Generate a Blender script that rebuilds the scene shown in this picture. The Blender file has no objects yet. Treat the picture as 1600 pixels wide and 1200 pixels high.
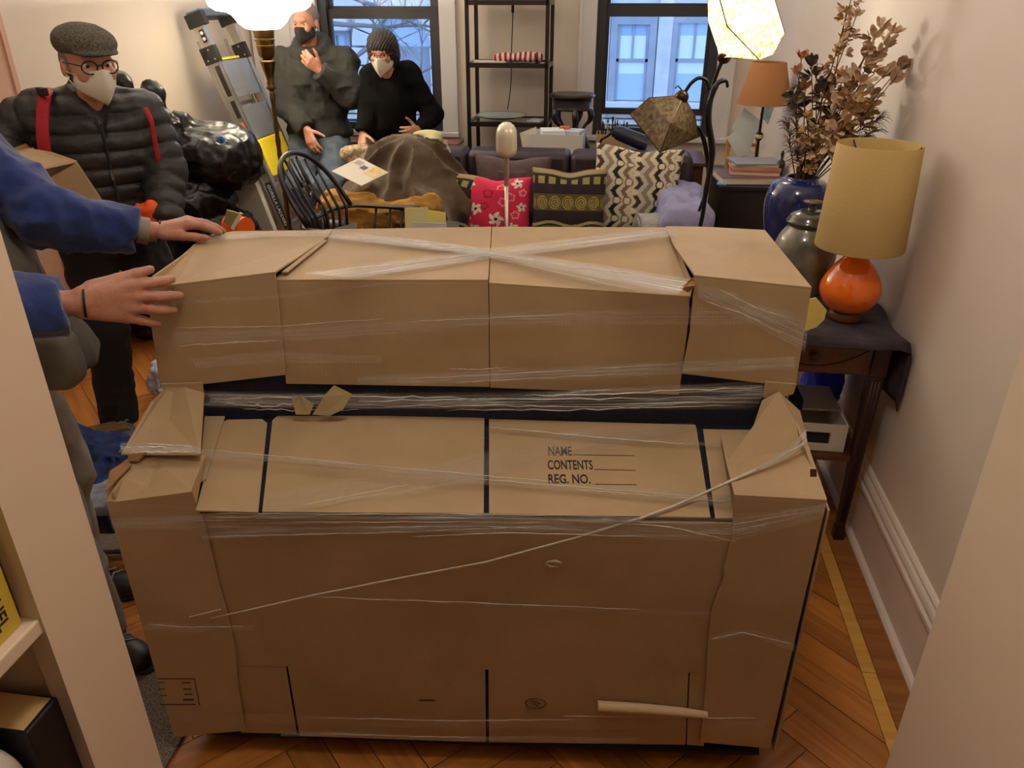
import bpy, bmesh, math, random
import numpy as np
from mathutils import Vector, Matrix

rng = random.Random(7)
scn = bpy.context.scene
COL = scn.collection
R = math.radians

# ------------------------------------------------------------------ camera
CAM_H, PITCH, YAW, FOC = 1.70, math.atan(0.5), R(8.0), 1200.0
cam_d = bpy.data.cameras.new('camera')
cam_d.sensor_width = 36.0
cam_d.lens = 36.0 * FOC / 1600.0
cam_d.clip_start = 0.02
cam = bpy.data.objects.new('camera', cam_d)
COL.objects.link(cam)
cam.location = (0, 0, CAM_H)
cam.rotation_euler = (math.pi / 2 - PITCH, 0, YAW)
scn.camera = cam

# ------------------------------------------------------------------ world, exposure
scn.view_settings.view_transform = 'Standard'
scn.view_settings.look = 'None'
scn.view_settings.gamma = 1.0
scn.view_settings.use_curve_mapping = False
scn.view_settings.exposure = 0.5
world = bpy.data.worlds.new('overcast_sky')
scn.world = world
world.use_nodes = True
wb = world.node_tree.nodes['Background']
wb.inputs['Color'].default_value = (0.46, 0.66, 1.0, 1)
wb.inputs['Strength'].default_value = 2.1
try:
    scn.cycles.use_denoising = True
    scn.cycles.max_bounces = 10
    scn.cycles.diffuse_bounces = 6
    scn.cycles.transparent_max_bounces = 16
    scn.cycles.caustics_reflective = False
    scn.cycles.caustics_refractive = False
    scn.cycles.sample_clamp_indirect = 6.0
except Exception:
    pass

def lamp_light(name, kind, loc, energy, col, size, parent=None):
    d = bpy.data.lights.new(name, kind)
    d.energy = energy
    d.color = col
    if kind == 'AREA':
        d.size = size
    else:
        d.shadow_soft_size = size
    o = bpy.data.objects.new(name, d)
    COL.objects.link(o)
    o.location = loc
    if parent is not None:
        o.parent = parent
        o.location = world_mat(parent).inverted() @ Vector(loc)
    return o

# ------------------------------------------------------------------ geometry of the view: where a line of sight meets a plane of the room
CP, SP, CY, SY = math.cos(PITCH), math.sin(PITCH), math.cos(YAW), math.sin(YAW)
EYE = Vector((0, 0, CAM_H))
def ray(x, y):
    u, v = (x - 800) / FOC, (600 - y) / FOC
    fw, up = CP + v * SP, v * CP - SP
    return Vector((u * CY - fw * SY, u * SY + fw * CY, up))
def at_y(x, y, Y): r = ray(x, y); return EYE + r * (Y / r.y)
def at_x(x, y, X): r = ray(x, y); return EYE + r * (X / r.x)
def at_z(x, y, Z): r = ray(x, y); return EYE + r * ((Z - CAM_H) / r.z)

# ------------------------------------------------------------------ object helpers
def world_mat(o):
    m = o.matrix_basis.copy()
    while o.parent is not None:
        o = o.parent
        m = o.matrix_basis @ m
    return m
def tag(o, label=None, cat=None, group=None, kind=None):
    if label: o['label'] = label
    if cat: o['category'] = cat
    if group: o['group'] = group
    if kind: o['kind'] = kind
    return o
def thing(name, label, cat, loc=(0, 0, 0), rotz=0.0, group=None):
    o = bpy.data.objects.new(name, None)
    o.empty_display_size = 0.1
    COL.objects.link(o)
    o.location = loc
    o.rotation_euler = (0, 0, rotz)
    return tag(o, label, cat, group)
def copy_tree(o, parent=None):
    c = o.copy(); COL.objects.link(c); c.parent = parent
    for ch in [q for q in COL.objects if q.parent == o]:
        copy_tree(ch, c)
    return c

class MB:
    """collects shapes; build() links them as ONE mesh object"""
    def __init__(s): s.v, s.f, s.uv = [], [], None
    def add(s, vs, fs):
        b = len(s.v)
        s.v += [Vector(p) for p in vs]
        s.f += [tuple(i + b for i in f) for f in fs]
        return s
    def box(s, c, d, rot=None):
        c = Vector(c); hx, hy, hz = d[0] / 2, d[1] / 2, d[2] / 2
        vs = [Vector((x, y, z)) for z in (-hz, hz) for y in (-hy, hy) for x in (-hx, hx)]
        if rot is not None: vs = [rot @ p for p in vs]
        return s.add([p + c for p in vs], [(0, 2, 3, 1), (4, 5, 7, 6), (0, 1, 5, 4), (2, 6, 7, 3), (0, 4, 6, 2), (1, 3, 7, 5)])
    def box2(s, lo, hi):
        return s.box([(a + b) / 2 for a, b in zip(lo, hi)], [b - a for a, b in zip(lo, hi)])
    def tube(s, pts, r, n=10, closed=False, flat=1.0, up=None):
        pts = [Vector(p) for p in pts]
        N = len(pts)
        rs = list(r) if hasattr(r, '__len__') else [r] * N
        vs, fs = [], []
        prev = None
        for i, p in enumerate(pts):
            if closed: t = pts[(i + 1) % N] - pts[i - 1]
            else: t = pts[min(i + 1, N - 1)] - pts[max(i - 1, 0)]
            t = t.normalized() if t.length > 1e-9 else Vector((0, 0, 1))
            if prev is None:
                a = Vector(up) if up is not None else (Vector((0, 0, 1)) if abs(t.z) < 0.9 else Vector((1, 0, 0)))
            else: a = prev
            a = (a - t * a.dot(t))
            a = a.normalized() if a.length > 1e-6 else t.orthogonal().normalized()
            prev = a
            b = t.cross(a)
            for k in range(n):
                an = 2 * math.pi * k / n
                vs.append(p + a * (math.cos(an) * rs[i] * flat) + b * (math.sin(an) * rs[i]))
        M = N if closed else N - 1
        for i in range(M):
            j = (i + 1) % N
            for k in range(n):
                l = (k + 1) % n
                fs.append((i * n + k, i * n + l, j * n + l, j * n + k))
        if not closed:
            fs.append(tuple(reversed(range(n))))
            fs.append(tuple((N - 1) * n + k for k in range(n)))
        return s.add(vs, fs)
    def lathe(s, prof, n=24, c=(0, 0, 0), cap=True):
        c = Vector(c); vs, fs = [], []
        for r, z in prof:
            for k in range(n):
                an = 2 * math.pi * k / n
                vs.append(c + Vector((r * math.cos(an), r * math.sin(an), z)))
        for i in range(len(prof) - 1):
            for k in range(n):
                l = (k + 1) % n
                fs.append((i * n + k, i * n + l, (i + 1) * n + l, (i + 1) * n + k))
        if cap:
            if prof[0][0] > 1e-6: fs.append(tuple(reversed(range(n))))
            if prof[-1][0] > 1e-6: fs.append(tuple((len(prof) - 1) * n + k for k in range(n)))
        return s.add(vs, fs)
    def prism(s, pts, ext):
        pts = [Vector(p) for p in pts]; ext = Vector(ext); n = len(pts)
        fs = [tuple(reversed(range(n))), tuple(range(n, 2 * n))]
        for i in range(n):
            j = (i + 1) % n
            fs.append((i, j, j + n, i + n))
        return s.add(pts + [p + ext for p in pts], fs)
    def grid(s, nu, nv, fn, closed_u=False, closed_v=False):
        vs = [fn(i / (nu if closed_u else nu - 1), j / (nv if closed_v else nv - 1)) for j in range(nv) for i in range(nu)]
        fs = []
        for j in range(nv if closed_v else nv - 1):
            for i in range(nu if closed_u else nu - 1):
                a, b = (i + 1) % nu, (j + 1) % nv
                fs.append((j * nu + i, j * nu + a, b * nu + a, b * nu + i))
        return s.add(vs, fs)
    def ball(s, c, r, nu=16, nv=10):
        rx, ry, rz = (r, r, r) if not hasattr(r, '__len__') else r
        c = Vector(c)
        vs = [c + Vector((0, 0, -rz))]
        for j in range(1, nv):
            ph = -math.pi / 2 + math.pi * j / nv
            for i in range(nu):
                an = 2 * math.pi * i / nu
                vs.append(c + Vector((rx * math.cos(ph) * math.cos(an), ry * math.cos(ph) * math.sin(an), rz * math.sin(ph))))
        vs.append(c + Vector((0, 0, rz)))
        fs = []
        for i in range(nu):
            l = (i + 1) % nu
            fs.append((0, 1 + l, 1 + i))
            for j in range(nv - 2):
                a = 1 + j * nu
                fs.append((a + i, a + l, a + nu + l, a + nu + i))
            a = 1 + (nv - 2) * nu
            fs.append((a + i, a + l, len(vs) - 1))
        return s.add(vs, fs)
    def build(s, name, m, parent=None, smooth=False, bevel=0.0, world=False, solid=0.0, sub=0, fix=True):
        vs = s.v
        if world and parent is not None:
            inv = world_mat(parent).inverted()
            vs = [inv @ p for p in vs]
        me = bpy.data.meshes.new(name)
        me.from_pydata([tuple(p) for p in vs], [], s.f)
        if fix:
            bm = bmesh.new(); bm.from_mesh(me)
            bmesh.ops.recalc_face_normals(bm, faces=bm.faces)
            bm.to_mesh(me); bm.free()
        if s.uv is not None:
            lay = me.uv_layers.new(name='UVMap')
            for li, l in enumerate(me.loops):
                lay.data[li].uv = s.uv[l.vertex_index]
        return finish(name, me, m, parent, smooth, bevel, solid, sub)

def finish(name, me, m, parent=None, smooth=False, bevel=0.0, solid=0.0, sub=0):
    o = bpy.data.objects.new(name, me)
    COL.objects.link(o)
    if m is not None: me.materials.append(m)
    if smooth:
        me.polygons.foreach_set('use_smooth', [True] * len(me.polygons))
        if smooth == 'auto':
            try: me.set_sharp_from_angle(angle=R(38))
            except Exception: pass
    if parent is not None: o.parent = parent
    if solid:
        md = o.modifiers.new('solid', 'SOLIDIFY'); md.thickness = solid; md.offset = 0
    if sub:
        md = o.modifiers.new('sub', 'SUBSURF'); md.levels = sub; md.render_levels = sub
    if bevel:
        md = o.modifiers.new('bevel', 'BEVEL'); md.width = bevel; md.segments = 2; md.limit_method = 'ANGLE'
    return o

def text_mesh(name, body, size, m, parent, mat4, ext=0.0004, width=None, bold=0.0):
    """lettering as real (thin) geometry; mat4 puts it in the parent's frame"""
    cu = bpy.data.curves.new(name, 'FONT')
    cu.body = body; cu.size = size; cu.extrude = ext; cu.offset = bold
    cu.resolution_u = 3
    to = bpy.data.objects.new(name, cu)
    COL.objects.link(to)
    dg = bpy.context.evaluated_depsgraph_get()
    me = bpy.data.meshes.new_from_object(to.evaluated_get(dg))
    bpy.data.objects.remove(to)
    if width:
        xs = [v.co.x for v in me.vertices]
        k = width / max(1e-6, (max(xs) - min(xs))); x0 = min(xs)
        for v in me.vertices: v.co.x = (v.co.x - x0) * k
    me.transform(mat4)
    return finish(name, me, m, parent)

# ------------------------------------------------------------------ signed distance modelling for soft and living shapes
def smin(a, b, k):
    h = np.clip(0.5 + 0.5 * (b - a) / k, 0, 1)
    return b * (1 - h) + a * h - k * h * (1 - h)
def smax(a, b, k): return -smin(-a, -b, k)
def rc(a, b, ra, rb, quilt=None):
    a = np.array(a, np.float32); b = np.array(b, np.float32); ab = b - a; L2 = float(ab @ ab) + 1e-12; L = math.sqrt(L2)
    def f(P):
        t = np.clip(((P - a) @ ab) / L2, 0, 1)
        d = np.linalg.norm(P - (a + t[:, None] * ab), axis=1)
        r = ra + (rb - ra) * t
        if quilt: r = r + quilt[1] * (np.abs(np.sin(math.pi * t * L / quilt[0])) ** 0.6 - 0.6)
        return d - r
    f.lo = np.minimum(a - ra, b - rb); f.hi = np.maximum(a + ra, b + rb)
    return f
def ell(c, r, rot=None):
    c = np.array(c, np.float32); r = np.array(r, np.float32)
    Rm = None if rot is None else np.array(rot, np.float32)
    def f(P):
        q = P - c
        if Rm is not None: q = q @ Rm
        k0 = np.linalg.norm(q / r, axis=1); k1 = np.linalg.norm(q / (r * r), axis=1) + 1e-9
        return k0 * (k0 - 1) / k1
    m = r.max() if Rm is not None else r
    f.lo = c - m; f.hi = c + m
    return f
def rbox(c, h, rad, rot=None):
    c = np.array(c, np.float32); h = np.array(h, np.float32)
    Rm = None if rot is None else np.array(rot, np.float32)
    def f(P):
        q = P - c
        if Rm is not None: q = q @ Rm
        d = np.abs(q) - (h - rad)
        return np.linalg.norm(np.maximum(d, 0), axis=1) + np.minimum(d.max(axis=1), 0) - rad
    m = float(np.linalg.norm(h)) if Rm is not None else h
    f.lo = c - m; f.hi = c + m
    return f
def uni(prims, k):
    def f(P):
        d = prims[0](P)
        for q in prims[1:]: d = smin(d, q(P), k)
        return d
    f.lo = np.min([q.lo for q in prims], axis=0); f.hi = np.max([q.hi for q in prims], axis=0)
    return f
def sub(a, b, k=0.004):
    def f(P): return smax(a(P), -b(P), k)
    f.lo, f.hi = a.lo, a.hi
    return f
def isect(a, b, k=0.004):
    def f(P): return smax(a(P), b(P), k)
    f.lo, f.hi = np.maximum(a.lo, b.lo), np.minimum(a.hi, b.hi)
    return f
def half(p, n):
    p = np.array(p, np.float32); n = np.array(n, np.float32); n = n / np.linalg.norm(n)
    def f(P): return (P - p) @ n
    f.lo = np.full(3, -1e3); f.hi = np.full(3, 1e3)
    return f
def vnoise(P, seed=0):
    Pf = np.floor(P); I = Pf.astype(np.int64); F = P - Pf; F = F * F * (3 - 2 * F)
    def hsh(dx, dy, dz):
        n = (I[:, 0] + dx) * 374761393 + (I[:, 1] + dy) * 668265263 + (I[:, 2] + dz) * 1274126177 + seed * 974711
        n = (n ^ (n >> 13)) * 1103515245
        n = n ^ (n >> 16)
        return (n & 0xffff).astype(np.float32) / 32767.5 - 1
    out = 0
    for dx in (0, 1):
        wx = F[:, 0] if dx else 1 - F[:, 0]
        for dy in (0, 1):
            wy = F[:, 1] if dy else 1 - F[:, 1]
            for dz in (0, 1):
                wz = F[:, 2] if dz else 1 - F[:, 2]
                out = out + hsh(dx, dy, dz) * wx * wy * wz
    return out
def rough_up(a, amp, scale, seed=0, ridge=False, octaves=2, stretch=(1, 1, 1)):
    st = np.array(stretch, np.float32)
    def f(P):
        d = a(P); n = 0; am = 1.0; sc = scale
        for o in range(octaves):
            q = vnoise(P * st * sc + 17.3 * o, seed + o)
            n = n + am * ((1 - 2 * np.abs(q)) if ridge else q)
            am *= 0.5; sc *= 2.1
        return d - amp * n
    f.lo, f.hi = a.lo - amp, a.hi + amp
    return f
CE = np.array([[0, 0, 0], [1, 0, 0], [0, 1, 0], [1, 1, 0], [0, 0, 1], [1, 0, 1], [0, 1, 1], [1, 1, 1]])
EDG = [(0, 1), (2, 3), (4, 5), (6, 7), (0, 2), (1, 3), (4, 6), (5, 7), (0, 4), (1, 5), (2, 6), (3, 7)]
def mesh_sdf(f, h, pad=0.012, B=4, slack=1.6):
    lo = np.array(f.lo, np.float64) - pad - 2 * h; hi = np.array(f.hi, np.float64) + pad + 2 * h
    nb = np.ceil((hi - lo) / (h * B)).astype(int) + 1
    n = nb * B
    g = np.stack(np.meshgrid(*[np.arange(k) for k in nb], indexing='ij'), -1).reshape(-1, 3)
    cen = lo + (g * B + (B - 1) / 2) * h
    dc = f(cen.astype(np.float32))
    V = np.repeat(np.repeat(np.repeat(dc.reshape(nb), B, 0), B, 1), B, 2).astype(np.float32)
    keep = np.abs(dc) < B * h * 0.87 * slack + pad * 0.5
    kb = g[keep]
    off = np.stack(np.meshgrid(*[np.arange(B)] * 3, indexing='ij'), -1).reshape(-1, 3)
    for s in range(0, len(kb), 6000):
        idx = (kb[s:s + 6000, None, :] * B + off[None]).reshape(-1, 3)
        V[idx[:, 0], idx[:, 1], idx[:, 2]] = f((lo + idx * h).astype(np.float32))
    ins = V < 0
    cnt = np.zeros(n - 1, np.int8)
    for c in CE: cnt += ins[c[0]:n[0] - 1 + c[0], c[1]:n[1] - 1 + c[1], c[2]:n[2] - 1 + c[2]]
    act = np.argwhere((cnt > 0) & (cnt < 8))
    vid = np.full(n - 1, -1, np.int32); vid[act[:, 0], act[:, 1], act[:, 2]] = np.arange(len(act))
    cv = np.stack([V[act[:, 0] + c[0], act[:, 1] + c[1], act[:, 2] + c[2]] for c in CE], 1)
    acc = np.zeros((len(act), 3)); wt = np.zeros(len(act))
    for a, b in EDG:
        x = (cv[:, a] < 0) != (cv[:, b] < 0)
        t = cv[x, a] / (cv[x, a] - cv[x, b])
        acc[x] += CE[a] + t[:, None] * (CE[b] - CE[a]); wt[x] += 1
    vs = lo + (act + acc / wt[:, None]) * h
    qs = []
    for ax in range(3):
        u, w = (ax + 1) % 3, (ax + 2) % 3
        sl0 = [slice(1, k - 1) for k in n]; sl1 = list(sl0)
        sl0[ax] = slice(0, n[ax] - 1); sl1[ax] = slice(1, n[ax])
        A, Bm = ins[tuple(sl0)], ins[tuple(sl1)]
        e = np.argwhere(A != Bm)
        if not len(e): continue
        flip = A[e[:, 0], e[:, 1], e[:, 2]]
        base = e + 1; base[:, ax] -= 1
        def cell(du, dw):
            q = base.copy(); q[:, u] += du; q[:, w] += dw
            return vid[q[:, 0], q[:, 1], q[:, 2]]
        q = np.stack([cell(-1, -1), cell(0, -1), cell(0, 0), cell(-1, 0)], 1)
        q[~flip] = q[~flip][:, ::-1]
        qs.append(q)
    return vs, np.concatenate(qs)
def build_sdf(name, f, h, m, parent=None, world=True, smooth=True, relax=1, **kw):
    vs, qs = mesh_sdf(f, h, **kw)
    ok = (qs >= 0).all(1); qs = qs[ok]
    for _ in range(relax):
        acc = np.zeros_like(vs); w = np.zeros(len(vs))
        for a, b in ((0, 1), (1, 2), (2, 3), (3, 0)):
            np.add.at(acc, qs[:, a], vs[qs[:, b]]); np.add.at(w, qs[:, a], 1)
        g = w > 0
        vs[g] = vs[g] * 0.5 + 0.5 * acc[g] / w[g][:, None]
    if world and parent is not None:
        inv = np.array(world_mat(parent).inverted())
        vs = vs @ inv[:3, :3].T + inv[:3, 3]
    me = bpy.data.meshes.new(name)
    me.vertices.add(len(vs)); me.vertices.foreach_set('co', vs.astype(np.float32).ravel())
    me.loops.add(len(qs) * 4); me.loops.foreach_set('vertex_index', qs.astype(np.int32).ravel())
    me.polygons.add(len(qs)); me.polygons.foreach_set('loop_start', np.arange(0, len(qs) * 4, 4, dtype=np.int32))
    try: me.polygons.foreach_set('loop_total', np.full(len(qs), 4, dtype=np.int32))
    except Exception: pass
    me.update(calc_edges=True); me.validate()
    return finish(name, me, m, parent, smooth)

# ------------------------------------------------------------------ materials
def lin(c):
    out = []
    for x in c[:3]:
        x = x / 255.0
        out.append(x / 12.92 if x <= 0.04045 else ((x + 0.055) / 1.055) ** 2.4)
    return (*out, 1.0)
MATS = {}
def mat(name, col, rough=0.6, metal=0.0, var=None, bump=None, emit=None, spec=0.5, col2=None, stretch=(1, 1, 1), sheen=0.0, coat=0.0, coords='Object'):
    """var = (noise scale, how much col2 shows); bump = (scale, strength)"""
    if name in MATS: return MATS[name]
    m = bpy.data.materials.new(name); m.use_nodes = True
    nt = m.node_tree; b = nt.nodes['Principled BSDF']
    b.inputs['Base Color'].default_value = lin(col)
    b.inputs['Roughness'].default_value = rough
    b.inputs['Metallic'].default_value = metal
    b.inputs['Specular IOR Level'].default_value = spec
    if sheen: b.inputs['Sheen Weight'].default_value = sheen
    if coat: b.inputs['Coat Weight'].default_value = coat
    if var or bump:
        tc = nt.nodes.new('ShaderNodeTexCoord'); mp = nt.nodes.new('ShaderNodeMapping')
        mp.inputs['Scale'].default_value = stretch
        nt.links.new(tc.outputs[coords], mp.inputs['Vector'])
    if var:
        n = nt.nodes.new('ShaderNodeTexNoise'); n.inputs['Scale'].default_value = var[0]; n.inputs['Detail'].default_value = 5
        nt.links.new(mp.outputs['Vector'], n.inputs['Vector'])
        rp = nt.nodes.new('ShaderNodeValToRGB')
        c1 = lin(col); c2 = lin(col2) if col2 else tuple(x * (1 - var[1]) for x in c1[:3]) + (1,)
        rp.color_ramp.elements[0].position = 0.32; rp.color_ramp.elements[1].position = 0.68
        rp.color_ramp.elements[0].color = c2; rp.color_ramp.elements[1].color = c1
        nt.links.new(n.outputs['Fac'], rp.inputs['Fac'])
        nt.links.new(rp.outputs['Color'], b.inputs['Base Color'])
    if bump:
        n2 = nt.nodes.new('ShaderNodeTexNoise'); n2.inputs['Scale'].default_value = bump[0]; n2.inputs['Detail'].default_value = 4
        nt.links.new(mp.outputs['Vector'], n2.inputs['Vector'])
        bp = nt.nodes.new('ShaderNodeBump'); bp.inputs['Strength'].default_value = bump[1]; bp.inputs['Distance'].default_value = 0.01
        nt.links.new(n2.outputs['Fac'], bp.inputs['Height']); nt.links.new(bp.outputs['Normal'], b.inputs['Normal'])
    if emit:
        b.inputs['Emission Color'].default_value = lin(emit[0]); b.inputs['Emission Strength'].default_value = emit[1]
    MATS[name] = m
    return m
# ------------------------------------------------------------------ the room
XL, XR, YB, ZC = -2.82, 0.91, 6.0, 3.15
M_wall = mat('wall_paint_pinkish_cream', (224, 212, 198), 0.65, var=(2.2, 0.05), bump=(30, 0.05))
M_trim = mat('trim_paint_white', (222, 208, 198), 0.45, bump=(25, 0.04))
M_ceil = mat('ceiling_paint', (238, 230, 220), 0.8)
M_case = mat('casing_paint_cool_white', (214, 212, 212), 0.5)
M_gap = mat('floor_gap_dark', (58, 32, 14), 0.7)

def struct(name, mb, m, **kw):
    o = mb.build(name, m, **kw)
    return tag(o, kind='structure')

floor = struct('floor', MB().box2((XL - 0.3, -5.8, -0.06), (1.3, YB + 0.2, -0.004)), M_gap)
tag(floor, label='brown herringbone wood floor with pale inlay strip')

def wood_mat(name, c1, c2, rough=0.32):
    m = bpy.data.materials.new(name); m.use_nodes = True
    nt = m.node_tree; b = nt.nodes['Principled BSDF']; b.inputs['Roughness'].default_value = rough
    tc = nt.nodes.new('ShaderNodeTexCoord'); mp = nt.nodes.new('ShaderNodeMapping'); mp.inputs['Scale'].default_value = (2.5, 34, 34)
    oi = nt.nodes.new('ShaderNodeObjectInfo'); ad = nt.nodes.new('ShaderNodeVectorMath'); ad.operation = 'ADD'
    ml = nt.nodes.new('ShaderNodeMath'); ml.operation = 'MULTIPLY'; ml.inputs[1].default_value = 40
    nt.links.new(oi.outputs['Random'], ml.inputs[0])
    nt.links.new(tc.outputs['Object'], ad.inputs[0]); nt.links.new(ml.outputs[0], ad.inputs[1]); nt.links.new(ad.outputs[0], mp.inputs['Vector'])
    n = nt.nodes.new('ShaderNodeTexNoise'); n.inputs['Scale'].default_value = 1.0; n.inputs['Detail'].default_value = 6; n.inputs['Distortion'].default_value = 0.6
    nt.links.new(mp.outputs[0], n.inputs['Vector'])
    rp = nt.nodes.new('ShaderNodeValToRGB')
    rp.color_ramp.elements[0].position = 0.3; rp.color_ramp.elements[1].position = 0.72
    rp.color_ramp.elements[0].color = lin(c2); rp.color_ramp.elements[1].color = lin(c1)
    nt.links.new(n.outputs['Fac'], rp.inputs['Fac'])
    hs = nt.nodes.new('ShaderNodeHueSaturation')
    mr = nt.nodes.new('ShaderNodeMapRange'); mr.inputs['To Min'].default_value = 0.78; mr.inputs['To Max'].default_value = 1.18
    nt.links.new(oi.outputs['Random'], mr.inputs['Value']); nt.links.new(mr.outputs[0], hs.inputs['Value'])
    nt.links.new(rp.outputs['Color'], hs.inputs['Color']); nt.links.new(hs.outputs['Color'], b.inputs['Base Color'])
    MATS[name] = m
    return m
M_oak = wood_mat('oak_floor_plank', (196, 132, 62), (158, 96, 40))
M_oakd = wood_mat('oak_border_board', (158, 104, 50), (124, 76, 34))
M_inlay = wood_mat('pale_inlay_strip', (226, 178, 92), (206, 154, 70))

def clip_poly(poly, a, b, c):           # keep a*x + b*y <= c
    out = []
    for i in range(len(poly)):
        p, q = poly[i - 1], poly[i]
        dp, dq = a * p[0] + b * p[1] - c, a * q[0] + b * q[1] - c
        if (dp <= 0) != (dq <= 0):
            t = dp / (dp - dq); out.append((p[0] + t * (q[0] - p[0]), p[1] + t * (q[1] - p[1])))
        if dq <= 0: out.append(q)
    return out
def area(poly): return 0.5 * abs(sum(poly[i - 1][0] * poly[i][1] - poly[i][0] * poly[i - 1][1] for i in range(len(poly))))
PW, PN = 0.088, 5
planks = []
g = 0.0012
c45 = math.sqrt(0.5)
for s_ in range(-14, 15):
    for k in range(-90, 91):
        for kind in (0, 1):
            if kind == 0: x0, y0, x1, y1 = k + s_ * PN, k - s_ * PN, k + s_ * PN + PN, k - s_ * PN + 1
            else: x0, y0, x1, y1 = k + s_ * PN, k + 1 - s_ * PN, k + 1 + s_ * PN, k + 1 + PN - s_ * PN
            x0, x1, y0, y1 = x0 * PW + g, x1 * PW - g, y0 * PW + g, y1 * PW - g
            poly = [((x - y) * c45 - 1.0, (x + y) * c45 + 2.6) for x, y in ((x0, y0), (x1, y0), (x1, y1), (x0, y1))]
            cx = sum(p[0] for p in poly) / 4; cy = sum(p[1] for p in poly) / 4
            if not (XL - 0.4 < cx < 1.2 and -0.2 < cy < YB + 0.3): continue
            for a, b, c in ((1, 0, 0.758), (-1, 0, -XL - 0.002), (0, 1, YB - 0.002), (0, -1, -0.2)):
                if poly: poly = clip_poly(poly, a, b, c)
            if len(poly) < 3 or area(poly) < 0.0012: continue
            cx = sum(p[0] for p in poly) / len(poly); cy = sum(p[1] for p in poly) / len(poly)
            planks.append((cx, cy, kind, poly))
def plank_seen(cx, cy):
    if cy < 0.95 or cy > 4.6: return False
    if cx > 0.28 and cy < 2.9: return True
    if cx < -1.0 and cx > XL and cy < 4.2 and cx > -0.95 * cy - 0.6: return True
    return -1.05 < cx < 0.5 and cy < 1.5
rest = MB()
n_pl = 0
for cx, cy, kind, poly in sorted(planks, key=lambda p: p[0] ** 2 + p[1] ** 2):
    dz = rng.uniform(-0.0012, 0.0004)
    if plank_seen(cx, cy) and n_pl < 300:
        n_pl += 1
        an = math.pi / 4 if kind == 0 else -math.pi / 4
        ca, sa = math.cos(-an), math.sin(-an)
        loc = [((p[0] - cx) * ca - (p[1] - cy) * sa, (p[0] - cx) * sa + (p[1] - cy) * ca) for p in poly]
        o = MB().prism([(x, y, -0.012) for x, y in loc], (0, 0, 0.012)).build('plank', M_oak, floor)
        o.location = (cx, cy, dz); o.rotation_euler = (0, 0, an)
    else:
        rest.prism([(x, y, -0.012 + dz) for x, y in poly], (0, 0, 0.012))
tag(rest.build('far_planks', M_oak, floor), kind='stuff')
for y0, y1 in ((-0.2, 1.28), (1.283, 3.1), (3.103, YB)):
    MB().box2((0.801, y0, -0.012), (XR, y1, 0.0)).build('border_board', M_oakd, floor).rotation_euler = (0, 0, 0)
for y0, y1 in ((-0.2, 1.7), (1.702, 3.4), (3.402, YB)):
    MB().box2((0.76, y0, -0.012), (0.799, y1, 0.0004)).build('inlay_strip', M_inlay, floor)

# walls
struct('wall_right', MB().box2((XR, 0.9, 0), (XR + 0.15, YB + 0.2, ZC)), M_wall)
struct('wall_left', MB().box2((XL - 0.15, 0.7, 0), (XL, YB + 0.2, ZC)), M_wall)
struct('ceiling', MB().box2((XL - 0.3, -5.8, ZC), (1.3, YB + 0.2, ZC + 0.1)), M_ceil)
W1, W2, WZ0, WZ1 = (-2.30, -1.36), (-0.25, 0.63), 0.80, 2.75
wb_ = MB()
for x0, x1, z0, z1 in ((XL, W1[0], 0, ZC), (W1[1], W2[0], 0, ZC), (W2[1], XR + 0.02, 0, ZC), (*W1, 0, WZ0), (*W1, WZ1, ZC), (*W2, 0, WZ0), (*W2, WZ1, ZC)):
    wb_.box2((x0, YB, z0), (x1, YB + 0.2, z1))
struct('wall_back', wb_, M_wall)
# pier on the right: side wall of the opening the photo is taken through
struct('wall_pier', MB().box2((0.52, -5.6, 0), (1.1, 0.98, ZC)), mat('pier_paint', (230, 212, 188), 0.6, bump=(25, 0.04)))
struct('wall_behind', MB().box2((-3.0, -5.7, 0), (1.2, -5.58, ZC)), mat('far_room_wall', (150, 120, 96), 0.7))
struct('wall_partition', MB().box2((XL - 0.1, 0.66, 0), (-1.16, 0.83, ZC)), M_wall)
# baseboard along the right wall
bb = MB()
prof = [(0, 0), (-0.022, 0), (-0.022, 0.185), (-0.026, 0.19), (-0.030, 0.20), (-0.030, 0.212), (-0.024, 0.22), (-0.024, 0.232), (-0.020, 0.242), (-0.014, 0.25), (-0.014, 0.258), (-0.008, 0.266), (0, 0.268)]
bb.prism([(XR + 0.001 + a, 0.981, z) for a, z in prof], (0, YB - 0.99, 0))
base_r = struct('baseboard_right', bb, M_trim)
MB().prism([(XR - 0.021 + a, 0.982, z) for a, z in ((0, 0.0005), (-0.018, 0.0005), (-0.018, 0.006), (-0.012, 0.015), (0, 0.02))], (0, YB - 1.0, 0)).build('shoe_moulding', M_trim, base_r)
struct('baseboard_left', MB().box2((XL, 0.84, 0.0005), (XL + 0.02, 2.9, 0.26)), M_trim)
# door casing on the left wall
dc = MB()
for y0, y1, d in ((3.24, 3.30, 0.045), (3.30, 3.41, 0.03), (3.41, 3.44, 0.04)):
    dc.box2((XL, y0, 0), (XL + d, y1, 2.5))
tr = struct('trim_1', dc, mat('casing_paint_rose', (206, 164, 142), 0.5))
struct('door_1', MB().box2((XL - 0.02, 2.45, 0.0), (XL + 0.012, 3.24, 2.5)), mat('door_rose_brown', (170, 120, 96), 0.5))

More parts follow.
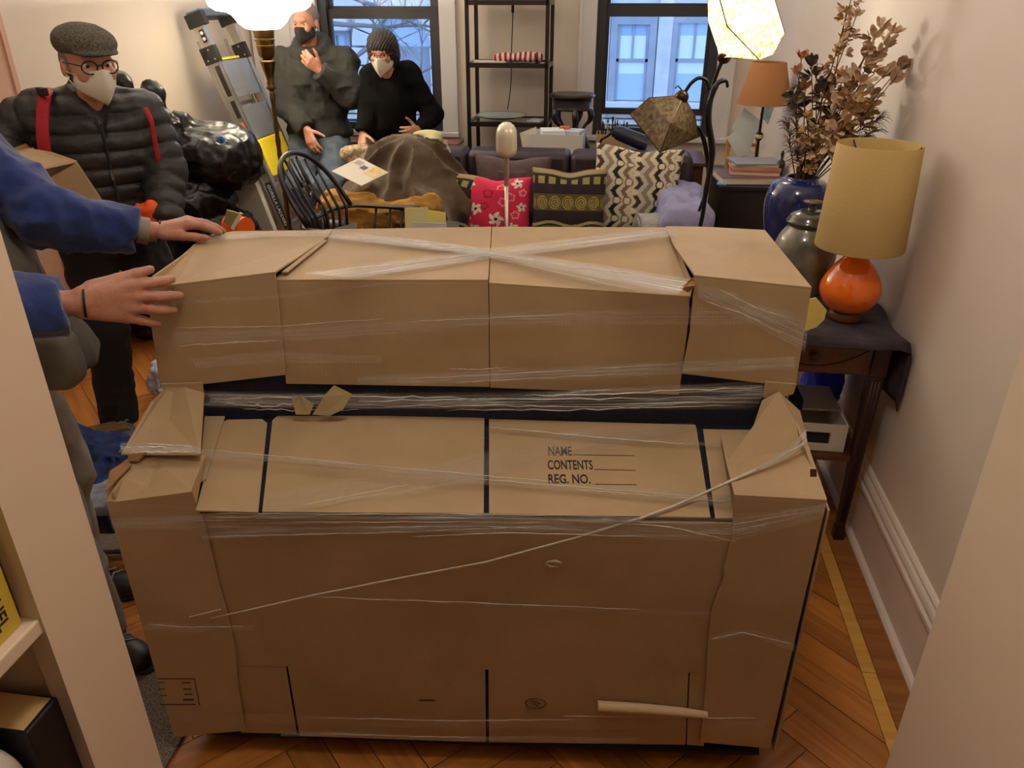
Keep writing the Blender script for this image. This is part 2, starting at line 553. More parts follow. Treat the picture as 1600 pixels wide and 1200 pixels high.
# windows
M_sash = mat('sash_dark_brown', (44, 42, 44), 0.45)
M_sashb = mat('sash_rail_grey', (96, 108, 124), 0.5)
def glass_mat():
    m = bpy.data.materials.new('window_glass'); m.use_nodes = True
    nt = m.node_tree; nt.nodes.remove(nt.nodes['Principled BSDF'])
    t = nt.nodes.new('ShaderNodeBsdfTransparent'); t.inputs['Color'].default_value = (0.93, 0.96, 1, 1)
    gl = nt.nodes.new('ShaderNodeBsdfGlossy'); gl.inputs['Roughness'].default_value = 0.03
    fr = nt.nodes.new('ShaderNodeFresnel'); fr.inputs['IOR'].default_value = 1.3
    mx = nt.nodes.new('ShaderNodeMixShader')
    nt.links.new(fr.outputs[0], mx.inputs[0]); nt.links.new(t.outputs[0], mx.inputs[1]); nt.links.new(gl.outputs[0], mx.inputs[2])
    nt.links.new(mx.outputs[0], nt.nodes['Material Output'].inputs['Surface'])
    return m
M_glass = glass_mat()
def window(name, x0, x1, meet):
    root = bpy.data.objects.new(name, None); COL.objects.link(root); root.location = ((x0 + x1) / 2, YB, WZ0)
    tag(root, kind='structure')
    def B(nm, m, *bs, bevel=0.0):
        q = MB()
        for lo, hi in bs: q.box2(lo, hi)
        return q.build(nm, m, root, world=True, bevel=bevel)
    B('frame', M_sash, ((x0, YB + 0.02, WZ0), (x0 + 0.075, YB + 0.15, WZ1)), ((x1 - 0.075, YB + 0.02, WZ0), (x1, YB + 0.15, WZ1)), ((x0, YB + 0.02, WZ1 - 0.06), (x1, YB + 0.15, WZ1)), ((x0 + 0.075, YB + 0.02, WZ0), (x1 - 0.075, YB + 0.15, WZ0 + 0.05)))
    a, b = x0 + 0.0755, x1 - 0.0755
    lo = B('lower_sash', M_sash, ((a, YB + 0.05, meet - 0.065), (b, YB + 0.085, meet)), ((a, YB + 0.05, 0.94), (b, YB + 0.085, 0.985)), ((a, YB + 0.05, 0.985), (a + 0.022, YB + 0.085, meet - 0.065)), ((b - 0.022, YB + 0.05, 0.985), (b, YB + 0.085, meet - 0.065)))
    B('pane', M_glass, ((a + 0.022, YB + 0.066, 0.985), (b - 0.022, YB + 0.069, meet - 0.065))).parent = lo
    up = B('upper_sash', M_sash, ((a, YB + 0.095, meet - 0.03), (b, YB + 0.13, meet + 0.02)), ((a, YB + 0.095, meet + 0.02), (a + 0.022, YB + 0.13, WZ1 - 0.065)), ((b - 0.022, YB + 0.095, meet + 0.02), (b, YB + 0.13, WZ1 - 0.065)))
    B('pane', M_glass, ((a + 0.022, YB + 0.11, meet + 0.02), (b - 0.022, YB + 0.113, WZ1 - 0.06))).parent = up
    tag(B('insect_screen', M_sashb, ((a, YB + 0.05, 0.855), (b, YB + 0.06, 0.87)), ((a, YB + 0.05, 0.905), (b, YB + 0.06, 0.915))), label='grey slide-in screen under the raised sash')
    B('casing', M_case, ((x0 - 0.1, YB - 0.025, WZ0), (x0 + 0.012, YB + 0.02, WZ1 + 0.1)), ((x1 - 0.012, YB - 0.025, WZ0), (x1 + 0.1, YB + 0.02, WZ1 + 0.1)), ((x0 + 0.012, YB - 0.025, WZ1 - 0.02), (x1 - 0.012, YB + 0.02, WZ1 + 0.1)), bevel=0.006)
    B('bead', M_case, ((x0 - 0.11, YB - 0.035, WZ0), (x0 - 0.088, YB, WZ1 + 0.1)), ((x1 + 0.088, YB - 0.035, WZ0), (x1 + 0.11, YB, WZ1 + 0.1)))
    B('sill', M_case, ((x0 - 0.12, YB - 0.07, WZ0 - 0.035), (x1 + 0.12, YB + 0.04, WZ0)), bevel=0.006)
    return root
window('window_1', *W1, 1.64)
window('window_2', *W2, 1.66)
# folded shutter boards beside the left window
sh = MB()
sh.box2((-2.80, YB - 0.05, 0.0), (-2.44, YB - 0.002, 2.7))
t3 = struct('trim_2', sh, M_case, bevel=0.004)
for z0, z1 in ((0.15, 1.2), (1.3, 2.6)):
    MB().box2((-2.75, YB - 0.062, z0), (-2.49, YB - 0.049, z1)).build('panel', M_case, t3, bevel=0.008)

# built-in bookcase on the left, next to the opening
BX = -0.75
bk = MB()
bk.box2((BX - 0.03, 0.70, 0), (BX, 0.83, ZC))                        # stile
bk.box2((BX - 0.40, 0.715, 0), (BX - 0.03, 0.83, ZC))                # far side panel
bk.box2((BX - 0.44, -1.2, 0), (BX - 0.40, 0.83, ZC))                 # back
bk.box2((BX - 0.40, -1.2, 0), (BX, -1.08, ZC))                       # near side
bookcase = tag(bk.build('bookcase', mat('bookcase_paint', (230, 208, 186), 0.5, bump=(25, 0.04)), bevel=0.0), label='white painted built-in bookcase at the near left edge', cat='bookcase')
SHELF_Z = [0.05, 0.30, 0.55, 0.94, 1.33, 1.72]
for z in SHELF_Z:
    MB().box2((BX - 0.399, -1.08, z - 0.025), (BX - 0.004, 0.714, z)).build('shelf', MATS['bookcase_paint'], bookcase, bevel=0.003)

# the room behind the camera
struct('wall_far_side', MB().box2((-3.0, -5.6, 0), (-2.9, 0.66, ZC)), MATS['far_room_wall'])
# unseen ceiling light added as fill for the piano top and near walls
M_glow = mat('fill_globe_glow', (255, 236, 205), 0.5, emit=((255, 226, 190), 0.5))
cl = thing('ceiling_fill_light', 'added round opal fill light, unseen, on the ceiling above the wrapped piano', 'ceiling light', (-0.1, 1.0, ZC))
MB().lathe([(0.0, -0.11), (0.08, -0.105), (0.14, -0.08), (0.165, -0.04), (0.16, -0.012)], 28).build('globe', M_glow, cl, smooth=True)
MB().lathe([(0.17, -0.03), (0.175, -0.015), (0.17, -0.0005)], 28).build('rim', mat('brass_rim', (150, 120, 70), 0.35, 1.0), cl, smooth='auto')
lamp_light('ceiling_fill_lamp', 'POINT', (-0.1, 1.0, ZC - 0.20), 21, (1.0, 0.97, 0.91), 0.15)
# ------------------------------------------------------------------ the wrapped upright piano
PROT = R(5.5)
piano = thing('upright_piano', 'upright piano wrapped in brown cardboard sheets and clear stretch film', 'piano', (-0.2756, 1.264, 0), PROT)
PMi = world_mat(piano).inverted()
P_EYE = PMi @ EYE
def pl(x, y, axis, val):
    """where the line of sight through a photo point meets a plane of the piano's own frame"""
    d = PMi.to_3x3() @ ray(x, y)
    i = 'xyz'.index(axis)
    return P_EYE + d * ((val - P_EYE[i]) / d[i])
LZ, UY, TZ, BZ, HWp = 0.79, 0.33, 1.145, 0.085, 0.728
LZ0 = pl(756, 805, 'y', 0.0).z                       # the ledge dips a little towards its front edge
LN = Vector((0, LZ0 - LZ, UY)).normalized(); LSL = math.atan2(LZ - LZ0, UY)
def plt(x, y, off):
    d = PMi.to_3x3() @ ray(x, y)
    return P_EYE + d * ((off - LN.dot(P_EYE - Vector((0, 0, LZ0)))) / LN.dot(d))

def cardboard_mat():
    m = bpy.data.materials.new('cardboard'); m.use_nodes = True
    nt = m.node_tree; b = nt.nodes['Principled BSDF']; b.inputs['Roughness'].default_value = 0.62
    b.inputs['Specular IOR Level'].default_value = 0.35
    tc = nt.nodes.new('ShaderNodeTexCoord')
    n = nt.nodes.new('ShaderNodeTexNoise'); n.inputs['Scale'].default_value = 3.0; n.inputs['Detail'].default_value = 8; n.inputs['Roughness'].default_value = 0.6
    nt.links.new(tc.outputs['Object'], n.inputs['Vector'])
    rp = nt.nodes.new('ShaderNodeValToRGB'); rp.color_ramp.elements[0].position = 0.3; rp.color_ramp.elements[1].position = 0.7
    rp.color_ramp.elements[0].color = lin((166, 141, 106)); rp.color_ramp.elements[1].color = lin((184, 158, 122))
    nt.links.new(n.outputs['Fac'], rp.inputs['Fac']); nt.links.new(rp.outputs['Color'], b.inputs['Base Color'])
    w = nt.nodes.new('ShaderNodeTexWave'); w.bands_direction = 'X'; w.inputs['Scale'].default_value = 38; w.inputs['Distortion'].default_value = 0.3
    nt.links.new(tc.outputs['Object'], w.inputs['Vector'])
    n2 = nt.nodes.new('ShaderNodeTexNoise'); n2.inputs['Scale'].default_value = 5; n2.inputs['Detail'].default_value = 3
    nt.links.new(tc.outputs['Object'], n2.inputs['Vector'])
    b1 = nt.nodes.new('ShaderNodeBump'); b1.inputs['Strength'].default_value = 0.035; b1.inputs['Distance'].default_value = 0.002
    b2 = nt.nodes.new('ShaderNodeBump'); b2.inputs['Strength'].default_value = 0.35; b2.inputs['Distance'].default_value = 0.02
    nt.links.new(w.outputs['Fac'], b1.inputs['Height']); nt.links.new(n2.outputs['Fac'], b2.inputs['Height'])
    nt.links.new(b1.outputs[0], b2.inputs['Normal']); nt.links.new(b2.outputs[0], b.inputs['Normal'])
    MATS['cardboard'] = m
    return m
M_card = cardboard_mat()
M_cedge = mat('cardboard_torn_edge', (158, 118, 76), 0.8, bump=(120, 0.3))
M_navy = mat('navy_moving_blanket', (26, 32, 56), 0.95, var=(60, 0.4), bump=(90, 0.3), sheen=0.2)

def film_mat(name, dens, streak=70.0, rough=0.16):
    m = bpy.data.materials.new(name); m.use_nodes = True
    nt = m.node_tree; nt.nodes.remove(nt.nodes['Principled BSDF'])
    uv = nt.nodes.new('ShaderNodeUVMap'); mp = nt.nodes.new('ShaderNodeMapping'); mp.inputs['Scale'].default_value = (2.2, streak, 1)
    nt.links.new(uv.outputs[0], mp.inputs['Vector'])
    n = nt.nodes.new('ShaderNodeTexNoise'); n.inputs['Scale'].default_value = 1; n.inputs['Detail'].default_value = 4; n.inputs['Distortion'].default_value = 0.25
    nt.links.new(mp.outputs[0], n.inputs['Vector'])
    rp = nt.nodes.new('ShaderNodeMapRange'); rp.inputs['From Min'].default_value = 0.44; rp.inputs['From Max'].default_value = 0.66
    rp.inputs['To Min'].default_value = dens * 0.12; rp.inputs['To Max'].default_value = dens
    nt.links.new(n.outputs['Fac'], rp.inputs['Value'])
    sep = nt.nodes.new('ShaderNodeSeparateXYZ'); nt.links.new(uv.outputs[0], sep.inputs[0])
    # film thins out towards its two long edges
    e1 = nt.nodes.new('ShaderNodeMath'); e1.operation = 'PINGPONG'; e1.inputs[1].default_value = 0.5
    nt.links.new(sep.outputs[1], e1.inputs[0])
    e2 = nt.nodes.new('ShaderNodeMath'); e2.operation = 'MULTIPLY'; e2.inputs[1].default_value = 5.0; e2.use_clamp = True
    nt.links.new(e1.outputs[0], e2.inputs[0])
    e3 = nt.nodes.new('ShaderNodeMath'); e3.operation = 'MULTIPLY'
    nt.links.new(rp.outputs[0], e3.inputs[0]); nt.links.new(e2.outputs[0], e3.inputs[1])
    bp = nt.nodes.new('ShaderNodeBump'); bp.inputs['Strength'].default_value = 0.7; bp.inputs['Distance'].default_value = 0.006
    nt.links.new(n.outputs['Fac'], bp.inputs['Height'])
    gl = nt.nodes.new('ShaderNodeBsdfGlossy'); gl.inputs['Roughness'].default_value = rough; gl.inputs['Color'].default_value = (0.9, 0.9, 0.88, 1)
    df = nt.nodes.new('ShaderNodeBsdfDiffuse'); df.inputs['Color'].default_value = (0.88, 0.87, 0.84, 1)  # raised white diffuse paints highlights into the film streaks
    nt.links.new(bp.outputs[0], gl.inputs['Normal']); nt.links.new(bp.outputs[0], df.inputs['Normal'])
    tlc = nt.nodes.new('ShaderNodeBsdfTranslucent'); tlc.inputs['Color'].default_value = (0.8, 0.8, 0.8, 1)
    dm = nt.nodes.new('ShaderNodeMixShader'); dm.inputs[0].default_value = 0.35
    nt.links.new(df.outputs[0], dm.inputs[1]); nt.links.new(tlc.outputs[0], dm.inputs[2])
    a = nt.nodes.new('ShaderNodeMixShader'); a.inputs[0].default_value = 0.4
    nt.links.new(dm.outputs[0], a.inputs[1]); nt.links.new(gl.outputs[0], a.inputs[2])
    t = nt.nodes.new('ShaderNodeBsdfTransparent')
    mx = nt.nodes.new('ShaderNodeMixShader')
    nt.links.new(e3.outputs[0], mx.inputs[0]); nt.links.new(t.outputs[0], mx.inputs[1]); nt.links.new(a.outputs[0], mx.inputs[2])
    nt.links.new(mx.outputs[0], nt.nodes['Material Output'].inputs['Surface'])
    return m
M_film = film_mat('stretch_film', 0.62)
M_filmw = film_mat('stretch_film_bunched', 1.0, 22.0, 0.2)
M_filmt = film_mat('stretch_film_thin', 0.34)
M_twist = mat('stretch_film_twisted', (206, 196, 178), 0.3, bump=(200, 0.4))

# the piano itself under its blanket
core = MB()
core.prism([(-HWp + 0.012, y, z) for y, z in ((0.012, BZ + 0.001), (0.012, LZ0 - 0.012), (UY + 0.006, LZ - 0.012), (UY + 0.006, TZ - 0.05), (0.70, TZ - 0.03), (0.70, BZ + 0.001))], (2 * HWp - 0.024, 0, 0))
core.build('padded_body', M_navy, piano, bevel=0.01)
tag([o for o in COL.objects if o.parent == piano][0], label='dark navy blanket around the piano body')

def resample(poly, step=0.03):
    out = []
    for i in range(len(poly)):
        p, q = poly[i], poly[(i + 1) % len(poly)]
        out.append(p)
    return out
def sheet(name, pts, ext, m=None, parent=piano, bev=0.0012):
    """a cardboard sheet: outline in the piano's frame, given a thickness"""
    q = MB().prism(pts, ext)
    return q.build(name, m or M_card, parent, bevel=bev)
def Y(y0, *pp): return [pl(x, y, 'y', y0) for x, y in pp]
def Z(z0, *pp): return [pl(x, y, 'z', z0) for x, y in pp]

# upper front sheets
fy = UY
sheet('front_sheet', Y(fy - 0.010, (228, 452), (275, 447), (430, 428), (446, 586), (314, 601), (250, 606)), (0, 0.005, 0))
sheet('front_sheet', Y(fy - 0.001, (426, 440), (763, 440), (765, 605), (447, 600)), (0, 0.005, 0))
sheet('front_sheet', Y(fy - 0.003, (764, 445), (1078, 466), (1074, 520), (1061, 617), (766, 606)), (0, 0.005, 0))
sheet('front_sheet', Y(fy - 0.011, (1085, 433), (1268, 452), (1243, 604), (1198, 600), (1065, 584), (1078, 520)), (0, 0.005, 0))
# top sheets
sheet('top_sheet', Y(fy - 0.010, (228, 452), (275, 447), (430, 428)) + Z(TZ + 0.004, (507, 377), (520, 362), (365, 364), (318, 372)), (0, 0, 0.005))
sheet('top_sheet', Y(fy - 0.001, (426, 440), (763, 440)) + Z(TZ - 0.004, (768, 357), (508, 361), (495, 385)), (0, 0, 0.005))
sheet('top_sheet', Y(fy - 0.003, (764, 445), (1078, 466)) + Z(TZ - 0.002, (1083, 448), (1045, 358), (769, 357)), (0, 0, 0.005))
sheet('top_sheet', Y(fy - 0.011, (1085, 433), (1268, 452)) + Z(TZ + 0.004, (1195, 362), (1100, 357), (1040, 356), (1052, 385)), (0, 0, 0.005))
sheet('crease_strip', Z(TZ + 0.0045, (440, 427), (449, 427), (512, 377), (505, 377)), (0, 0, 0.004))
# side sheets and back
sheet('side_sheet', [(-HWp, UY, 0.84), (-HWp, UY, TZ), (-HWp, 0.69, TZ), (-HWp, 0.69, 0.60), (-HWp, 0.45, 0.60)], (0.005, 0, 0))
sheet('side_sheet', [(HWp, UY, 0.84), (HWp, UY, TZ), (HWp, 0.69, TZ), (HWp, 0.69, BZ), (HWp, UY, BZ)], (-0.005, 0, 0))
sheet('side_sheet', [(-HWp - 0.004, -0.002, BZ), (-HWp - 0.004, -0.002, LZ), (-HWp - 0.004, UY - 0.06, LZ + 0.05), (-HWp - 0.004, UY - 0.02, BZ)], (0.005, 0, 0))
sheet('side_sheet', [(HWp + 0.004, -0.002, BZ), (HWp + 0.004, -0.002, LZ), (HWp + 0.004, UY - 0.06, LZ + 0.06), (HWp + 0.004, UY - 0.02, BZ)], (-0.005, 0, 0))
sheet('back_sheet', [(-HWp + 0.01, 0.702, BZ + 0.05), (HWp - 0.01, 0.702, BZ + 0.05), (HWp - 0.01, 0.702, TZ - 0.01), (-HWp + 0.01, 0.702, TZ - 0.01)], (0, 0.005, 0))
# flaps lying on the key ledge
lz = LZ
def T(off, *pp): return [plt(x, y, off) for x, y in pp]
le = LN * 0.005
sheet('ledge_flap', T(0.006, (320, 652), (352, 652), (332, 716), (322, 750), (311, 756)), LN * 0.004)
sheet('ledge_flap', T(0, (350, 661), (356, 658), (410, 657), (418, 663), (404, 803), (306, 800), (330, 712)), le)
sheet('ledge_flap', T(0, (426, 659), (434, 652), (757, 652), (756, 805), (410, 802)), le)
cr_flap = sheet('ledge_flap', T(0, (764, 657), (1086, 666), (1088, 672), (1110, 811), (764, 805)), le)
sheet('ledge_flap', T(0, (1098, 673), (1175, 674), (1180, 790), (1150, 812), (1117, 812)), le)
# lower front: one sheet, and its bottom flaps between cut slots
seam_l = [(300, 802), (312, 806), (330, 862), (336, 896), (352, 950), (365, 1010)]
seam_r = [(1150, 818), (1143, 850), (1133, 900), (1113, 950), (1106, 1000), (1104, 1040)]
sheet('lower_front_sheet', Y(0.004, *[(x - 8, y) for x, y in seam_l], (364, 1040), (1108, 1052), *[(x + 8, y) for x, y in reversed(seam_r)]), (0, 0.005, 0))
sheet('bottom_flap', Y(0.005, (362, 1040), (446, 1040), (463, 1147), (376, 1145)), (0, 0.005, 0))
sheet('bottom_flap', Y(0.004, (449, 1040), (758, 1045), (759, 1160), (468, 1150)), (0, 0.005, 0))
sheet('bottom_flap', Y(0.004, (763, 1045), (1076, 1050), (1071, 1164), (764, 1160)), (0, 0.005, 0))
sheet('bottom_flap', Y(0.005, (1078, 1050), (1112, 1050), (1100, 1166), (1073, 1164)), (0, 0.005, 0))
# cheek sheets
sheet('cheek_sheet', Y(-0.004, (166, 786), (308, 792), (318, 815), (330, 862), (339, 905), (352, 950), (367, 1012), (370, 1060), (382, 1142), (272, 1152)), (0, 0.005, 0))
sheet('cheek_sheet', Y(-0.003, (1147, 776), (1292, 784), (1203, 1170), (1094, 1160), (1103, 1066), (1106, 1000), (1113, 950), (1132, 902), (1131, 886), (1143, 845)), (0, 0.005, 0))
# sheets folded over the arms
sheet('arm_sheet', [pl(168, 786, 'y', -0.004), pl(308, 792, 'y', -0.004), pl(300, 768, 'z', lz + 0.010), pl(322, 714, 'z', lz + 0.012), pl(240, 716, 'z', lz + 0.013), pl(204, 716, 'z', lz + 0.012), pl(172, 742, 'z', lz + 0.008)], (0, 0, 0.005))
sheet('arm_sheet', [pl(190, 712, 'z', lz + 0.022), pl(314, 713, 'z', lz + 0.026), pl(320, 616, 'y', UY - 0.014), pl(290, 606, 'y', UY - 0.014), pl(262, 606, 'y', UY - 0.014), pl(238, 628, 'y', UY - 0.03)], (0, -0.002, 0.005))
sheet('torn_flap', [pl(200, 712, 'z', lz + 0.020), pl(230, 708, 'z', lz + 0.030), pl(216, 722, 'z', lz + 0.022), pl(202, 724, 'z', lz + 0.016)], (0, 0, 0.006), M_cedge)
sheet('torn_flap', [pl(166, 770, 'z', lz + 0.004), pl(172, 738, 'z', lz + 0.010), pl(200, 722, 'z', lz + 0.014), pl(206, 728, 'z', lz + 0.02), pl(182, 752, 'z', lz + 0.012)], (0, 0, 0.005), M_cedge)
sheet('arm_sheet', [pl(1147, 776, 'y', -0.003), pl(1292, 784, 'y', -0.003), pl(1263, 700, 'z', lz + 0.02), pl(1250, 645, 'z', lz + 0.03), pl(1216, 615, 'y', UY - 0.02), pl(1190, 628, 'y', UY - 0.02), pl(1172, 682, 'z', lz + 0.012), pl(1126, 683, 'z', lz + 0.010), pl(1134, 725, 'z', lz + 0.010)], (0, 0, 0.005))
# twisted necks joining the upper sheets and the arm sheets
sheet('neck_sheet', Y(UY - 0.017, (250, 600), (316, 598), (318, 618), (256, 612)), (0, 0.005, 0))
sheet('neck_sheet', Y(UY - 0.017, (1196, 596), (1245, 600), (1240, 616), (1218, 622), (1192, 622)), (0, 0.005, 0))
sheet('torn_flap', [pl(1062, 450, 'z', TZ + 0.006), pl(1083, 433, 'z', TZ + 0.012), pl(1086, 446, 'y', UY - 0.014), pl(1075, 458, 'y', UY - 0.012)], (0, -0.004, 0.003), M_cedge)
# peeled paper strip rolled up near the bottom, shipping marks
pr = [pl(934, 1103, 'y', -0.014), pl(1000, 1107, 'y', -0.014), pl(1060, 1112, 'y', -0.010), pl(1104, 1117, 'y', -0.006)]
tag(MB().tube(pr, [0.0125, 0.012, 0.011, 0.009], 12).build('rolled_paper_strip', mat('peeled_paper', (206, 180, 140), 0.7), piano, smooth='auto'), label='pale rolled up strip of peeled paper')

M_ink = mat('carton_ink', (46, 26, 16), 0.7)
def ledge_text(body, x, y, w_px, h_px, bold=0.0):
    a, b, c = plt(x, y, 0.0055), plt(x + w_px, y, 0.0055), plt(x, y - h_px, 0.0055)
    w, h = (b - a).length, (c - a).length
    M4 = Matrix.Translation(a) @ Matrix.Rotation(math.atan2((b - a).y, (b - a).x), 4, 'Z') @ Matrix.Rotation(LSL, 4, 'X')
    return text_mesh('lettering', body, h / 0.70, M_ink, cr_flap, M4, 0.0002, width=w, bold=bold)
ledge_text('NAME', 857, 711.5, 37, 14, 0.0005)
ledge_text('CONTENTS', 856, 733, 71, 14, 0.0009)
ledge_text('REG. NO.', 857, 755, 66, 14, 0.0009)
for x0, y0, x1, y1 in ((896, 711, 991, 712.5), (929, 734, 993, 735.5), (930, 757, 995, 758)):
    a, b = plt(x0, y0, 0.0053), plt(x1, y1, 0.0053)
    MB().prism([a, b, b + Vector((0, 0.0022, 0)), a + Vector((0, 0.0022, 0))], (0, 0, 0.0004)).build('printed_line', M_ink, cr_flap)
M_inkf = mat('carton_ink_faded', (84, 54, 32), 0.7)
def front_bars(bars, y0=-0.0046, name='shipping_mark'):
    for x0, y0_, x1, y1_ in bars:
        a, b, c, d = Y(y0, (x0, y0_), (x1, y0_), (x1, y1_), (x0, y1_))
        MB().prism([a, b, c, d], (0, 0.0004, 0)).build(name, M_inkf, piano)
front_bars([(246, 1060, 303, 1061.6), (306, 1100, 250, 1101.6), (246, 1066, 257, 1067.5), (247, 1076, 258, 1077.5), (250, 1086, 261, 1087.5), (284, 1066, 297, 1068), (286, 1076, 299, 1078), (288, 1084, 301, 1086), (286, 1092, 303, 1095)])
for (xa, ya), (xb, yb) in (((303, 1060), (311, 1102)),):
    a, b, c, d = Y(-0.0046, (xa, ya), (xa + 1.6, ya), (xb + 1.6, yb), (xb, yb))
    MB().prism([a, b, c, d], (0, 0.0004, 0)).build('shipping_mark', M_inkf, piano)
front_bars([(655, 1093, 680, 1095.5)], 0.0034)
st = MB(); cen = pl(837, 1099, 'y', 0.0034)
st.tube([cen + Vector((0.024 * math.cos(t), 0, 0.0165 * math.sin(t))) for t in [2 * math.pi * k / 28 for k in range(28)]], 0.0013, 6, closed=True)
for dx, dz in ((-0.008, 0.006), (0.0, 0.004), (0.007, 0.0), (-0.004, -0.003), (0.004, -0.007)):
    st.box(cen + Vector((dx, 0, dz)), (0.007, 0.0008, 0.003))
tag(st.build('round_stamp', M_inkf, piano), label='round dark maker stamp printed on the carton')
front_bars([(1266, 733, 1276, 745)], -0.0050)

# stretch film ---------------------------------------------------
def film(top, bot, m=M_film, n=24, wave=0.002, name='film_band', off=(0, -0.004, 0.004)):
    """a band of film between two rows of points (piano frame)"""
    off = Vector(off)
    def along(row, t):
        L = [0]
        for a, b in zip(row, row[1:]): L.append(L[-1] + (b - a).length)
        s = t * L[-1]
        for i in range(len(row) - 1):
            if s <= L[i + 1] or i == len(row) - 2:
                return row[i].lerp(row[i + 1], (s - L[i]) / max(1e-9, L[i + 1] - L[i])), L[-1]
    q = MB(); uvs = []; sd = rng.uniform(0, 50)
    nv = 7
    def fn(u, v):
        a, la = along(top, u); b, lb = along(bot, u)
        p = a.lerp(b, v) + off
        w = wave * (math.sin(23 * u + 9 * v + sd) + math.sin(41 * v + 7 * u + sd))
        uvs.append((u * max(la, lb) + sd, v))
        return p + Vector((0, -abs(w), abs(w)))
    q.grid(n, nv, fn); q.uv = uvs
    return q.build(name, m, piano, smooth=True, fix=False)
def YP(y0, *pp): return [pl(x, y, 'y', y0) for x, y in pp]
def ZP(z0, *pp): return [pl(x, y, 'z', z0) for x, y in pp]
tz = TZ + 0.009
film(ZP(tz, (520, 368), (765, 389), (1078, 436)), ZP(tz, (500, 372), (765, 404), (1060, 462)), M_filmw, wave=0.001)
film(ZP(tz, (470, 428), (765, 388), (1040, 356)), ZP(tz, (560, 438), (765, 408), (1060, 372)), M_filmw, wave=0.001)
film(ZP(tz, (560, 366), (690, 380), (765, 391)), ZP(tz, (545, 371), (690, 392), (765, 403)), M_filmw, wave=0.001)
film(ZP(tz, (770, 396), (940, 424), (1070, 442)), ZP(tz, (770, 402), (900, 440), (1040, 464)), M_film, wave=0.001)
film(ZP(tz, (300, 372), (440, 362), (560, 364)), ZP(tz, (300, 380), (440, 372), (540, 372)), M_film, wave=0.001)
# upper front
uy = UY - 0.014
film(YP(uy, (240, 520), (500, 510), (800, 486), (1240, 480)), YP(uy, (250, 545), (500, 535), (800, 512), (1240, 512)), M_filmt)
film(YP(uy, (300, 470), (430, 462), (620, 440)), YP(uy, (300, 478), (430, 470), (620, 446)), M_filmt)
film(YP(uy, (560, 588), (800, 576), (1240, 556)), YP(uy, (560, 604), (800, 600), (1240, 580)), M_film)
film(YP(uy, (300, 560), (420, 548), (600, 556)), YP(uy, (310, 580), (420, 572), (600, 570)), M_filmt)
film(YP(uy, (1090, 440), (1180, 470), (1262, 500)), YP(uy, (1090, 470), (1180, 520), (1255, 560)), M_film)
# across the dark gap
film(YP(UY - 0.004, (322, 612), (620, 616), (900, 610), (1200, 596)), YP(UY - 0.004, (322, 640), (620, 643), (900, 644), (1180, 642)), M_filmw, wave=0.004)
film(YP(UY - 0.004, (330, 616), (480, 618), (640, 622)), YP(UY - 0.004, (330, 636), (480, 640), (640, 636)), M_filmw, wave=0.006)
sheet('torn_film_tab', [pl(456, 622, 'y', UY - 0.03), pl(470, 618, 'y', UY - 0.035), pl(490, 632, 'y', UY - 0.03), pl(484, 648, 'y', UY - 0.03), pl(462, 648, 'y', UY - 0.03)], (0, 0.001, 0), mat('masking_tape', (190, 176, 140), 0.5))
sheet('torn_film_tab', [pl(488, 648, 'y', UY - 0.03), pl(505, 620, 'y', UY - 0.035), pl(522, 602, 'y', UY - 0.03), pl(550, 616, 'y', UY - 0.03), pl(536, 640, 'y', UY - 0.03), pl(515, 650, 'y', UY - 0.03)], (0, 0.001, 0), MATS['masking_tape'])
# over the ledge
def TP(off, *pp): return [plt(x, y, off) for x, y in pp]
film(TP(0.012 + 0.02, (300, 698), (420, 710), (760, 742)), TP(0.012 + 0.016, (300, 714), (420, 724), (760, 758)), M_film, wave=0.001)
film(ZP(lz + 0.046, (192, 692), (250, 692), (316, 698)), ZP(lz + 0.042, (190, 710), (250, 712), (320, 711)), M_filmw, wave=0.004)
film(TP(0.012, (745, 742), (940, 758), (1145, 772)), TP(0.012, (745, 760), (940, 774), (1145, 796)), M_film, wave=0.001)
film(TP(0.012, (420, 770), (700, 720), (900, 668), (1080, 660)), TP(0.012, (420, 806), (700, 770), (900, 716), (1090, 676)), M_filmt, wave=0.001)
film(TP(0.012, (765, 664), (940, 680), (1128, 694)), TP(0.012, (765, 672), (940, 688), (1128, 700)), M_film, wave=0.001)
film(YP(-0.008, (170, 800), (320, 800), (760, 800), (1140, 806), (1290, 786)), YP(-0.008, (180, 830), (320, 830), (760, 836), (1140, 850), (1284, 812)), M_film)
film(YP(-0.010, (420, 800), (760, 801), (1000, 808)), YP(-0.010, (420, 812), (760, 815), (1000, 820)), M_filmw)
film(YP(-0.009, (310, 826), (600, 822), (900, 812)), YP(-0.009, (320, 846), (600, 836), (900, 830)), M_film)
film(YP(-0.008, (480, 930), (800, 942), (1110, 956)), YP(-0.008, (480, 936), (800, 950), (1110, 966)), M_filmt)
film(YP(-0.008, (230, 968), (300, 976), (400, 974)), YP(-0.008, (232, 984), (300, 990), (400, 986)), M_filmt)
film(YP(-0.008, (1108, 990), (1170, 980), (1240, 1004)), YP(-0.008, (1110, 1004), (1170, 996), (1240, 1020)), M_film)
film(YP(-0.008, (280, 1108), (600, 1118), (1200, 1124)), YP(-0.008, (284, 1130), (600, 1138), (1190, 1142)), M_filmt)
film(YP(-0.008, (440, 1138), (700, 1148), (1000, 1150)), YP(-0.008, (440, 1150), (700, 1158), (1000, 1162)), M_film)
film([pl(1258, 668, 'z', lz + 0.055), pl(1230, 700, 'z', lz + 0.045), pl(1180, 730, 'z', lz + 0.035)], [pl(1260, 698, 'z', lz + 0.045), pl(1230, 716, 'z', lz + 0.04), pl(1180, 738, 'z', lz + 0.03)], M_filmw, wave=0.001)
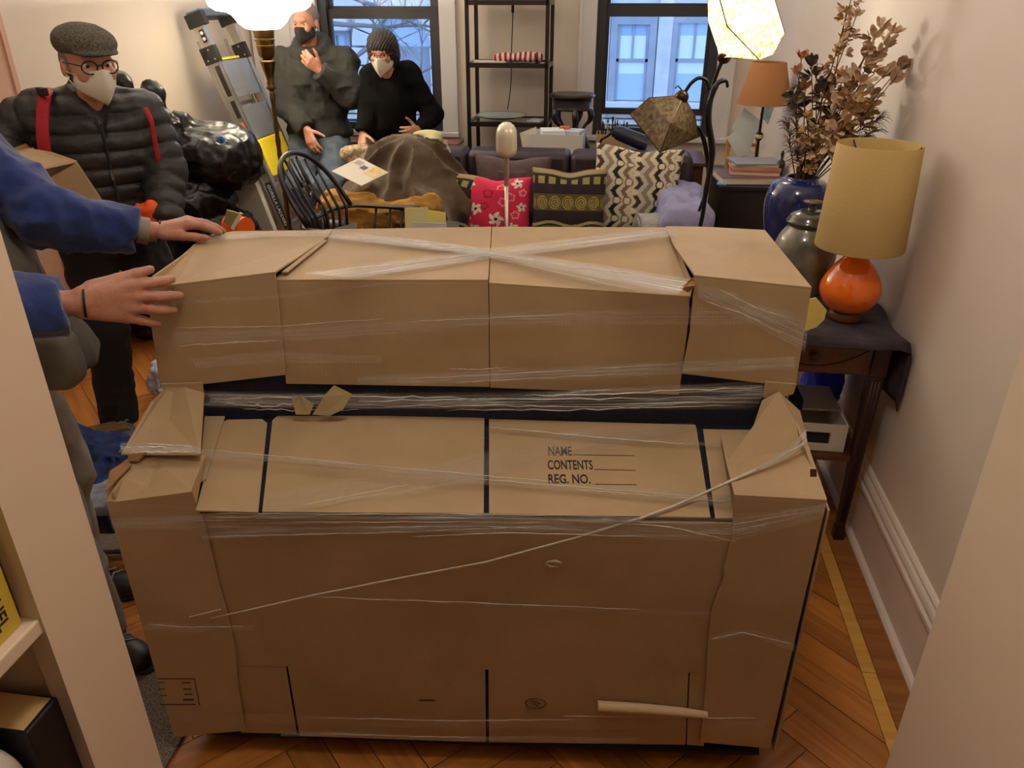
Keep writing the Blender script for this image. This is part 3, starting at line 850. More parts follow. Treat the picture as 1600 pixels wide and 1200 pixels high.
# the twisted rope of film running across the ledge and the front
tw = [pl(1256, 694, 'z', lz + 0.05), pl(1190, 730, 'z', lz + 0.034), pl(1130, 757, 'z', lz + 0.026), plt(1090, 775, 0.018), plt(1050, 792, 0.014), pl(1000, 810, 'y', -0.012), pl(900, 840, 'y', -0.012), pl(760, 878, 'y', -0.011), pl(620, 904, 'y', -0.010), pl(480, 932, 'y', -0.010), pl(380, 955, 'y', -0.010), pl(330, 966, 'y', -0.010)]
MB().tube(tw, [0.003, 0.0035, 0.0034, 0.0032, 0.003, 0.003, 0.0026, 0.0022, 0.0022, 0.002, 0.0018, 0.0014], 7).build('film_rope', M_twist, piano, smooth=True)
MB().tube(YP(-0.008, (296, 964), (345, 952)), 0.0014, 6).build('film_rope', M_twist, piano)
cp = pl(866, 881, 'y', -0.006)
crm = MB(); crm.tube([cp + Vector((0.017 * math.cos(a), 0, 0.008 * math.sin(a))) for a in (0.4, 1.4, 2.4, 3.2, 4.2, 5.3)], [0.002, 0.0035, 0.002, 0.004, 0.003, 0.001], 6)
crm.build('film_knot', M_twist, piano, smooth=True)

# pale threads along the film's tight wrinkles paint in its lamp glints
M_glint = mat('stretch_film_glint', (226, 222, 212), 0.25)
def wrinkle_glint(pts, r=0.0011, n=22, jit=0.0012):
    P_ = []
    for k in range(n):
        t = k / (n - 1) * (len(pts) - 1); i = min(int(t), len(pts) - 2)
        P_.append(pts[i].lerp(pts[i + 1], t - i) + Vector((0, rng.uniform(-jit, 0), rng.uniform(-jit, jit))))
    MB().tube(P_, [r * (0.25 + 0.75 * math.sin(math.pi * k / (n - 1)) ** 0.5) * rng.uniform(0.5, 1.2) for k in range(n)], 5).build('film_wrinkle_glint', M_glint, piano, smooth=True)
for a, b, c in (((330, 802), (700, 803), (1000, 806)), ((520, 808), (760, 809), (1100, 818)), ((420, 816), (700, 815), (900, 818)), ((560, 824), (760, 822), (940, 830)), ((320, 838), (600, 832), (860, 822)), ((640, 838), (800, 832), (1010, 838)), ((900, 814), (1040, 822), (1150, 846))):
    wrinkle_glint(YP(-0.013, a, b, c), rng.uniform(0.0008, 0.0015))
for a, b, c in (((330, 622), (560, 618), (760, 622)), ((560, 626), (800, 624), (1120, 620)), ((600, 634), (800, 633), (1000, 636)), ((350, 630), (420, 634), (500, 628)), ((700, 640), (900, 640), (1140, 632)), ((820, 618), (980, 614), (1190, 604)), ((380, 638), (470, 641), (560, 640))):
    wrinkle_glint(YP(UY - 0.014, a, b, c), rng.uniform(0.0008, 0.0016), jit=0.003)
for a, b, c in (((540, 370), (680, 384), (766, 396)), ((600, 370), (690, 382), (800, 402)), ((766, 396), (900, 418), (1075, 436)), ((480, 426), (640, 412), (766, 394)), ((766, 392), (900, 376), (1030, 360)), ((770, 404), (900, 432), (1000, 455)), ((560, 434), (660, 418), (766, 400))):
    wrinkle_glint(ZP(TZ + 0.013, a, b, c), rng.uniform(0.0009, 0.0017))
for a, b, c in (((300, 700), (420, 711), (560, 724)), ((420, 714), (640, 732), (860, 752)), ((740, 748), (900, 760), (1140, 780)), ((765, 667), (900, 680), (1080, 694)), ((470, 790), (560, 772), (640, 756)), ((900, 764), (1020, 774), (1140, 784))):
    wrinkle_glint(TP(0.022, a, b, c), rng.uniform(0.0008, 0.0013))
for a, b, c in (((196, 700), (230, 698), (270, 699)), ((205, 706), (250, 706), (315, 706)), ((215, 694), (250, 694), (300, 698))):
    wrinkle_glint(ZP(lz + 0.052, a, b, c), 0.0022)
for a, b, c in (((270, 512), (420, 510), (600, 498)), ((640, 502), (740, 498), (900, 490)), ((620, 592), (800, 584), (1060, 568)), ((700, 576), (740, 577), (790, 574)), ((700, 598), (850, 590), (1000, 582)), ((280, 540), (350, 536), (430, 532)), ((1100, 470), (1160, 490), (1220, 520)), ((1120, 450), (1180, 480), (1240, 500))):
    wrinkle_glint(YP(UY - 0.018, a, b, c), rng.uniform(0.0006, 0.0010))
for a, b, c in (((480, 932), (700, 940), (1000, 952)), ((480, 1120), (700, 1126), (900, 1124)), ((500, 1146), (640, 1150), (740, 1152)), ((880, 1118), (1000, 1120), (1180, 1122)), ((236, 976), (300, 980), (380, 978)), ((1112, 998), (1160, 988), (1236, 1006))):
    wrinkle_glint(YP(-0.013, a, b, c), rng.uniform(0.0006, 0.0010))

# dolly under the piano
dolly = thing('piano_dolly', 'low black dolly under the wrapped piano', 'dolly', (-0.2756, 1.264, 0), PROT)
M_blk = mat('black_rubber', (16, 16, 18), 0.7)
MB().box2((-0.70, 0.024, 0.03), (0.70, 0.62, 0.084)).build('deck', mat('dolly_carpet_black', (20, 20, 24), 0.9, bump=(150, 0.4)), dolly, bevel=0.008)
for x in (-0.62, 0.62):
    for y in (0.10, 0.54):
        w = MB(); w.lathe([(0.0, -0.014), (0.014, -0.014), (0.0165, -0.008), (0.0165, 0.008), (0.014, 0.014), (0.0, 0.014)], 16)
        w.v = [Vector((p.z, p.x, p.y)) + Vector((x, y, 0.018)) for p in w.v]
        w.build('wheel', M_blk, dolly, smooth='auto')
MB().tube([(-0.70, 0.024, 0.055), (0.70, 0.024, 0.055)], 0.012, 10).build('bumper', M_blk, dolly, smooth=True)
# ------------------------------------------------------------------ soft goods helpers
def vcol_mat(name, rough=0.85, bump=None):
    m = bpy.data.materials.new(name); m.use_nodes = True
    nt = m.node_tree; b = nt.nodes['Principled BSDF']; b.inputs['Roughness'].default_value = rough
    a = nt.nodes.new('ShaderNodeVertexColor'); a.layer_name = 'print'
    nt.links.new(a.outputs['Color'], b.inputs['Base Color'])
    if bump:
        tc = nt.nodes.new('ShaderNodeTexCoord'); n = nt.nodes.new('ShaderNodeTexNoise'); n.inputs['Scale'].default_value = bump[0]
        nt.links.new(tc.outputs['Object'], n.inputs['Vector'])
        bp = nt.nodes.new('ShaderNodeBump'); bp.inputs['Strength'].default_value = bump[1]; bp.inputs['Distance'].default_value = 0.006
        nt.links.new(n.outputs['Fac'], bp.inputs['Height']); nt.links.new(bp.outputs[0], b.inputs['Normal'])
    return m
M_print = vcol_mat('printed_fabric', bump=(140, 0.35))
def pillow(name, label, loc, w, h, t, rot, m=None, print_fn=None, group=None, n=40, sag=0.02):
    """a stuffed cushion standing on its lower edge: x width, z height, y thickness"""
    if print_fn: n = 110
    vs, fs, cols = [], [], []
    def side(sg):
        base = len(vs)
        for j in range(n + 1):
            for i in range(n + 1):
                u, v = 2 * i / n - 1, 2 * j / n - 1
                k = max(0.0, (1 - abs(u) ** 3.2)) * max(0.0, (1 - abs(v) ** 3.2))
                pinch = 0.055 * (1 - abs(u) ** 2) * abs(v) ** 4 + 0.0
                pinch2 = 0.055 * (1 - abs(v) ** 2) * abs(u) ** 4
                wr = 0.004 * math.sin(9 * u + 5 * v * v) * k
                vs.append((u * w / 2 * (1 - pinch2), sg * (t / 2 * k ** 0.5 + wr), (v + 1) * h / 2 - v * pinch * h / 2 - sag * math.exp(-8 * u * u) * (v > 0.6)))
                if print_fn: cols.append(print_fn(u, v))
        for j in range(n):
            for i in range(n):
                a = base + j * (n + 1) + i
                q = (a, a + 1, a + n + 2, a + n + 1)
                fs.append(q if sg < 0 else tuple(reversed(q)))
    side(-1); side(1)
    me = bpy.data.meshes.new(name); me.from_pydata(vs, [], fs)
    if print_fn:
        at = me.attributes.new('print', 'FLOAT_COLOR', 'POINT')
        at.data.foreach_set('color', np.array([lin(c) for c in cols], np.float32).ravel())
    bm = bmesh.new(); bm.from_mesh(me); bmesh.ops.remove_doubles(bm, verts=bm.verts, dist=0.0006); bm.to_mesh(me); bm.free()
    o = finish(name, me, M_print if print_fn else m, None, True)
    o.location = loc; o.rotation_euler = rot
    return tag(o, label, 'cushion', group)

# ------------------------------------------------------------------ sofa
M_lea = mat('aubergine_leather', (56, 40, 52), 0.42, var=(9, 0.25), bump=(160, 0.15))
SX0, SX1 = -1.62, 0.42
sofa = thing('sofa', 'dark aubergine leather sofa below the windows', 'sofa', ((SX0 + SX1) / 2, 4.4, 0))
def sb(nm, lo, hi, bev=0.03, m=M_lea):
    return MB().box2(lo, hi).build(nm, m, sofa, world=True, bevel=bev, smooth='auto')
sb('base', (SX0 + 0.02, 3.98, 0.10), (SX1 - 0.02, 4.86, 0.30))
ws = [SX0 + 0.01, -0.93, -0.31, SX1 - 0.01]
for a, b in zip(ws, ws[1:]):
    sb('back_panel', (a + 0.002, 4.64, 0.30), (b - 0.002, 4.86, 0.893), 0.035)
for a, b in ((-1.44, -0.86), (-0.855, -0.275), (-0.27, 0.23)):
    sb('seat_cushion', (a, 3.97, 0.305), (b, 4.62, 0.46), 0.04)
sb('arm', (SX0, 3.96, 0.09), (SX0 + 0.17, 4.635, 0.62), 0.05)
sb('arm', (SX1 - 0.18, 3.96, 0.09), (SX1, 4.635, 0.66), 0.05)
for x in (SX0 + 0.06, SX1 - 0.06):
    for y in (4.02, 4.80):
        MB().lathe([(0.02, 0.0), (0.026, 0.05), (0.03, 0.099)], 12, (x, y, 0)).build('leg', M_blk, sofa, world=True, smooth='auto')
# cloth over the right arm
thr = uni([rbox((SX1 - 0.075, 4.28, 0.665), (0.118, 0.34, 0.085), 0.06), rbox((SX1 - 0.075, 4.0, 0.58), (0.11, 0.06, 0.14), 0.04)], 0.05)
thr = rough_up(thr, 0.02, 7, 3, True, 2)
throw = build_sdf('arm_throw', thr, 0.012, mat('lavender_cloth', (150, 150, 190), 0.9, var=(14, 0.2), bump=(80, 0.2)))
tag(throw, 'crumpled lavender blue cloth over the right sofa arm', 'throw')

# cushions
pillow('cushion', 'plain grey brown cushion behind the pink one', (-0.64, 4.56, 0.50), 0.46, 0.385, 0.13, (R(-6), 0, R(-2)), mat('taupe_fabric', (92, 78, 78), 0.9, var=(40, 0.2), bump=(200, 0.3)))
pillow('cushion', 'dull brown cushion mostly hidden behind the spiral one', (-0.30, 4.56, 0.48), 0.42, 0.345, 0.12, (R(-6), 0, R(3)), mat('brown_fabric', (84, 70, 64), 0.9, var=(40, 0.25), bump=(200, 0.3)))
FL = [(-0.75, 0.75, 0.16), (-0.55, -0.05, 0.2), (0.05, -0.35, 0.24), (-0.6, -0.72, 0.2), (0.62, 0.8, 0.17), (0.55, -0.62, 0.18), (0.78, 0.05, 0.15), (-0.85, -0.35, 0.16)]
FB = [(-0.2, 0.45, 0.14), (0.15, 0.72, 0.12), (0.45, 0.35, 0.13), (-0.3, 0.05, 0.11), (0.25, 0.2, 0.13), (0.6, -0.2, 0.12), (-0.05, -0.85, 0.14), (0.8, 0.5, 0.1), (0.3, -0.75, 0.1)]
def pink_print(u, v):
    for cx, cy, r in FL:
        dx, dy = u - cx, v - cy; d = math.hypot(dx, dy); a = math.atan2(dy, dx)
        if d < r * (0.62 + 0.38 * abs(math.cos(2.5 * a + cx * 3))):
            return (40, 16, 24) if (d < r * 0.22 or abs(math.sin(2.5 * a + cx * 3 + 0.75)) < 0.35 * d / r) else (238, 214, 200)
    for cx, cy, r in FB:
        dx, dy = u - cx, v - cy; d = math.hypot(dx, dy); a = math.atan2(dy, dx)
        q = r * (0.6 + 0.4 * abs(math.cos(2.5 * a + cy * 5)))
        if abs(d - q) < 0.022: return (150, 24, 60) if cx < 0.1 else (244, 150, 165)
    return (220, 44, 84)
pillow('cushion', 'bright pink cushion printed with white flowers', (-0.70, 4.32, 0.462), 0.40, 0.35, 0.15, (R(-10), 0, R(-3)), print_fn=pink_print)
def spiral_print(u, v):
    pur, olv, tan, gold, drk = (44, 26, 40), (92, 84, 40), (150, 132, 92), (190, 172, 96), (34, 24, 26)
    if v > 0.86: return tan
    if 0.55 < v <= 0.86:
        k = (u * 3.4 + 10) % 1.0
        return (150, 140, 84) if (0.2 < k < 0.8 and 0.60 < v < 0.80) else drk
    if 0.32 < v <= 0.55: return pur
    if -0.12 < v <= 0.32:
        cu = round(u * 2.9) / 2.9; dx, dy = (u - cu), (v - 0.1) * 0.9
        d = math.hypot(dx, dy); a = math.atan2(dy, dx)
        if d < 0.165 and ((d - 0.055 * (a / (2 * math.pi))) % 0.055) < 0.020: return gold
        return olv
    if -0.34 < v <= -0.12: return pur
    w = v + 0.055 * math.sin(5.5 * u + 1)
    if w > -0.44: return (34, 24, 26)
    if w > -0.52: return (170, 160, 110)
    if w > -0.57: return drk
    if w > -0.70: return (120, 104, 62)
    if w > -0.75: return drk
    return (96, 80, 66) if (u * 5 + v * 7) % 1.0 > 0.4 else (60, 40, 44)
pillow('cushion', 'dark cushion with a row of gold spirals, next to the pink one', (-0.285, 4.29, 0.462), 0.42, 0.41, 0.16, (R(-10), 0, R(2)), print_fn=spiral_print)
def chain_print(u, v):
    cols = [(206, 196, 168), (30, 24, 24), (206, 196, 168), (122, 104, 88), (206, 196, 168), (66, 50, 34), (190, 182, 160), (140, 128, 116)]
    per, amp, cw = 0.40, 0.075, 0.115
    t = (v / per) % 1.0
    z = amp * (4 * abs(t - 0.5) - 1)
    k = (u + z + 8.0) / cw
    i = int(math.floor(k)) % 8
    for b0, tt in ((1, 0.5), (5, 0.0), (3, 0.5)):
        nb_ = math.floor((k - b0) / 8.0 + 0.5) * 8 + b0
        m0 = math.floor(v / per - tt + 0.5)
        cxx = nb_ * cw - 8.0 + (amp if tt == 0.5 else -amp) + (0.02 if tt == 0.5 else 0.09)
        dd = math.hypot(u - cxx, v - (m0 + tt) * per)
        if dd < 0.072: return (214, 206, 182)
        if dd < 0.098 and tt == 0.5: return cols[b0]
    return cols[i]
pillow('cushion', 'large cushion with black and cream interlocking chain pattern', (0.07, 4.43, 0.465), 0.50, 0.51, 0.18, (R(-12), R(4), R(4)), print_fn=chain_print)
pillow('cushion', 'dark cushion with gold spirals half under the brown blanket', (-1.05, 4.36, 0.46), 0.42, 0.40, 0.15, (R(-12), R(14), R(-14)), print_fn=spiral_print)
# roll of bubble wrap at the sofa arm
bw = MB(); bw.tube([(0.10, 4.06, 0.58), (0.225, 4.09, 0.58)], [0.115, 0.115], 20)
for k in range(3): bw.tube([(0.095, 4.059, 0.58), (0.23, 4.091, 0.58)], 0.09 - 0.02 * k, 16)
tag(bw.build('bubble_wrap_roll', mat('bubble_wrap', (176, 172, 168), 0.3, bump=(70, 0.9), var=(30, 0.3)), smooth='auto'), 'short roll of clear bubble wrap lying at the sofa arm', 'bubble wrap')

# heap of throws on the left seat
bl = uni([ell((-1.25, 4.52, 0.76), (0.26, 0.22, 0.24)), ell((-1.12, 4.42, 0.62), (0.30, 0.24, 0.20)), ell((-1.38, 4.36, 0.60), (0.28, 0.22, 0.16)), rc((-1.05, 4.2, 0.60), (-1.0, 4.02, 0.48), 0.10, 0.08), rc((-1.3, 4.26, 0.60), (-1.28, 4.12, 0.5), 0.10, 0.07)], 0.10)
def folds(f, c, k, amp):
    c = np.array(c, np.float32)
    def g(P):
        q = P - c; th = np.arctan2(q[:, 1], q[:, 0]); r = np.linalg.norm(q[:, :2], axis=1)
        n = vnoise(P * 5.0, 31)
        s_ = np.sin(k * th + 2.2 * n + 5 * q[:, 2])
        return f(P) - amp * np.clip(r / 0.22, 0.15, 1) * (1 - np.abs(s_)) * 1.6 + amp * 0.6
    g.lo, g.hi = f.lo - amp, f.hi + amp
    return g
bl = rough_up(folds(bl, (-1.24, 4.5, 0.9), 5, 0.030), 0.012, 7.0, 11, True, 2)
tag(build_sdf('brown_blanket', bl, 0.012, mat('brown_fleece', (84, 66, 44), 0.95, var=(12, 0.25), bump=(60, 0.2), sheen=0.3)), 'brown fleece blanket heaped on the left end of the sofa', 'blanket')
oc = uni([rc((-1.60, 4.18, 0.64), (-1.43, 4.10, 0.63), 0.08, 0.08), rc((-1.43, 4.10, 0.63), (-1.15, 4.10, 0.64), 0.08, 0.055), rc((-1.15, 4.10, 0.64), (-1.02, 4.10, 0.70), 0.055, 0.03), ell((-1.52, 4.16, 0.57), (0.14, 0.10, 0.11))], 0.06)
oc = rough_up(oc, 0.024, 9, 5, True, 3, (0.6, 1.4, 1.4))
tag(build_sdf('ochre_blanket', oc, 0.010, mat('ochre_cloth', (186, 136, 58), 0.9, var=(10, 0.3), bump=(60, 0.2))), 'ochre yellow blanket under the white calendar sheet', 'blanket')
kn = MB()
for k in range(3):
    pts = [(-1.06 - 0.02 * k + 0.03 * math.sin(t * 3 + k), 4.64 - 0.05 * t, 0.93 - 0.10 * t + 0.02 * k) for t in [q * 0.4 for q in range(8)]]
    kn.tube(pts, 0.018, 8)
tag(kn.build('knit_scarf', mat('cream_knit', (206, 192, 164), 0.95, var=(80, 0.4), col2=(120, 100, 84), bump=(120, 0.6)), smooth=True), 'cream and brown knitted scarf hanging by the brown blanket', 'scarf')
kt = rough_up(uni([ell((-1.58, 4.60, 0.86), (0.12, 0.08, 0.05)), ell((-1.50, 4.58, 0.80), (0.12, 0.1, 0.07))], 0.04), 0.012, 14, 8, True)
tag(build_sdf('woven_throw', kt, 0.008, mat('cream_woven', (200, 180, 140), 0.95, var=(50, 0.5), col2=(110, 90, 70), bump=(100, 0.5))), 'cream woven throw bunched on top of the sofa back', 'throw')
lg = rough_up(uni([ell((-1.16, 4.64, 0.985), (0.09, 0.05, 0.025)), ell((-1.12, 4.60, 0.96), (0.05, 0.05, 0.03))], 0.03), 0.006, 12, 4)
tag(build_sdf('lime_cloth', lg, 0.008, mat('lime_cloth', (196, 192, 140), 0.9)), 'pale lime cloth on the top of the brown blanket', 'cloth')
cal = thing('calendar_sheet', 'white printed sheet with a small square and yellow picture on the blanket', 'paper', (-1.47, 4.16, 0.80))
def at_plane(x, y, p, n):
    d = ray(x, y); return EYE + d * ((Vector(p) - EYE).dot(Vector(n)) / d.dot(Vector(n)))
a_, b_, c_, d_ = [at_plane(x, y, (-1.47, 4.12, 0.83), (0.05, -0.62, 0.78)) for x, y in ((518, 268), (562, 247), (607, 270), (565, 291))]
nrm = (b_ - a_).cross(d_ - a_).normalized()
if nrm.z < 0: nrm = -nrm
MB().prism([a_, b_, c_, d_], nrm * 0.004).build('sheet', mat('paper_white', (232, 226, 214), 0.6), cal, world=True)
def on_cal(u0, v0, u1, v1):
    def q(u, v): return a_.lerp(b_, v).lerp(d_.lerp(c_, v), u) + nrm * 0.0045
    return [q(u0, v0), q(u1, v0), q(u1, v1), q(u0, v1)]
MB().prism(on_cal(0.35, 0.62, 0.52, 0.80), nrm * 0.0005).build('printed_square', mat('print_purple_grey', (116, 96, 120), 0.7), cal, world=True)
MB().prism(on_cal(0.60, 0.5, 0.96, 0.97), nrm * 0.0005).build('printed_picture', mat('print_yellow', (222, 186, 110), 0.7, var=(30, 0.4), col2=(236, 220, 180)), cal, world=True)
for k in range(4): MB().prism(on_cal(0.08, 0.72 + 0.05 * k, 0.30, 0.74 + 0.05 * k), nrm * 0.0005).build('printed_line', mat('print_grey', (120, 116, 112), 0.7), cal, world=True)

# ------------------------------------------------------------------ Windsor armchair
M_ebony = mat('black_brown_chair_paint', (34, 24, 24), 0.3, var=(20, 0.3))
ch = thing('windsor_armchair', 'black bow-back Windsor armchair with spindles and pierced splat', 'chair', (-1.305, 3.70, 0), R(-7))
seat = MB()
seat.grid(29, 7, lambda u, v: Vector((0.24 * v * math.cos(2 * math.pi * u) * (1.05 if math.cos(2 * math.pi * u) < 0 else 1), 0.26 * v * math.sin(2 * math.pi * u), 0.455 - 0.018 * (1 - v ** 2) - (0.012 * v ** 6))))
seat.build('seat', M_ebony, ch, smooth=True, solid=0.035)
for sx, sy in ((1, 1), (1, -1), (-1, 1), (-1, -1)):
    MB().tube([(0.15 * sx, 0.16 * sy, 0.45), (0.165 * sx, 0.175 * sy, 0.36), (0.18 * sx, 0.19 * sy, 0.25), (0.20 * sx, 0.205 * sy, 0.12), (0.215 * sx, 0.22 * sy, 0.0)], [0.012, 0.02, 0.014, 0.019, 0.011], 10).build('leg', M_ebony, ch, smooth=True)
for sy in (1, -1): MB().tube([(0.19 * 1, 0.2 * sy, 0.2), (0, 0.2 * sy, 0.2), (-0.19, 0.2 * sy, 0.2)], [0.008, 0.014, 0.008], 8).build('stretcher', M_ebony, ch, smooth=True)
MB().tube([(0, -0.2, 0.2), (0, 0, 0.2), (0, 0.2, 0.2)], [0.008, 0.014, 0.008], 8).build('stretcher', M_ebony, ch, smooth=True)
RZ = 0.71
def rail_pt(t):                                     # t from -1 (one arm end) to 1, round the back
    a = t * math.pi * 0.5
    if abs(t) > 0.62:
        k = (abs(t) - 0.62) / 0.38
        return Vector((-0.08 + 0.30 * k, math.copysign(0.265 + 0.02 * k, t), RZ))
    return Vector((-0.225 + 0.145 * (abs(t) / 0.62) ** 2.6, 0.265 * math.sin(t / 0.62 * math.pi / 2), RZ))
MB().tube([rail_pt(-1 + 2 * k / 40) for k in range(41)], [0.024 if abs(k - 20) > 16 else 0.019 for k in range(41)], 10, flat=0.55).build('arm_rail', M_ebony, ch, smooth=True)
bow = []
for k in range(33):
    a = math.pi * k / 32
    h = math.sin(a) ** 0.75
    bow.append(Vector((-0.155 - 0.19 * h, -0.235 * math.cos(a) * (1 + 0.08 * math.sin(a)), RZ + 0.01 + 0.295 * h)))
MB().tube(bow, 0.0125, 10).build('bow', M_ebony, ch, smooth=True)
for k in range(-4, 5):
    y = k * 0.052
    if k == 0: continue
    zt = 0.0
    c = max(-1, min(1, y * 1.08 / 0.235)); h = math.sin(math.acos(-c)) ** 0.75
    MB().tube([(-0.19 + 0.5 * y * y, y * 0.85, 0.45), (-0.205 + 0.9 * y * y, y, RZ), (-0.155 - 0.19 * h, y * 1.06, RZ + 0.29 * h)], [0.007, 0.0085, 0.006], 8).build('spindle', M_ebony, ch, smooth=True)
for sy in (1, -1):
    for x in (-0.02, 0.06, 0.13):
        MB().tube([(x - 0.02, 0.205 * sy, 0.45), (x, 0.268 * sy, RZ)], [0.007, 0.007], 8).build('spindle', M_ebony, ch, smooth=True)
    MB().tube([(0.155, 0.20 * sy, 0.45), (0.165, 0.22 * sy, 0.52), (0.17, 0.235 * sy, 0.57), (0.18, 0.255 * sy, 0.63), (0.185, 0.275 * sy, RZ)], [0.011, 0.018, 0.011, 0.019, 0.010], 10).build('arm_post', M_ebony, ch, smooth=True)
sp = MB()
def splat_row(z): return -0.205 - 0.135 * max(0, (z - RZ) / 0.29)
for y0, z0, y1, z1, r in ((-0.03, 0.45, -0.022, 0.6, 0.009), (0.03, 0.45, 0.022, 0.6, 0.009), (-0.022, 0.6, -0.045, 0.76, 0.010), (0.022, 0.6, 0.045, 0.76, 0.010), (-0.045, 0.76, -0.03, 0.86, 0.010), (0.045, 0.76, 0.03, 0.86, 0.010), (-0.03, 0.86, -0.045, 0.985, 0.010), (0.03, 0.86, 0.045, 0.985, 0.010), (-0.045, 0.78, 0.045, 0.84, 0.007), (0.045, 0.78, -0.045, 0.84, 0.007), (-0.03, 0.88, 0.03, 0.88, 0.008), (0, 0.88, 0, 0.99, 0.007)):
    sp.tube([(splat_row(z0), y0, z0), (splat_row((z0 + z1) / 2), (y0 + y1) / 2, (z0 + z1) / 2), (splat_row(z1), y1, z1)], r, 8, flat=0.6)
sp.build('splat', M_ebony, ch, smooth=True)

# ------------------------------------------------------------------ low table with papers behind the piano, reading lamp
M_walnut = mat('walnut', (96, 58, 34), 0.4, var=(6, 0.3), stretch=(1, 8, 8))
lt = thing('low_table', 'low walnut table hidden between piano and sofa', 'table', (-0.85, 3.62, 0))
MB().box2((-0.33, -0.17, 0.44), (0.33, 0.17, 0.47)).build('top', M_walnut, lt, bevel=0.005)
for sx in (-1, 1):
    for sy in (-1, 1):
        MB().tube([(0.29 * sx, 0.13 * sy, 0.44), (0.29 * sx, 0.13 * sy, 0.0)], [0.02, 0.014], 8).build('leg', M_walnut, lt, smooth='auto')
M_ylw = mat('folder_yellow', (226, 214, 120), 0.7)
def board(name, label, cat, pts, th, m, n=None):
    n = (pts[1] - pts[0]).cross(pts[-1] - pts[0]).normalized()
    return tag(MB().prism(pts, n * th).build(name, m), label, cat)
def PB(y, *pp): return [at_y(a, b, y) for a, b in pp]
def to_z(p, q, z): t = (z - p.z) / (q.z - p.z); return p.lerp(q, t)
def standing(name, label, cat, y, px, zb, m, th=0.006, lean=0.03):
    tl, trr = at_y(px[0], px[1], y), at_y(px[2], px[3], y)
    pts = [tl, trr, Vector((trr.x, y - lean, zb)), Vector((tl.x, y - lean, zb))]
    return board(name, label, cat, pts, th, m)
standing('folder', 'yellow folder with handwriting standing nearest the pink cushion', 'folder', 3.70, (650, 326, 696, 332), 0.471, M_ylw)
f1 = standing('folder', 'pale yellow folder with a taped note, left of the other folder', 'folder', 3.66, (632, 325, 668, 324), 0.471, mat('folder_pale', (220, 214, 156), 0.7))
standing('white_envelope', 'white envelope leaning on the yellow folders', 'envelope', 3.62, (645, 347, 697, 349), 0.471, mat('envelope_grey', (196, 204, 204), 0.6))
standing('grey_tray', 'flat grey tray edge beside the folders', 'tray', 3.74, (697, 345, 717, 347), 0.471, mat('tray_grey', (130, 134, 132), 0.5))
pk = MB(); q0 = at_y(565, 352, 3.45)
pk.add([q0, q0 + Vector((-0.05, 0.01, -0.22)), q0 + Vector((0.05, 0.02, -0.22)), q0 + Vector((0.02, 0.05, -0.22))], [(0, 1, 2), (0, 2, 3), (0, 3, 1), (1, 3, 2)])
lt2 = thing('side_stool', 'low stool standing hidden behind the wrapped piano', 'stool', (-1.15, 3.38, 0))
MB().lathe([(0.15, 0.46), (0.16, 0.47), (0.16, 0.488), (0.15, 0.494)], 24).build('seat', M_walnut, lt2, smooth='auto')
for k in range(3): MB().tube([(0.10 * math.cos(k * 2.1), 0.10 * math.sin(k * 2.1), 0.46), (0.14 * math.cos(k * 2.1), 0.14 * math.sin(k * 2.1), 0)], 0.014, 8).build('leg', M_walnut, lt2, smooth=True)
for v in range(len(pk.v)):
    if pk.v[v].z < q0.z - 0.1: pk.v[v].z = 0.495
tag(pk.build('paper_napkin', mat('napkin_pink', (226, 150, 150), 0.8)), 'pink paper napkin peaking over the piano top', 'napkin')
standing('grey_magazine', 'grey magazine standing beside the pink napkin', 'magazine', 3.42, (522, 357, 556, 348), 0.495, mat('magazine_grey', (150, 152, 160), 0.4))

M_nick = mat('brushed_nickel', (196, 190, 176), 0.32, 1.0)
rl = thing('reading_lamp', 'slim silver reading lamp with an upright capsule head', 'floor lamp', (-0.546, 3.70, 0))
MB().lathe([(0.13, 0), (0.13, 0.012), (0.12, 0.02), (0.02, 0.028), (0.0, 0.028)], 28).build('base', M_nick, rl, smooth='auto')
MB().tube([(0, 0, 0.02), (0, 0, 0.98)], 0.0095, 12).build('pole', M_nick, rl, smooth=True)
MB().tube([(0, 0, 0.90), (0, 0, 1.03)], [0.012, 0.013], 12).build('sleeve', M_nick, rl, smooth='auto')
MB().lathe([(0.012, 1.03), (0.03, 1.036), (0.045, 1.05), (0.05, 1.07), (0.05, 1.13), (0.047, 1.155), (0.036, 1.178), (0.018, 1.191), (0.0, 1.194)], 24).build('head', mat('satin_silver_cream', (226, 220, 196), 0.3, 0.35), rl, smooth=True)

# ------------------------------------------------------------------ antique side table on the right with what stands on it
M_mah = mat('mahogany', (104, 54, 26), 0.35, var=(5, 0.35), stretch=(8, 1, 8), coat=0.2)
M_mahd = mat('mahogany_dark', (60, 30, 18), 0.4, var=(5, 0.3), stretch=(8, 8, 1))
TBX0, TBX1, TBY0, TBY1, TBZ = 0.22, 0.865, 2.30, 3.02, 0.775
tb = thing('side_table', 'antique mahogany side table with inlaid drawer by the right wall', 'table', ((TBX0 + TBX1) / 2, (TBY0 + TBY1) / 2, 0))
def tbx(nm, lo, hi, m=M_mah, bev=0.003, par=None): return MB().box2(lo, hi).build(nm, m, par or tb, world=True, bevel=bev)
tbx('top', (TBX0 - 0.02, TBY0 - 0.03, TBZ - 0.022), (TBX1 + 0.005, TBY1, TBZ))
tbx('apron', (TBX0 + 0.02, TBY0 + 0.012, TBZ - 0.135), (TBX1 - 0.045, TBY1 - 0.02, TBZ - 0.0225))
dr = tbx('drawer', (TBX0 + 0.05, TBY0 + 0.002, TBZ - 0.125), (TBX1 - 0.075, TBY0 + 0.0115, TBZ - 0.028))
cxk = (TBX0 + TBX1) / 2 + 0.09
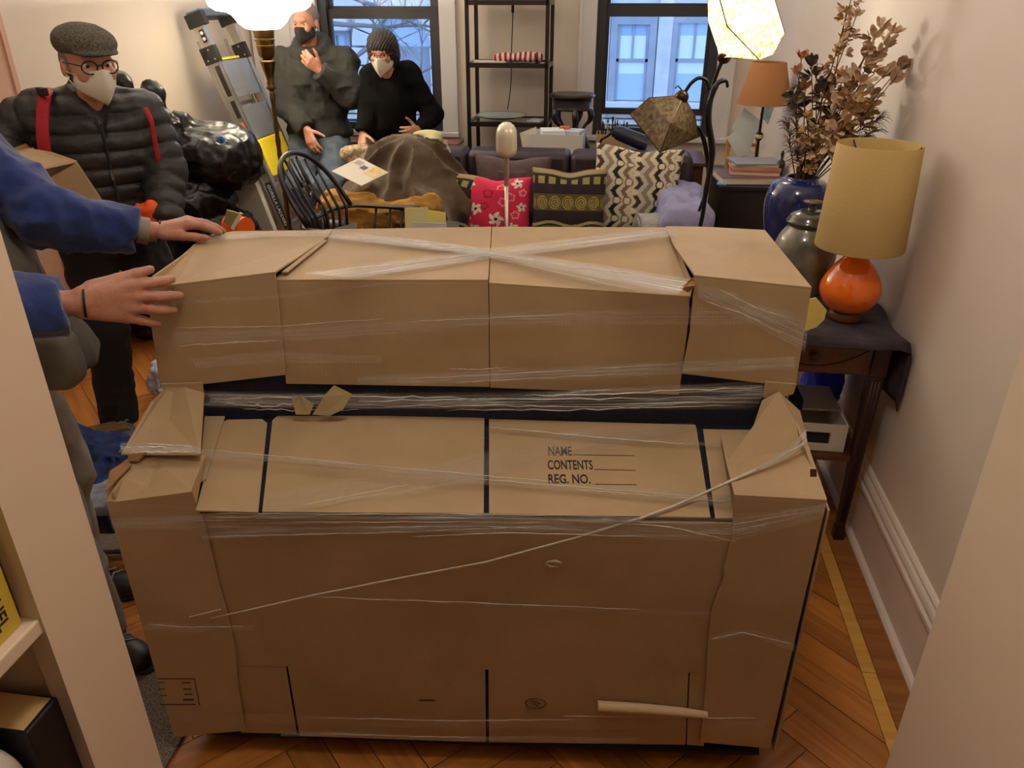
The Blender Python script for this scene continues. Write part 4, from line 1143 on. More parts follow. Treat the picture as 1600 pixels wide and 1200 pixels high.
for z in (-0.0,):
    kn_ = MB(); kn_.lathe([(0.006, 0), (0.007, 0.006), (0.013, 0.012), (0.015, 0.017), (0.011, 0.022), (0, 0.024)], 16)
    kn_.v = [Vector((p.x + cxk, TBY0 + 0.002 - p.z, p.y + TBZ - 0.068)) for p in kn_.v]
    kn_.build('knob', M_mahd, dr, world=True, smooth=True)
sw = MB(); sw.tube([(cxk + t * 0.16, TBY0 + 0.0015, TBZ - 0.105 + 0.06 * t * t) for t in [q / 10 - 1 for q in range(21)]], 0.0028, 6)
sw.build('inlay_swag', mat('inlay_dark_wood', (58, 26, 12), 0.4), dr, world=True)
for x in (TBX0 + 0.025, TBX1 - 0.03):
    for y in (TBY0 + 0.028, TBY1 - 0.03):
        lg_ = MB()
        for z0, z1, w0, w1 in ((TBZ - 0.135, TBZ - 0.023, 0.052, 0.052), (0.05, TBZ - 0.136, 0.028, 0.046), (0.0, 0.049, 0.036, 0.034)):
            vs = [Vector((x + sx * w / 2, y + sy * w / 2, z)) for z, w in ((z0, w0), (z1, w1)) for sx, sy in ((-1, -1), (1, -1), (1, 1), (-1, 1))]
            lg_.add(vs, [(3, 2, 1, 0), (4, 5, 6, 7), (0, 1, 5, 4), (1, 2, 6, 5), (2, 3, 7, 6), (3, 0, 4, 7)])
        L = lg_.build('leg', M_mahd, tb, world=True, bevel=0.003)
        for dx in (-0.011, 0.0, 0.011):
            MB().tube([(x + dx * 0.6, y - 0.0155, 0.08), (x + dx, y - 0.0225, TBZ - 0.15)], 0.003, 6).build('reed', M_mahd, L, world=True, smooth=True)
tbx('lower_shelf', (TBX0 + 0.01, TBY0 + 0.02, 0.315), (TBX1 - 0.015, TBY1 - 0.02, 0.335))
# dark cloth on the table
M_dcl = mat('dark_plum_cloth', (40, 32, 40), 0.85, var=(14, 0.35), col2=(70, 60, 68), bump=(60, 0.3))
clo = MB()
def cl_fn(u, v):
    x = TBX0 - 0.03 + u * (TBX1 + 0.03 - TBX0 + 0.03 + 0.14); y = TBY0 - 0.05 + v * (TBY1 - TBY0 + 0.04)
    z = TBZ + 0.005 + 0.003 * math.sin(17 * u + 5 * v) * math.sin(9 * v + 2)
    e = TBX1 + 0.008
    if x > e:
        d = x - e; z = TBZ + 0.004 - d * 1.25; x = e + 0.012 + 0.010 * math.sin(14 * v + 2) + 0.004 * d
    if y < TBY0 - 0.033: z -= 0.024
    return Vector((x, y, z))
clo.grid(60, 40, cl_fn)
tag(clo.build('table_cloth', M_dcl, smooth=True, solid=0.004), 'dark plum cloth spread over the antique side table', 'cloth')
TT = TBZ + 0.011
# orange lamp
ol = thing('table_lamp', 'table lamp with orange teardrop base and tall cream drum shade', 'table lamp', (0.737, 2.43, TT))
MB().lathe([(0.05, 0.0), (0.053, 0.006), (0.05, 0.024), (0.046, 0.028)], 28).build('foot', M_walnut, ol, smooth='auto')
def spline(pts, n=8):
    out = []
    P = [pts[0]] + list(pts) + [pts[-1]]
    for i in range(1, len(P) - 2):
        for k in range(n):
            t = k / n
            out.append(tuple(0.5 * ((2 * P[i][j]) + (-P[i - 1][j] + P[i + 1][j]) * t + (2 * P[i - 1][j] - 5 * P[i][j] + 4 * P[i + 1][j] - P[i + 2][j]) * t * t + (-P[i - 1][j] + 3 * P[i][j] - 3 * P[i + 1][j] + P[i + 2][j]) * t ** 3) for j in range(len(P[0]))))
    out.append(tuple(pts[-1])); return out
MB().lathe(spline([(0.043, 0.028), (0.070, 0.045), (0.0905, 0.085), (0.088, 0.12), (0.065, 0.165), (0.038, 0.2), (0.024, 0.235), (0.020, 0.26)]), 40).build('body', mat('orange_glazed_ceramic', (250, 118, 22), 0.12, coat=0.6, var=(8, 0.12)), ol, smooth=True)
M_shd = mat('cream_linen_shade', (204, 176, 116), 0.8, bump=(160, 0.25), stretch=(1, 1, 6), var=(60, 0.05))
M_shd.node_tree.nodes['Principled BSDF'].inputs['Transmission Weight'].default_value = 0.0
shp = [(0.129, 0.235), (0.1305, 0.238), (0.118, 0.538), (0.1165, 0.541), (0.1145, 0.538), (0.1265, 0.238), (0.129, 0.235)]
MB().lathe(shp, 48, cap=False).build('shade', M_shd, ol, smooth='auto')
fr = MB(); fr.tube([(0, 0, 0.255), (0, 0, 0.44)], 0.006, 8); fr.build('stem', M_nick, ol, smooth=True)
sf = MB()
for k in range(3):
    a = 2.0 + k * 2.094; sf.tube([(0, 0, 0.44), (0.06 * math.cos(a), 0.06 * math.sin(a), 0.47), (0.114 * math.cos(a), 0.114 * math.sin(a), 0.535)], 0.0022, 6)
sf.build('shade_frame', mat('dark_wire', (50, 40, 28), 0.5), ol, smooth=True)
# ginger jar
gj = thing('ginger_jar', 'grey green lidded ceramic jar between blue vase and orange lamp', 'jar', (0.625, 2.62, TT))
M_cel = mat('celadon_glaze', (164, 162, 140), 0.15, var=(7, 0.5), col2=(84, 84, 76), coat=0.5)
MB().lathe(spline([(0.062, 0.0), (0.066, 0.01), (0.085, 0.07), (0.102, 0.15), (0.092, 0.205), (0.07, 0.24), (0.062, 0.252)]), 36).build('body', M_cel, gj, smooth=True)
ld = MB().lathe(spline([(0.074, 0.2525), (0.076, 0.262), (0.070, 0.272), (0.060, 0.285), (0.035, 0.297), (0.014, 0.300), (0.010, 0.312)]), 32).build('lid', mat('dark_olive_glaze', (72, 70, 54), 0.12, coat=0.5, var=(12, 0.4)), gj, smooth=True)
MB().lathe([(0.010, 0.312), (0.012, 0.318), (0.030, 0.323), (0.032, 0.327), (0.012, 0.331), (0.0, 0.332)], 20).build('knob', mat('knob_brown_glaze', (110, 92, 80), 0.2), ld, smooth=True)
# blue vase
bv = tag(MB().lathe(spline([(0.06, 0.0), (0.066, 0.01), (0.092, 0.10), (0.114, 0.22), (0.112, 0.29), (0.09, 0.335), (0.06, 0.350), (0.056, 0.356), (0.05, 0.354), (0.046, 0.33), (0.02, 0.30)]), 44).build('blue_vase', mat('cobalt_glaze', (34, 52, 116), 0.1, var=(5, 0.35), col2=(24, 36, 84), coat=0.6), smooth=True), 'cobalt blue glazed vase holding dried flowers', 'vase')
bv.location = (0.632, 2.87, TT)

# yellow slip hanging at the table edge
yc = MB()
y0_ = [at_y(x, y, 2.225) for x, y in ((1262, 468), (1275, 465), (1292, 485), (1288, 500), (1275, 512), (1256, 518))]
yc.prism(y0_, (0, 0.004, 0))
tag(yc.build('yellow_cloth_slip', mat('yellow_felt', (226, 204, 110), 0.8, bump=(60, 0.3)), bevel=0.001), 'yellow felt slip at the corner of the wrapped piano', 'cloth')

# white box with hand holes on the lower shelf, blue bag behind
wbx = thing('white_storage_box', 'white box with dark hand hole on the lower table shelf', 'box', (0.50, 2.60, 0.336))
M_wb = mat('white_carton', (210, 202, 190), 0.6)
bx0, bx1, by0, by1 = 0.36, 0.795, 2.34, 2.62
wz = MB(); zt = 0.336
wz.box2((bx0, by0 + 0.0, zt), (bx1, by0 + 0.006, zt + 0.03)); wz.box2((bx0, by0, zt + 0.075), (bx1, by0 + 0.006, zt + 0.105))
wz.box2((bx0, by0, zt + 0.03), (0.62, by0 + 0.006, zt + 0.075)); wz.box2((0.745, by0, zt + 0.03), (bx1, by0 + 0.006, zt + 0.075))
wz.box2((bx0, by0 + 0.006, zt), (bx0 + 0.006, by1, zt + 0.105)); wz.box2((bx1 - 0.006, by0 + 0.006, zt), (bx1, by1, zt + 0.105)); wz.box2((bx0, by1, zt), (bx1, by1 + 0.006, zt + 0.105)); wz.box2((bx0, by0, zt - 0.0005), (bx1, by1, zt + 0.004))
wz.build('carton', M_wb, wbx, world=True)
MB().box2((bx0 + 0.001, by0 + 0.10, zt + 0.1055), (bx1 - 0.001, by1 + 0.005, zt + 0.11)).build('lid', M_wb, wbx, world=True)
MB().box2((0.622, by0 + 0.0065, zt + 0.031), (0.743, by0 + 0.009, zt + 0.074)).build('hand_hole_shade', M_blk, wbx, world=True)  # black plate behind the opening, standing in for the shade inside
MB().box2((0.50, by0 + 0.08, zt + 0.111), (0.66, by0 + 0.2, zt + 0.15)).build('black_insert', M_blk, wbx, world=True, bevel=0.004)
ub = rough_up(uni([rbox((0.80, 2.76, 0.48), (0.05, 0.10, 0.135), 0.03), rbox((0.775, 2.78, 0.58), (0.04, 0.08, 0.05), 0.02)], 0.03), 0.012, 12, 2, True)
tag(build_sdf('blue_plastic_bag', ub, 0.008, mat('bright_blue_plastic', (20, 60, 226), 0.3)), 'bright blue plastic bag on the shelf behind the white box', 'bag')
gb = thing('steel_blue_bin', 'grey blue bin standing on the floor under the side table', 'bin', (0.72, 2.72, 0))
MB().lathe([(0.10, 0.0), (0.125, 0.27), (0.131, 0.275), (0.131, 0.285), (0.12, 0.285), (0.10, 0.01), (0.0, 0.008)], 28).build('tub', mat('bin_steel_blue', (96, 120, 146), 0.35), gb, smooth='auto')
# ------------------------------------------------------------------ torchiere (lit)
def glow_mat(name, col, strength, speck=None, tcol=(0.9, 0.82, 0.66, 1), tfac=0.25):
    m = bpy.data.materials.new(name); m.use_nodes = True
    nt = m.node_tree; nt.nodes.remove(nt.nodes['Principled BSDF'])
    em = nt.nodes.new('ShaderNodeEmission'); em.inputs['Color'].default_value = lin(col); em.inputs['Strength'].default_value = strength
    tl = nt.nodes.new('ShaderNodeBsdfTranslucent'); tl.inputs['Color'].default_value = tcol
    tr = nt.nodes.new('ShaderNodeBsdfTransparent')
    a = nt.nodes.new('ShaderNodeMixShader'); a.inputs[0].default_value = tfac
    nt.links.new(tl.outputs[0], a.inputs[1]); nt.links.new(tr.outputs[0], a.inputs[2])
    s = nt.nodes.new('ShaderNodeAddShader')
    nt.links.new(a.outputs[0], s.inputs[0]); nt.links.new(em.outputs[0], s.inputs[1])
    if speck:
        tc = nt.nodes.new('ShaderNodeTexCoord'); n = nt.nodes.new('ShaderNodeTexNoise'); n.inputs['Scale'].default_value = speck[0]; n.inputs['Detail'].default_value = 3
        nt.links.new(tc.outputs['Object'], n.inputs['Vector'])
        n3 = nt.nodes.new('ShaderNodeTexNoise'); n3.inputs['Scale'].default_value = 7
        nt.links.new(tc.outputs['Object'], n3.inputs['Vector'])
        ad = nt.nodes.new('ShaderNodeMath'); ad.operation = 'MULTIPLY_ADD'; ad.inputs[1].default_value = 0.55
        nt.links.new(n3.outputs['Fac'], ad.inputs[0]); nt.links.new(n.outputs['Fac'], ad.inputs[2])
        rp = nt.nodes.new('ShaderNodeValToRGB')
        rp.color_ramp.elements[0].position = 0.62; rp.color_ramp.elements[0].color = lin(speck[1])
        rp.color_ramp.elements[1].position = 0.84; rp.color_ramp.elements[1].color = lin(col)
        e = rp.color_ramp.elements.new(0.70); e.color = lin((240, 196, 84))
        nt.links.new(ad.outputs[0], rp.inputs['Fac']); nt.links.new(rp.outputs['Color'], em.inputs['Color'])
    nt.links.new(s.outputs[0], nt.nodes['Material Output'].inputs['Surface'])
    return m
WARM = (1.0, 0.98, 0.92)
M_brass = mat('aged_brass', (122, 96, 54), 0.32, 1.0, var=(10, 0.3))
to = thing('torchiere', 'lit torchiere floor lamp with glowing white glass bowl and brass stem', 'floor lamp', (-2.14, 4.72, 0))
MB().lathe([(0.14, 0), (0.14, 0.012), (0.12, 0.025), (0.05, 0.035), (0.025, 0.07), (0.0, 0.07)], 28).build('base', M_brass, to, smooth='auto')
pole = MB(); pole.tube([(0, 0, 0.05 + 0.02 * k) for k in range(59)], [0.0145 + 0.0018 * math.sin(k * 1.5) for k in range(59)], 12)
pole.build('pole', M_brass, to, smooth=True)
MB().lathe([(0.016, 1.21), (0.032, 1.222), (0.018, 1.235), (0.024, 1.25), (0.018, 1.262), (0.030, 1.31), (0.044, 1.365), (0.048, 1.372), (0.034, 1.38), (0.018, 1.39)], 20).build('urn', M_brass, to, smooth=True)
MB().lathe([(0.018, 1.385), (0.036, 1.392), (0.048, 1.41), (0.052, 1.45), (0.056, 1.452), (0.056, 1.46), (0.053, 1.462), (0.055, 1.485), (0.060, 1.487), (0.060, 1.495), (0.056, 1.497), (0.063, 1.555), (0.05, 1.556)], 24).build('cup', M_brass, to, smooth='auto')
M_bowl = glow_mat('opal_glass_lit', (255, 236, 208), 1.3, tcol=(0.6, 0.55, 0.45, 1), tfac=0.04)
MB().lathe([(0.075, 1.545), (0.10, 1.550), (0.135, 1.578), (0.165, 1.62), (0.19, 1.636), (0.25, 1.645), (0.285, 1.668), (0.295, 1.70), (0.292, 1.712), (0.28, 1.70), (0.24, 1.662), (0.18, 1.652), (0.12, 1.60), (0.08, 1.56)], 40, cap=False).build('glass_bowl', M_bowl, to, smooth=True)
bu = MB().ball((0, 0, 1.63), (0.03, 0.03, 0.035), 14, 10).build('bulb', mat('bulb_glow', (255, 240, 215), 0.5, emit=((255, 226, 180), 12)), to, smooth=True)
lamp_light('torchiere_lamp', 'POINT', (-2.14, 4.72, 1.67), 150, WARM, 0.06, to)

# ------------------------------------------------------------------ two-armed leaf lamp, one shade lit
M_iron = mat('black_iron', (22, 20, 20), 0.38, 0.3)
LY = 3.27
lf = thing('leaf_floor_lamp', 'black curved floor lamp with two mica shades, upper one lit', 'floor lamp', (0.31, LY, 0))
def L3(x, y, dy=0.0): return at_y(x, y, LY + dy)
def crv(pts, n=6): return [Vector(p) for p in spline([tuple(p) for p in pts], n)]
MB().lathe([(0.15, 0), (0.15, 0.012), (0.13, 0.02), (0.02, 0.03), (0.0, 0.03)], 28, (0.31, LY, 0)).build('base', M_iron, lf, world=True, smooth='auto')
MB().tube(crv([(0.31, LY, 0.02), (0.29, LY, 0.4), L3(1094, 355), L3(1103, 300), L3(1113, 240), L3(1107, 190), L3(1109, 160), L3(1120, 132), L3(1134, 126), L3(1137, 137)]), [0.012] * 6 + [0.013] * 6 + [0.015] * 6 + [0.019] * 6 + [0.022] * 6 + [0.022] * 6 + [0.02] * 6 + [0.016] * 6 + [0.010] * 6 + [0.004], 10, flat=0.6).build('stem', M_iron, lf, world=True, smooth=True)
MB().tube(crv([L3(1092, 330, 0.01), L3(1106, 285, 0.02), L3(1104, 240, 0.03), L3(1097, 210, 0.03), L3(1089, 197, 0.02)]), [0.010] * 6 + [0.014] * 6 + [0.016] * 6 + [0.012] * 6 + [0.004], 8, flat=0.6).build('leaf_blade', M_iron, lf, world=True, smooth=True)
MB().tube(crv([L3(1107, 185, 0.02), L3(1110, 150, 0.03), L3(1120, 115, 0.03), L3(1130, 92, 0.03)]), 0.008, 8).build('upper_arm', M_iron, lf, world=True, smooth=True)
MB().tube(crv([L3(1108, 140, -0.01), L3(1104, 126, -0.01), L3(1092, 122, -0.01), L3(1080, 130, -0.01), L3(1071, 143, -0.01)]), 0.007, 8).build('lower_arm', M_iron, lf, world=True, smooth=True)
M_bz = mat('dark_bronze', (74, 56, 34), 0.3, 0.9)
so1 = L3(1065, 152, -0.01); so2 = L3(1132, 88, 0.03)
for s_, nm in ((so1, 'socket'), (so2, 'socket')):
    MB().ball(s_, 0.028, 16, 10).build(nm, M_bz, lf, world=True, smooth=True)
tk = MB(); tk.tube([so1 + Vector((-0.005, -0.02, 0.03)), so1 + Vector((-0.02, -0.03, 0.045)), so1 + Vector((-0.03, -0.03, 0.035))], 0.003, 6); tk.build('switch_key', M_bz, lf, world=True)
def facet_shade(rows, m, nm):
    """a shade of flat mica panes: rows of corner points from the socket to the rim"""
    n = len(rows[0]); vs = [p for r in rows for p in r]
    fs = [(i * n + k, i * n + (k + 1) % n, (i + 1) * n + (k + 1) % n, (i + 1) * n + k) for i in range(len(rows) - 1) for k in range(n)]
    q = MB(); q.add(vs, fs)
    o = q.build(nm, m, lf, world=True, solid=0.003)
    for k in range(n):
        MB().tube([r[k] for r in rows], 0.0022, 5).build('shade_rib', M_bz, o, world=True)
    MB().tube(rows[-1], 0.0026, 5, closed=True).build('shade_rim', M_bz, o, world=True)
    return o
M_mica = mat('mica_unlit', (138, 116, 76), 0.4, var=(60, 0.55), col2=(66, 50, 28), bump=(90, 0.3))
M_micalit = glow_mat('mica_lit', (255, 244, 214), 1.15, speck=(85, (110, 70, 26)), tcol=(0.05, 0.035, 0.015, 1), tfac=0.3)
s1 = facet_shade([[L3(1060, 150, -0.02), L3(1064, 158, -0.04), L3(1071, 155, -0.01), L3(1066, 150, 0.02)],
                  [L3(1014, 153, 0.0), L3(1048, 193, -0.13), L3(1086, 182, 0.0), L3(1048, 150, 0.12)],
                  [L3(985, 179, 0.0), L3(1031, 238, -0.12), L3(1091, 214, 0.02), L3(1040, 176, 0.14)]], M_mica, 'shade_unlit')
tag(s1, label='brown speckled unlit mica shade')
s2 = facet_shade([[L3(1122, 84, 0.02), L3(1134, 90, 0.0), L3(1145, 88, 0.03), L3(1136, 82, 0.06)],
                  [L3(1120, 72, 0.0), L3(1186, 93, -0.05), L3(1208, 84, 0.04), L3(1150, 70, 0.13)],
                  [L3(1107, 34, 0.03), L3(1136, 41, -0.13), L3(1226, 51, -0.02), L3(1180, 30, 0.16)],
                  [L3(1106, -8, 0.04), L3(1120, -18, -0.12), L3(1200, -34, -0.03), L3(1160, -34, 0.12)]], M_micalit, 'shade_lit')
tag(s2, label='glowing speckled mica shade')
ax2 = (L3(1168, 10, -0.01) - so2)
bl2 = so2 + ax2.normalized() * 0.12
MB().ball(bl2, 0.03, 12, 8).build('bulb', MATS['bulb_glow'], lf, world=True, smooth=True)
lamp_light('leaf_lamp_bulb', 'POINT', so2 + ax2.normalized() * 0.13, 85, WARM, 0.035, lf)

# ------------------------------------------------------------------ end table with books, lamp, papers
M_bkt = mat('black_cabinet', (20, 19, 22), 0.3)
et = thing('end_table', 'black end table between sofa and right wall', 'table', (0.715, 4.66, 0))
MB().box2((0.53, 4.36, 0.765), (0.90, 4.98, 0.79)).build('top', M_bkt, et, world=True, bevel=0.004)
MB().box2((0.545, 4.375, 0.08), (0.89, 4.96, 0.764)).build('body', M_bkt, et, world=True, bevel=0.004)
for x in (0.56, 0.87):
    for y in (4.39, 4.94): MB().box((x, y, 0.04), (0.03, 0.03, 0.08)).build('foot', M_bkt, et, world=True)
def book(name, label, x, y, z, w, d, h, rot, cover, page=(222, 210, 186), spine='x', group=None):
    t = thing(name, label, 'book', (x, y, z), rot, group)
    mc = mat('cover_%d_%d_%d' % cover, cover, 0.45, var=(8, 0.1))
    mp = mat('book_pages', (222, 210, 186), 0.8, bump=(300, 0.3), stretch=(1, 1, 12))
    MB().box2((-w / 2, -d / 2, 0), (w / 2, d / 2, 0.003)).box2((-w / 2, -d / 2, h - 0.003), (w / 2, d / 2, h)).box2((-w / 2, d / 2 - 0.004, 0.003), (w / 2, d / 2, h - 0.003)).build('cover', mc, t)
    MB().box2((-w / 2 + 0.005, -d / 2 + 0.005, 0.0032), (w / 2 - 0.005, d / 2 - 0.005, h - 0.0032)).build('pages', mp, t)
    return t
zb = 0.791
BKS = [(0.70, 4.53, 0.34, 0.26, 0.040, 6, (112, 96, 108), 'thick white paged book at the bottom of the pile on the end table'),
       (0.735, 4.55, 0.27, 0.22, 0.026, -4, (196, 84, 48), 'orange covered book in the middle of the pile on the end table'),
       (0.735, 4.56, 0.26, 0.2, 0.012, 2, (206, 180, 170), 'thin pinkish book above the orange one on the end table'),
       (0.73, 4.56, 0.25, 0.2, 0.012, -2, (190, 176, 140), 'thin cream book second from the top of the pile'),
       (0.74, 4.57, 0.27, 0.21, 0.010, 8, (156, 162, 176), 'grey blue magazine lying on top of the book pile')]
for x, y, w, d, h, rz, c, lb in BKS:
    book('book', lb, x, y, zb, w, d, h, R(rz), c, group='books piled on the end table'); zb += h + 0.0006
# blue tray edge under the books
tag(MB().box((0.575, 4.47, 0.7955), (0.05, 0.2, 0.008), Matrix.Rotation(R(-18), 3, 'Z')).build('blue_notebook', mat('notebook_blue', (110, 170, 200), 0.5)), 'thin light blue notebook at the table corner under the books', 'notebook')
# letter rack with envelopes
lr = thing('letter_rack', 'small wooden letter rack on the end table, left of the tan lamp', 'letter rack', (0.70, 4.84, 0.79))
M_pine = mat('honey_pine', (176, 122, 66), 0.5, var=(6, 0.2), stretch=(8, 8, 1))
for sx in (-1, 1):
    MB().tube([(0.085 * sx, -0.045, 0.0), (0.085 * sx, 0.045, 0.19)], 0.012, 6).build('upright', M_pine, lr)
MB().box((0, -0.035, 0.03), (0.18, 0.012, 0.05)).build('rail', M_pine, lr)
MB().box((0, 0.02, 0.14), (0.18, 0.012, 0.02)).build('rail', M_pine, lr)
for i, (px4, yy, c, lb) in enumerate(((((1143, 200), (1163, 168), (1190, 190), (1170, 238)), 4.79, (214, 226, 224), 'large pale envelope standing tilted in the letter rack'), (((1135, 215), (1150, 205), (1178, 240), (1152, 245)), 4.775, (220, 230, 228), 'smaller white envelope in front in the letter rack'))):
    pts = PB(yy, *px4); zs = min(p.z for p in pts)
    tag(MB().prism(pts, (0, 0.003, 0)).build('envelope', mat('envelope_%d' % i, c, 0.6)), lb, 'envelope')
cr_ = PB(4.88, (1187, 180), (1195, 158), (1212, 160), (1200, 195))
tag(MB().prism(cr_, (0, 0.004, 0)).build('glass_card', mat('aqua_glass_card', (150, 214, 216), 0.15, var=(40, 0.4), col2=(220, 240, 240))), 'aqua patterned card behind the tan lamp pole', 'card')
# tan lamp
tl_ = thing('table_lamp', 'slim black table lamp with a tan cone shade before the wall', 'table lamp', (0.762, 4.70, 0.79))
MB().lathe([(0.05, 0), (0.05, 0.01), (0.02, 0.018), (0.008, 0.03), (0.008, 0.19), (0.02, 0.2), (0.024, 0.215), (0.02, 0.23), (0.008, 0.24), (0.007, 0.43), (0.0, 0.43)], 16).build('stand', M_iron, tl_, smooth='auto')
MB().ball((0, 0, 0.215), (0.026, 0.026, 0.02), 14, 8).build('knob', mat('ivory_knob', (190, 180, 140), 0.3), tl_, smooth=True)
MB().lathe([(0.146, 0.39), (0.147, 0.395), (0.093, 0.605), (0.091, 0.607), (0.089, 0.604), (0.143, 0.393), (0.146, 0.39)], 40, cap=False).build('shade', mat('tan_paper_shade', (170, 118, 72), 0.8, bump=(120, 0.15)), tl_, smooth='auto')
sp_ = MB()
for k in range(3): sp_.tube([(0, 0, 0.42), (0.1 * math.cos(k * 2.1), 0.1 * math.sin(k * 2.1), 0.58)], 0.002, 5)
sp_.build('shade_frame', M_iron, tl_)
# dark figurine
fg = MB().lathe(spline([(0.018, 0), (0.019, 0.008), (0.014, 0.03), (0.017, 0.07), (0.023, 0.10), (0.016, 0.116), (0.007, 0.124), (0.008, 0.14), (0.010, 0.155), (0.006, 0.168), (0.0, 0.172)], 5), 16)
fgo = tag(fg.build('dark_figurine', mat('dark_green_bronze', (28, 34, 34), 0.35), smooth=True), 'slender dark bronze figurine beside the dried flowers', 'figurine')
fgo.location = (0.868, 4.50, 0.791)
pc = MB(); rp_ = random.Random(2)
for k in range(26):
    a = rp_.uniform(0, 6.28); e = rp_.uniform(0.1, 1.2); l = rp_.uniform(0.03, 0.06)
    d = Vector((math.cos(a) * math.cos(e), math.sin(a) * math.cos(e), math.sin(e)))
    pc.tube([d * 0.005, d * l], [0.004, 0.001], 5)
pco = tag(pc.build('potted_moss', mat('moss_green', (60, 70, 46), 0.9)), 'small tuft of dark moss in front of the figurine', 'plant')
pco.location = (0.845, 4.43, 0.79)

# ------------------------------------------------------------------ dried flowers
rf = random.Random(21)
fl = thing('dried_flowers', 'tall bunch of dried brown flowers and seed pods in the blue vase', 'flowers', (0.632, 2.87, TT + 0.33))
M_st = mat('dried_stem', (92, 66, 40), 0.8)
PET = [mat('petal_tan', (212, 182, 150), 0.75, var=(30, 0.3)), mat('petal_brown', (176, 140, 108), 0.8, var=(30, 0.35)), mat('petal_dark', (92, 74, 64), 0.8, var=(30, 0.3)), mat('petal_cream', (198, 164, 108), 0.75, var=(30, 0.25)), mat('petal_peach', (206, 148, 112), 0.75, var=(30, 0.2))]
def petal(q, p, d, L, W):
    d = d.normalized(); s = d.cross(Vector((rf.uniform(-1, 1), rf.uniform(-1, 1), 1))).normalized(); n = d.cross(s)
    q.add([p, p + d * L * 0.35 + s * W * 0.45 + n * W * 0.2, p + d * L * 0.75 + s * W * 0.52 + n * W * 0.2, p + d * L + s * W * 0.2 + n * W * 0.3, p + d * L - s * W * 0.2 + n * W * 0.3, p + d * L * 0.75 - s * W * 0.52 + n * W * 0.2, p + d * L * 0.35 - s * W * 0.45 + n * W * 0.2, p + d * L * 0.6], [(0, 1, 7), (1, 2, 7), (2, 3, 4, 7), (4, 5, 7), (5, 6, 7), (6, 0, 7)])
def blossom(q, p, d, n, L, W, spread):
    d = d.normalized(); a = d.orthogonal().normalized(); b = d.cross(a)
    for k in range(n):
        an = 2 * math.pi * k / n + rf.uniform(-0.2, 0.2)
        e = d + (a * math.cos(an) + b * math.sin(an)) * spread * rf.uniform(0.7, 1.2)
        petal(q, p, e, L * rf.uniform(0.8, 1.15), W)
base_f = Vector((0.632, 2.87, TT + 0.30))
def stem(tip, mt, blossoms, L, W, spread, n=6, fuzz=False):
    p0 = base_f + Vector((rf.uniform(-0.025, 0.025), rf.uniform(-0.025, 0.025), 0))
    mid = p0.lerp(tip, 0.5) + Vector((rf.uniform(-0.02, 0.02), rf.uniform(-0.02, 0.02), 0.02))
    pts = crv([p0, mid, tip], 6)
    so = MB().tube(pts, [0.0028 * (1 - 0.5 * k / (len(pts) - 1)) for k in range(len(pts))], 5).build('stem', M_st, fl, world=True, smooth=True)
    fz = MB()
    for t in blossoms:
        i = min(len(pts) - 2, int(t * (len(pts) - 1))); fr_ = t * (len(pts) - 1) - i
        p = pts[i].lerp(pts[i + 1], fr_); d = (pts[i + 1] - pts[i])
        if fuzz:
            for k in range(n):
                e = d.normalized() * 0.8 + Vector((rf.uniform(-1, 1), rf.uniform(-1, 1), rf.uniform(-0.6, 0.6)))
                fz.tube([p, p + e.normalized() * L * 0.6, p + e.normalized() * L + Vector((0, 0, -L * 0.3))], [0.0012, 0.001, 0.0006], 3)
        else:
            off = Vector((rf.uniform(-1, 1), rf.uniform(-1, 1), rf.uniform(-0.4, 0.4))) * (0.018 if t < 0.98 else 0.0)
            q = MB(); blossom(q, p + off, d + off * 8, n, L, W, spread)
            q.ball(p + off, W * 0.22, 6, 4)
            q.build('blossom', mt, so, world=True, smooth=False)
    if fuzz: tag(fz.build('frond', mt, so, world=True), kind='stuff')
F3 = lambda x, y, dy=0.0: at_y(x, y, 2.87 + dy)
SEQ = lambda a, b, n: [a + (b - a) * k / (n - 1) for k in range(n)]
stem(F3(1333, -12), PET[0], SEQ(0.45, 1.0, 11), 0.030, 0.016, 0.9, 6)
stem(F3(1322, 20, 0.03), PET[3], SEQ(0.5, 1.0, 9), 0.028, 0.016, 0.9, 5)
stem(F3(1338, 25, -0.02), PET[0], SEQ(0.55, 1.0, 8), 0.026, 0.015, 0.9, 5)
for x, y, dy in ((1392, 52, 0.0), (1376, 45, 0.03), (1365, 60, -0.03), (1385, 75, 0.02), (1350, 90, 0.0)): stem(F3(x, y, dy), PET[rf.choice((0, 1))], SEQ(0.6, 1.0, 5), 0.04, 0.02, 0.7, 6)
for x, y, dy in ((1402, 110, 0.0), (1392, 130, -0.03), (1380, 120, 0.03)): stem(F3(x, y, dy), PET[1], [1.0], 0.05, 0.026, 0.35, 7)
for x, y, dy in ((1345, 130, -0.06), (1362, 150, 0.02), (1318, 120, 0.03), (1335, 165, -0.07), (1310, 165, -0.05), (1355, 175, 0.0), (1320, 195, -0.06), (1295, 215, -0.07), (1345, 195, -0.04)): stem(F3(x, y, dy), PET[rf.choice((0, 0, 1, 3))], SEQ(0.7, 1.0, 3), 0.052, 0.024, 1.3, 7)
for x, y, dy in ((1275, 120, 0.04), (1268, 105, 0.02), (1285, 140, 0.0)): stem(F3(x, y, dy), PET[2], SEQ(0.5, 1.0, 6), 0.045, 0.02, 0.5, 6)
for x, y in ((1252, 92), (1246, 116), (1258, 140)): stem(F3(x, y, 0.02), PET[4], [1.0], 0.034, 0.02, 0.6, 6)
for x, y, dy in ((1262, 180, -0.05), (1270, 200, -0.04), (1258, 205, 0.0), (1275, 225, -0.06), (1285, 195, -0.05), (1264, 232, -0.05), (1280, 250, -0.06)): stem(F3(x, y, dy), PET[3 if rf.random() < 0.5 else 0], SEQ(0.5, 1.0, 6), 0.022, 0.014, 1.0, 6)
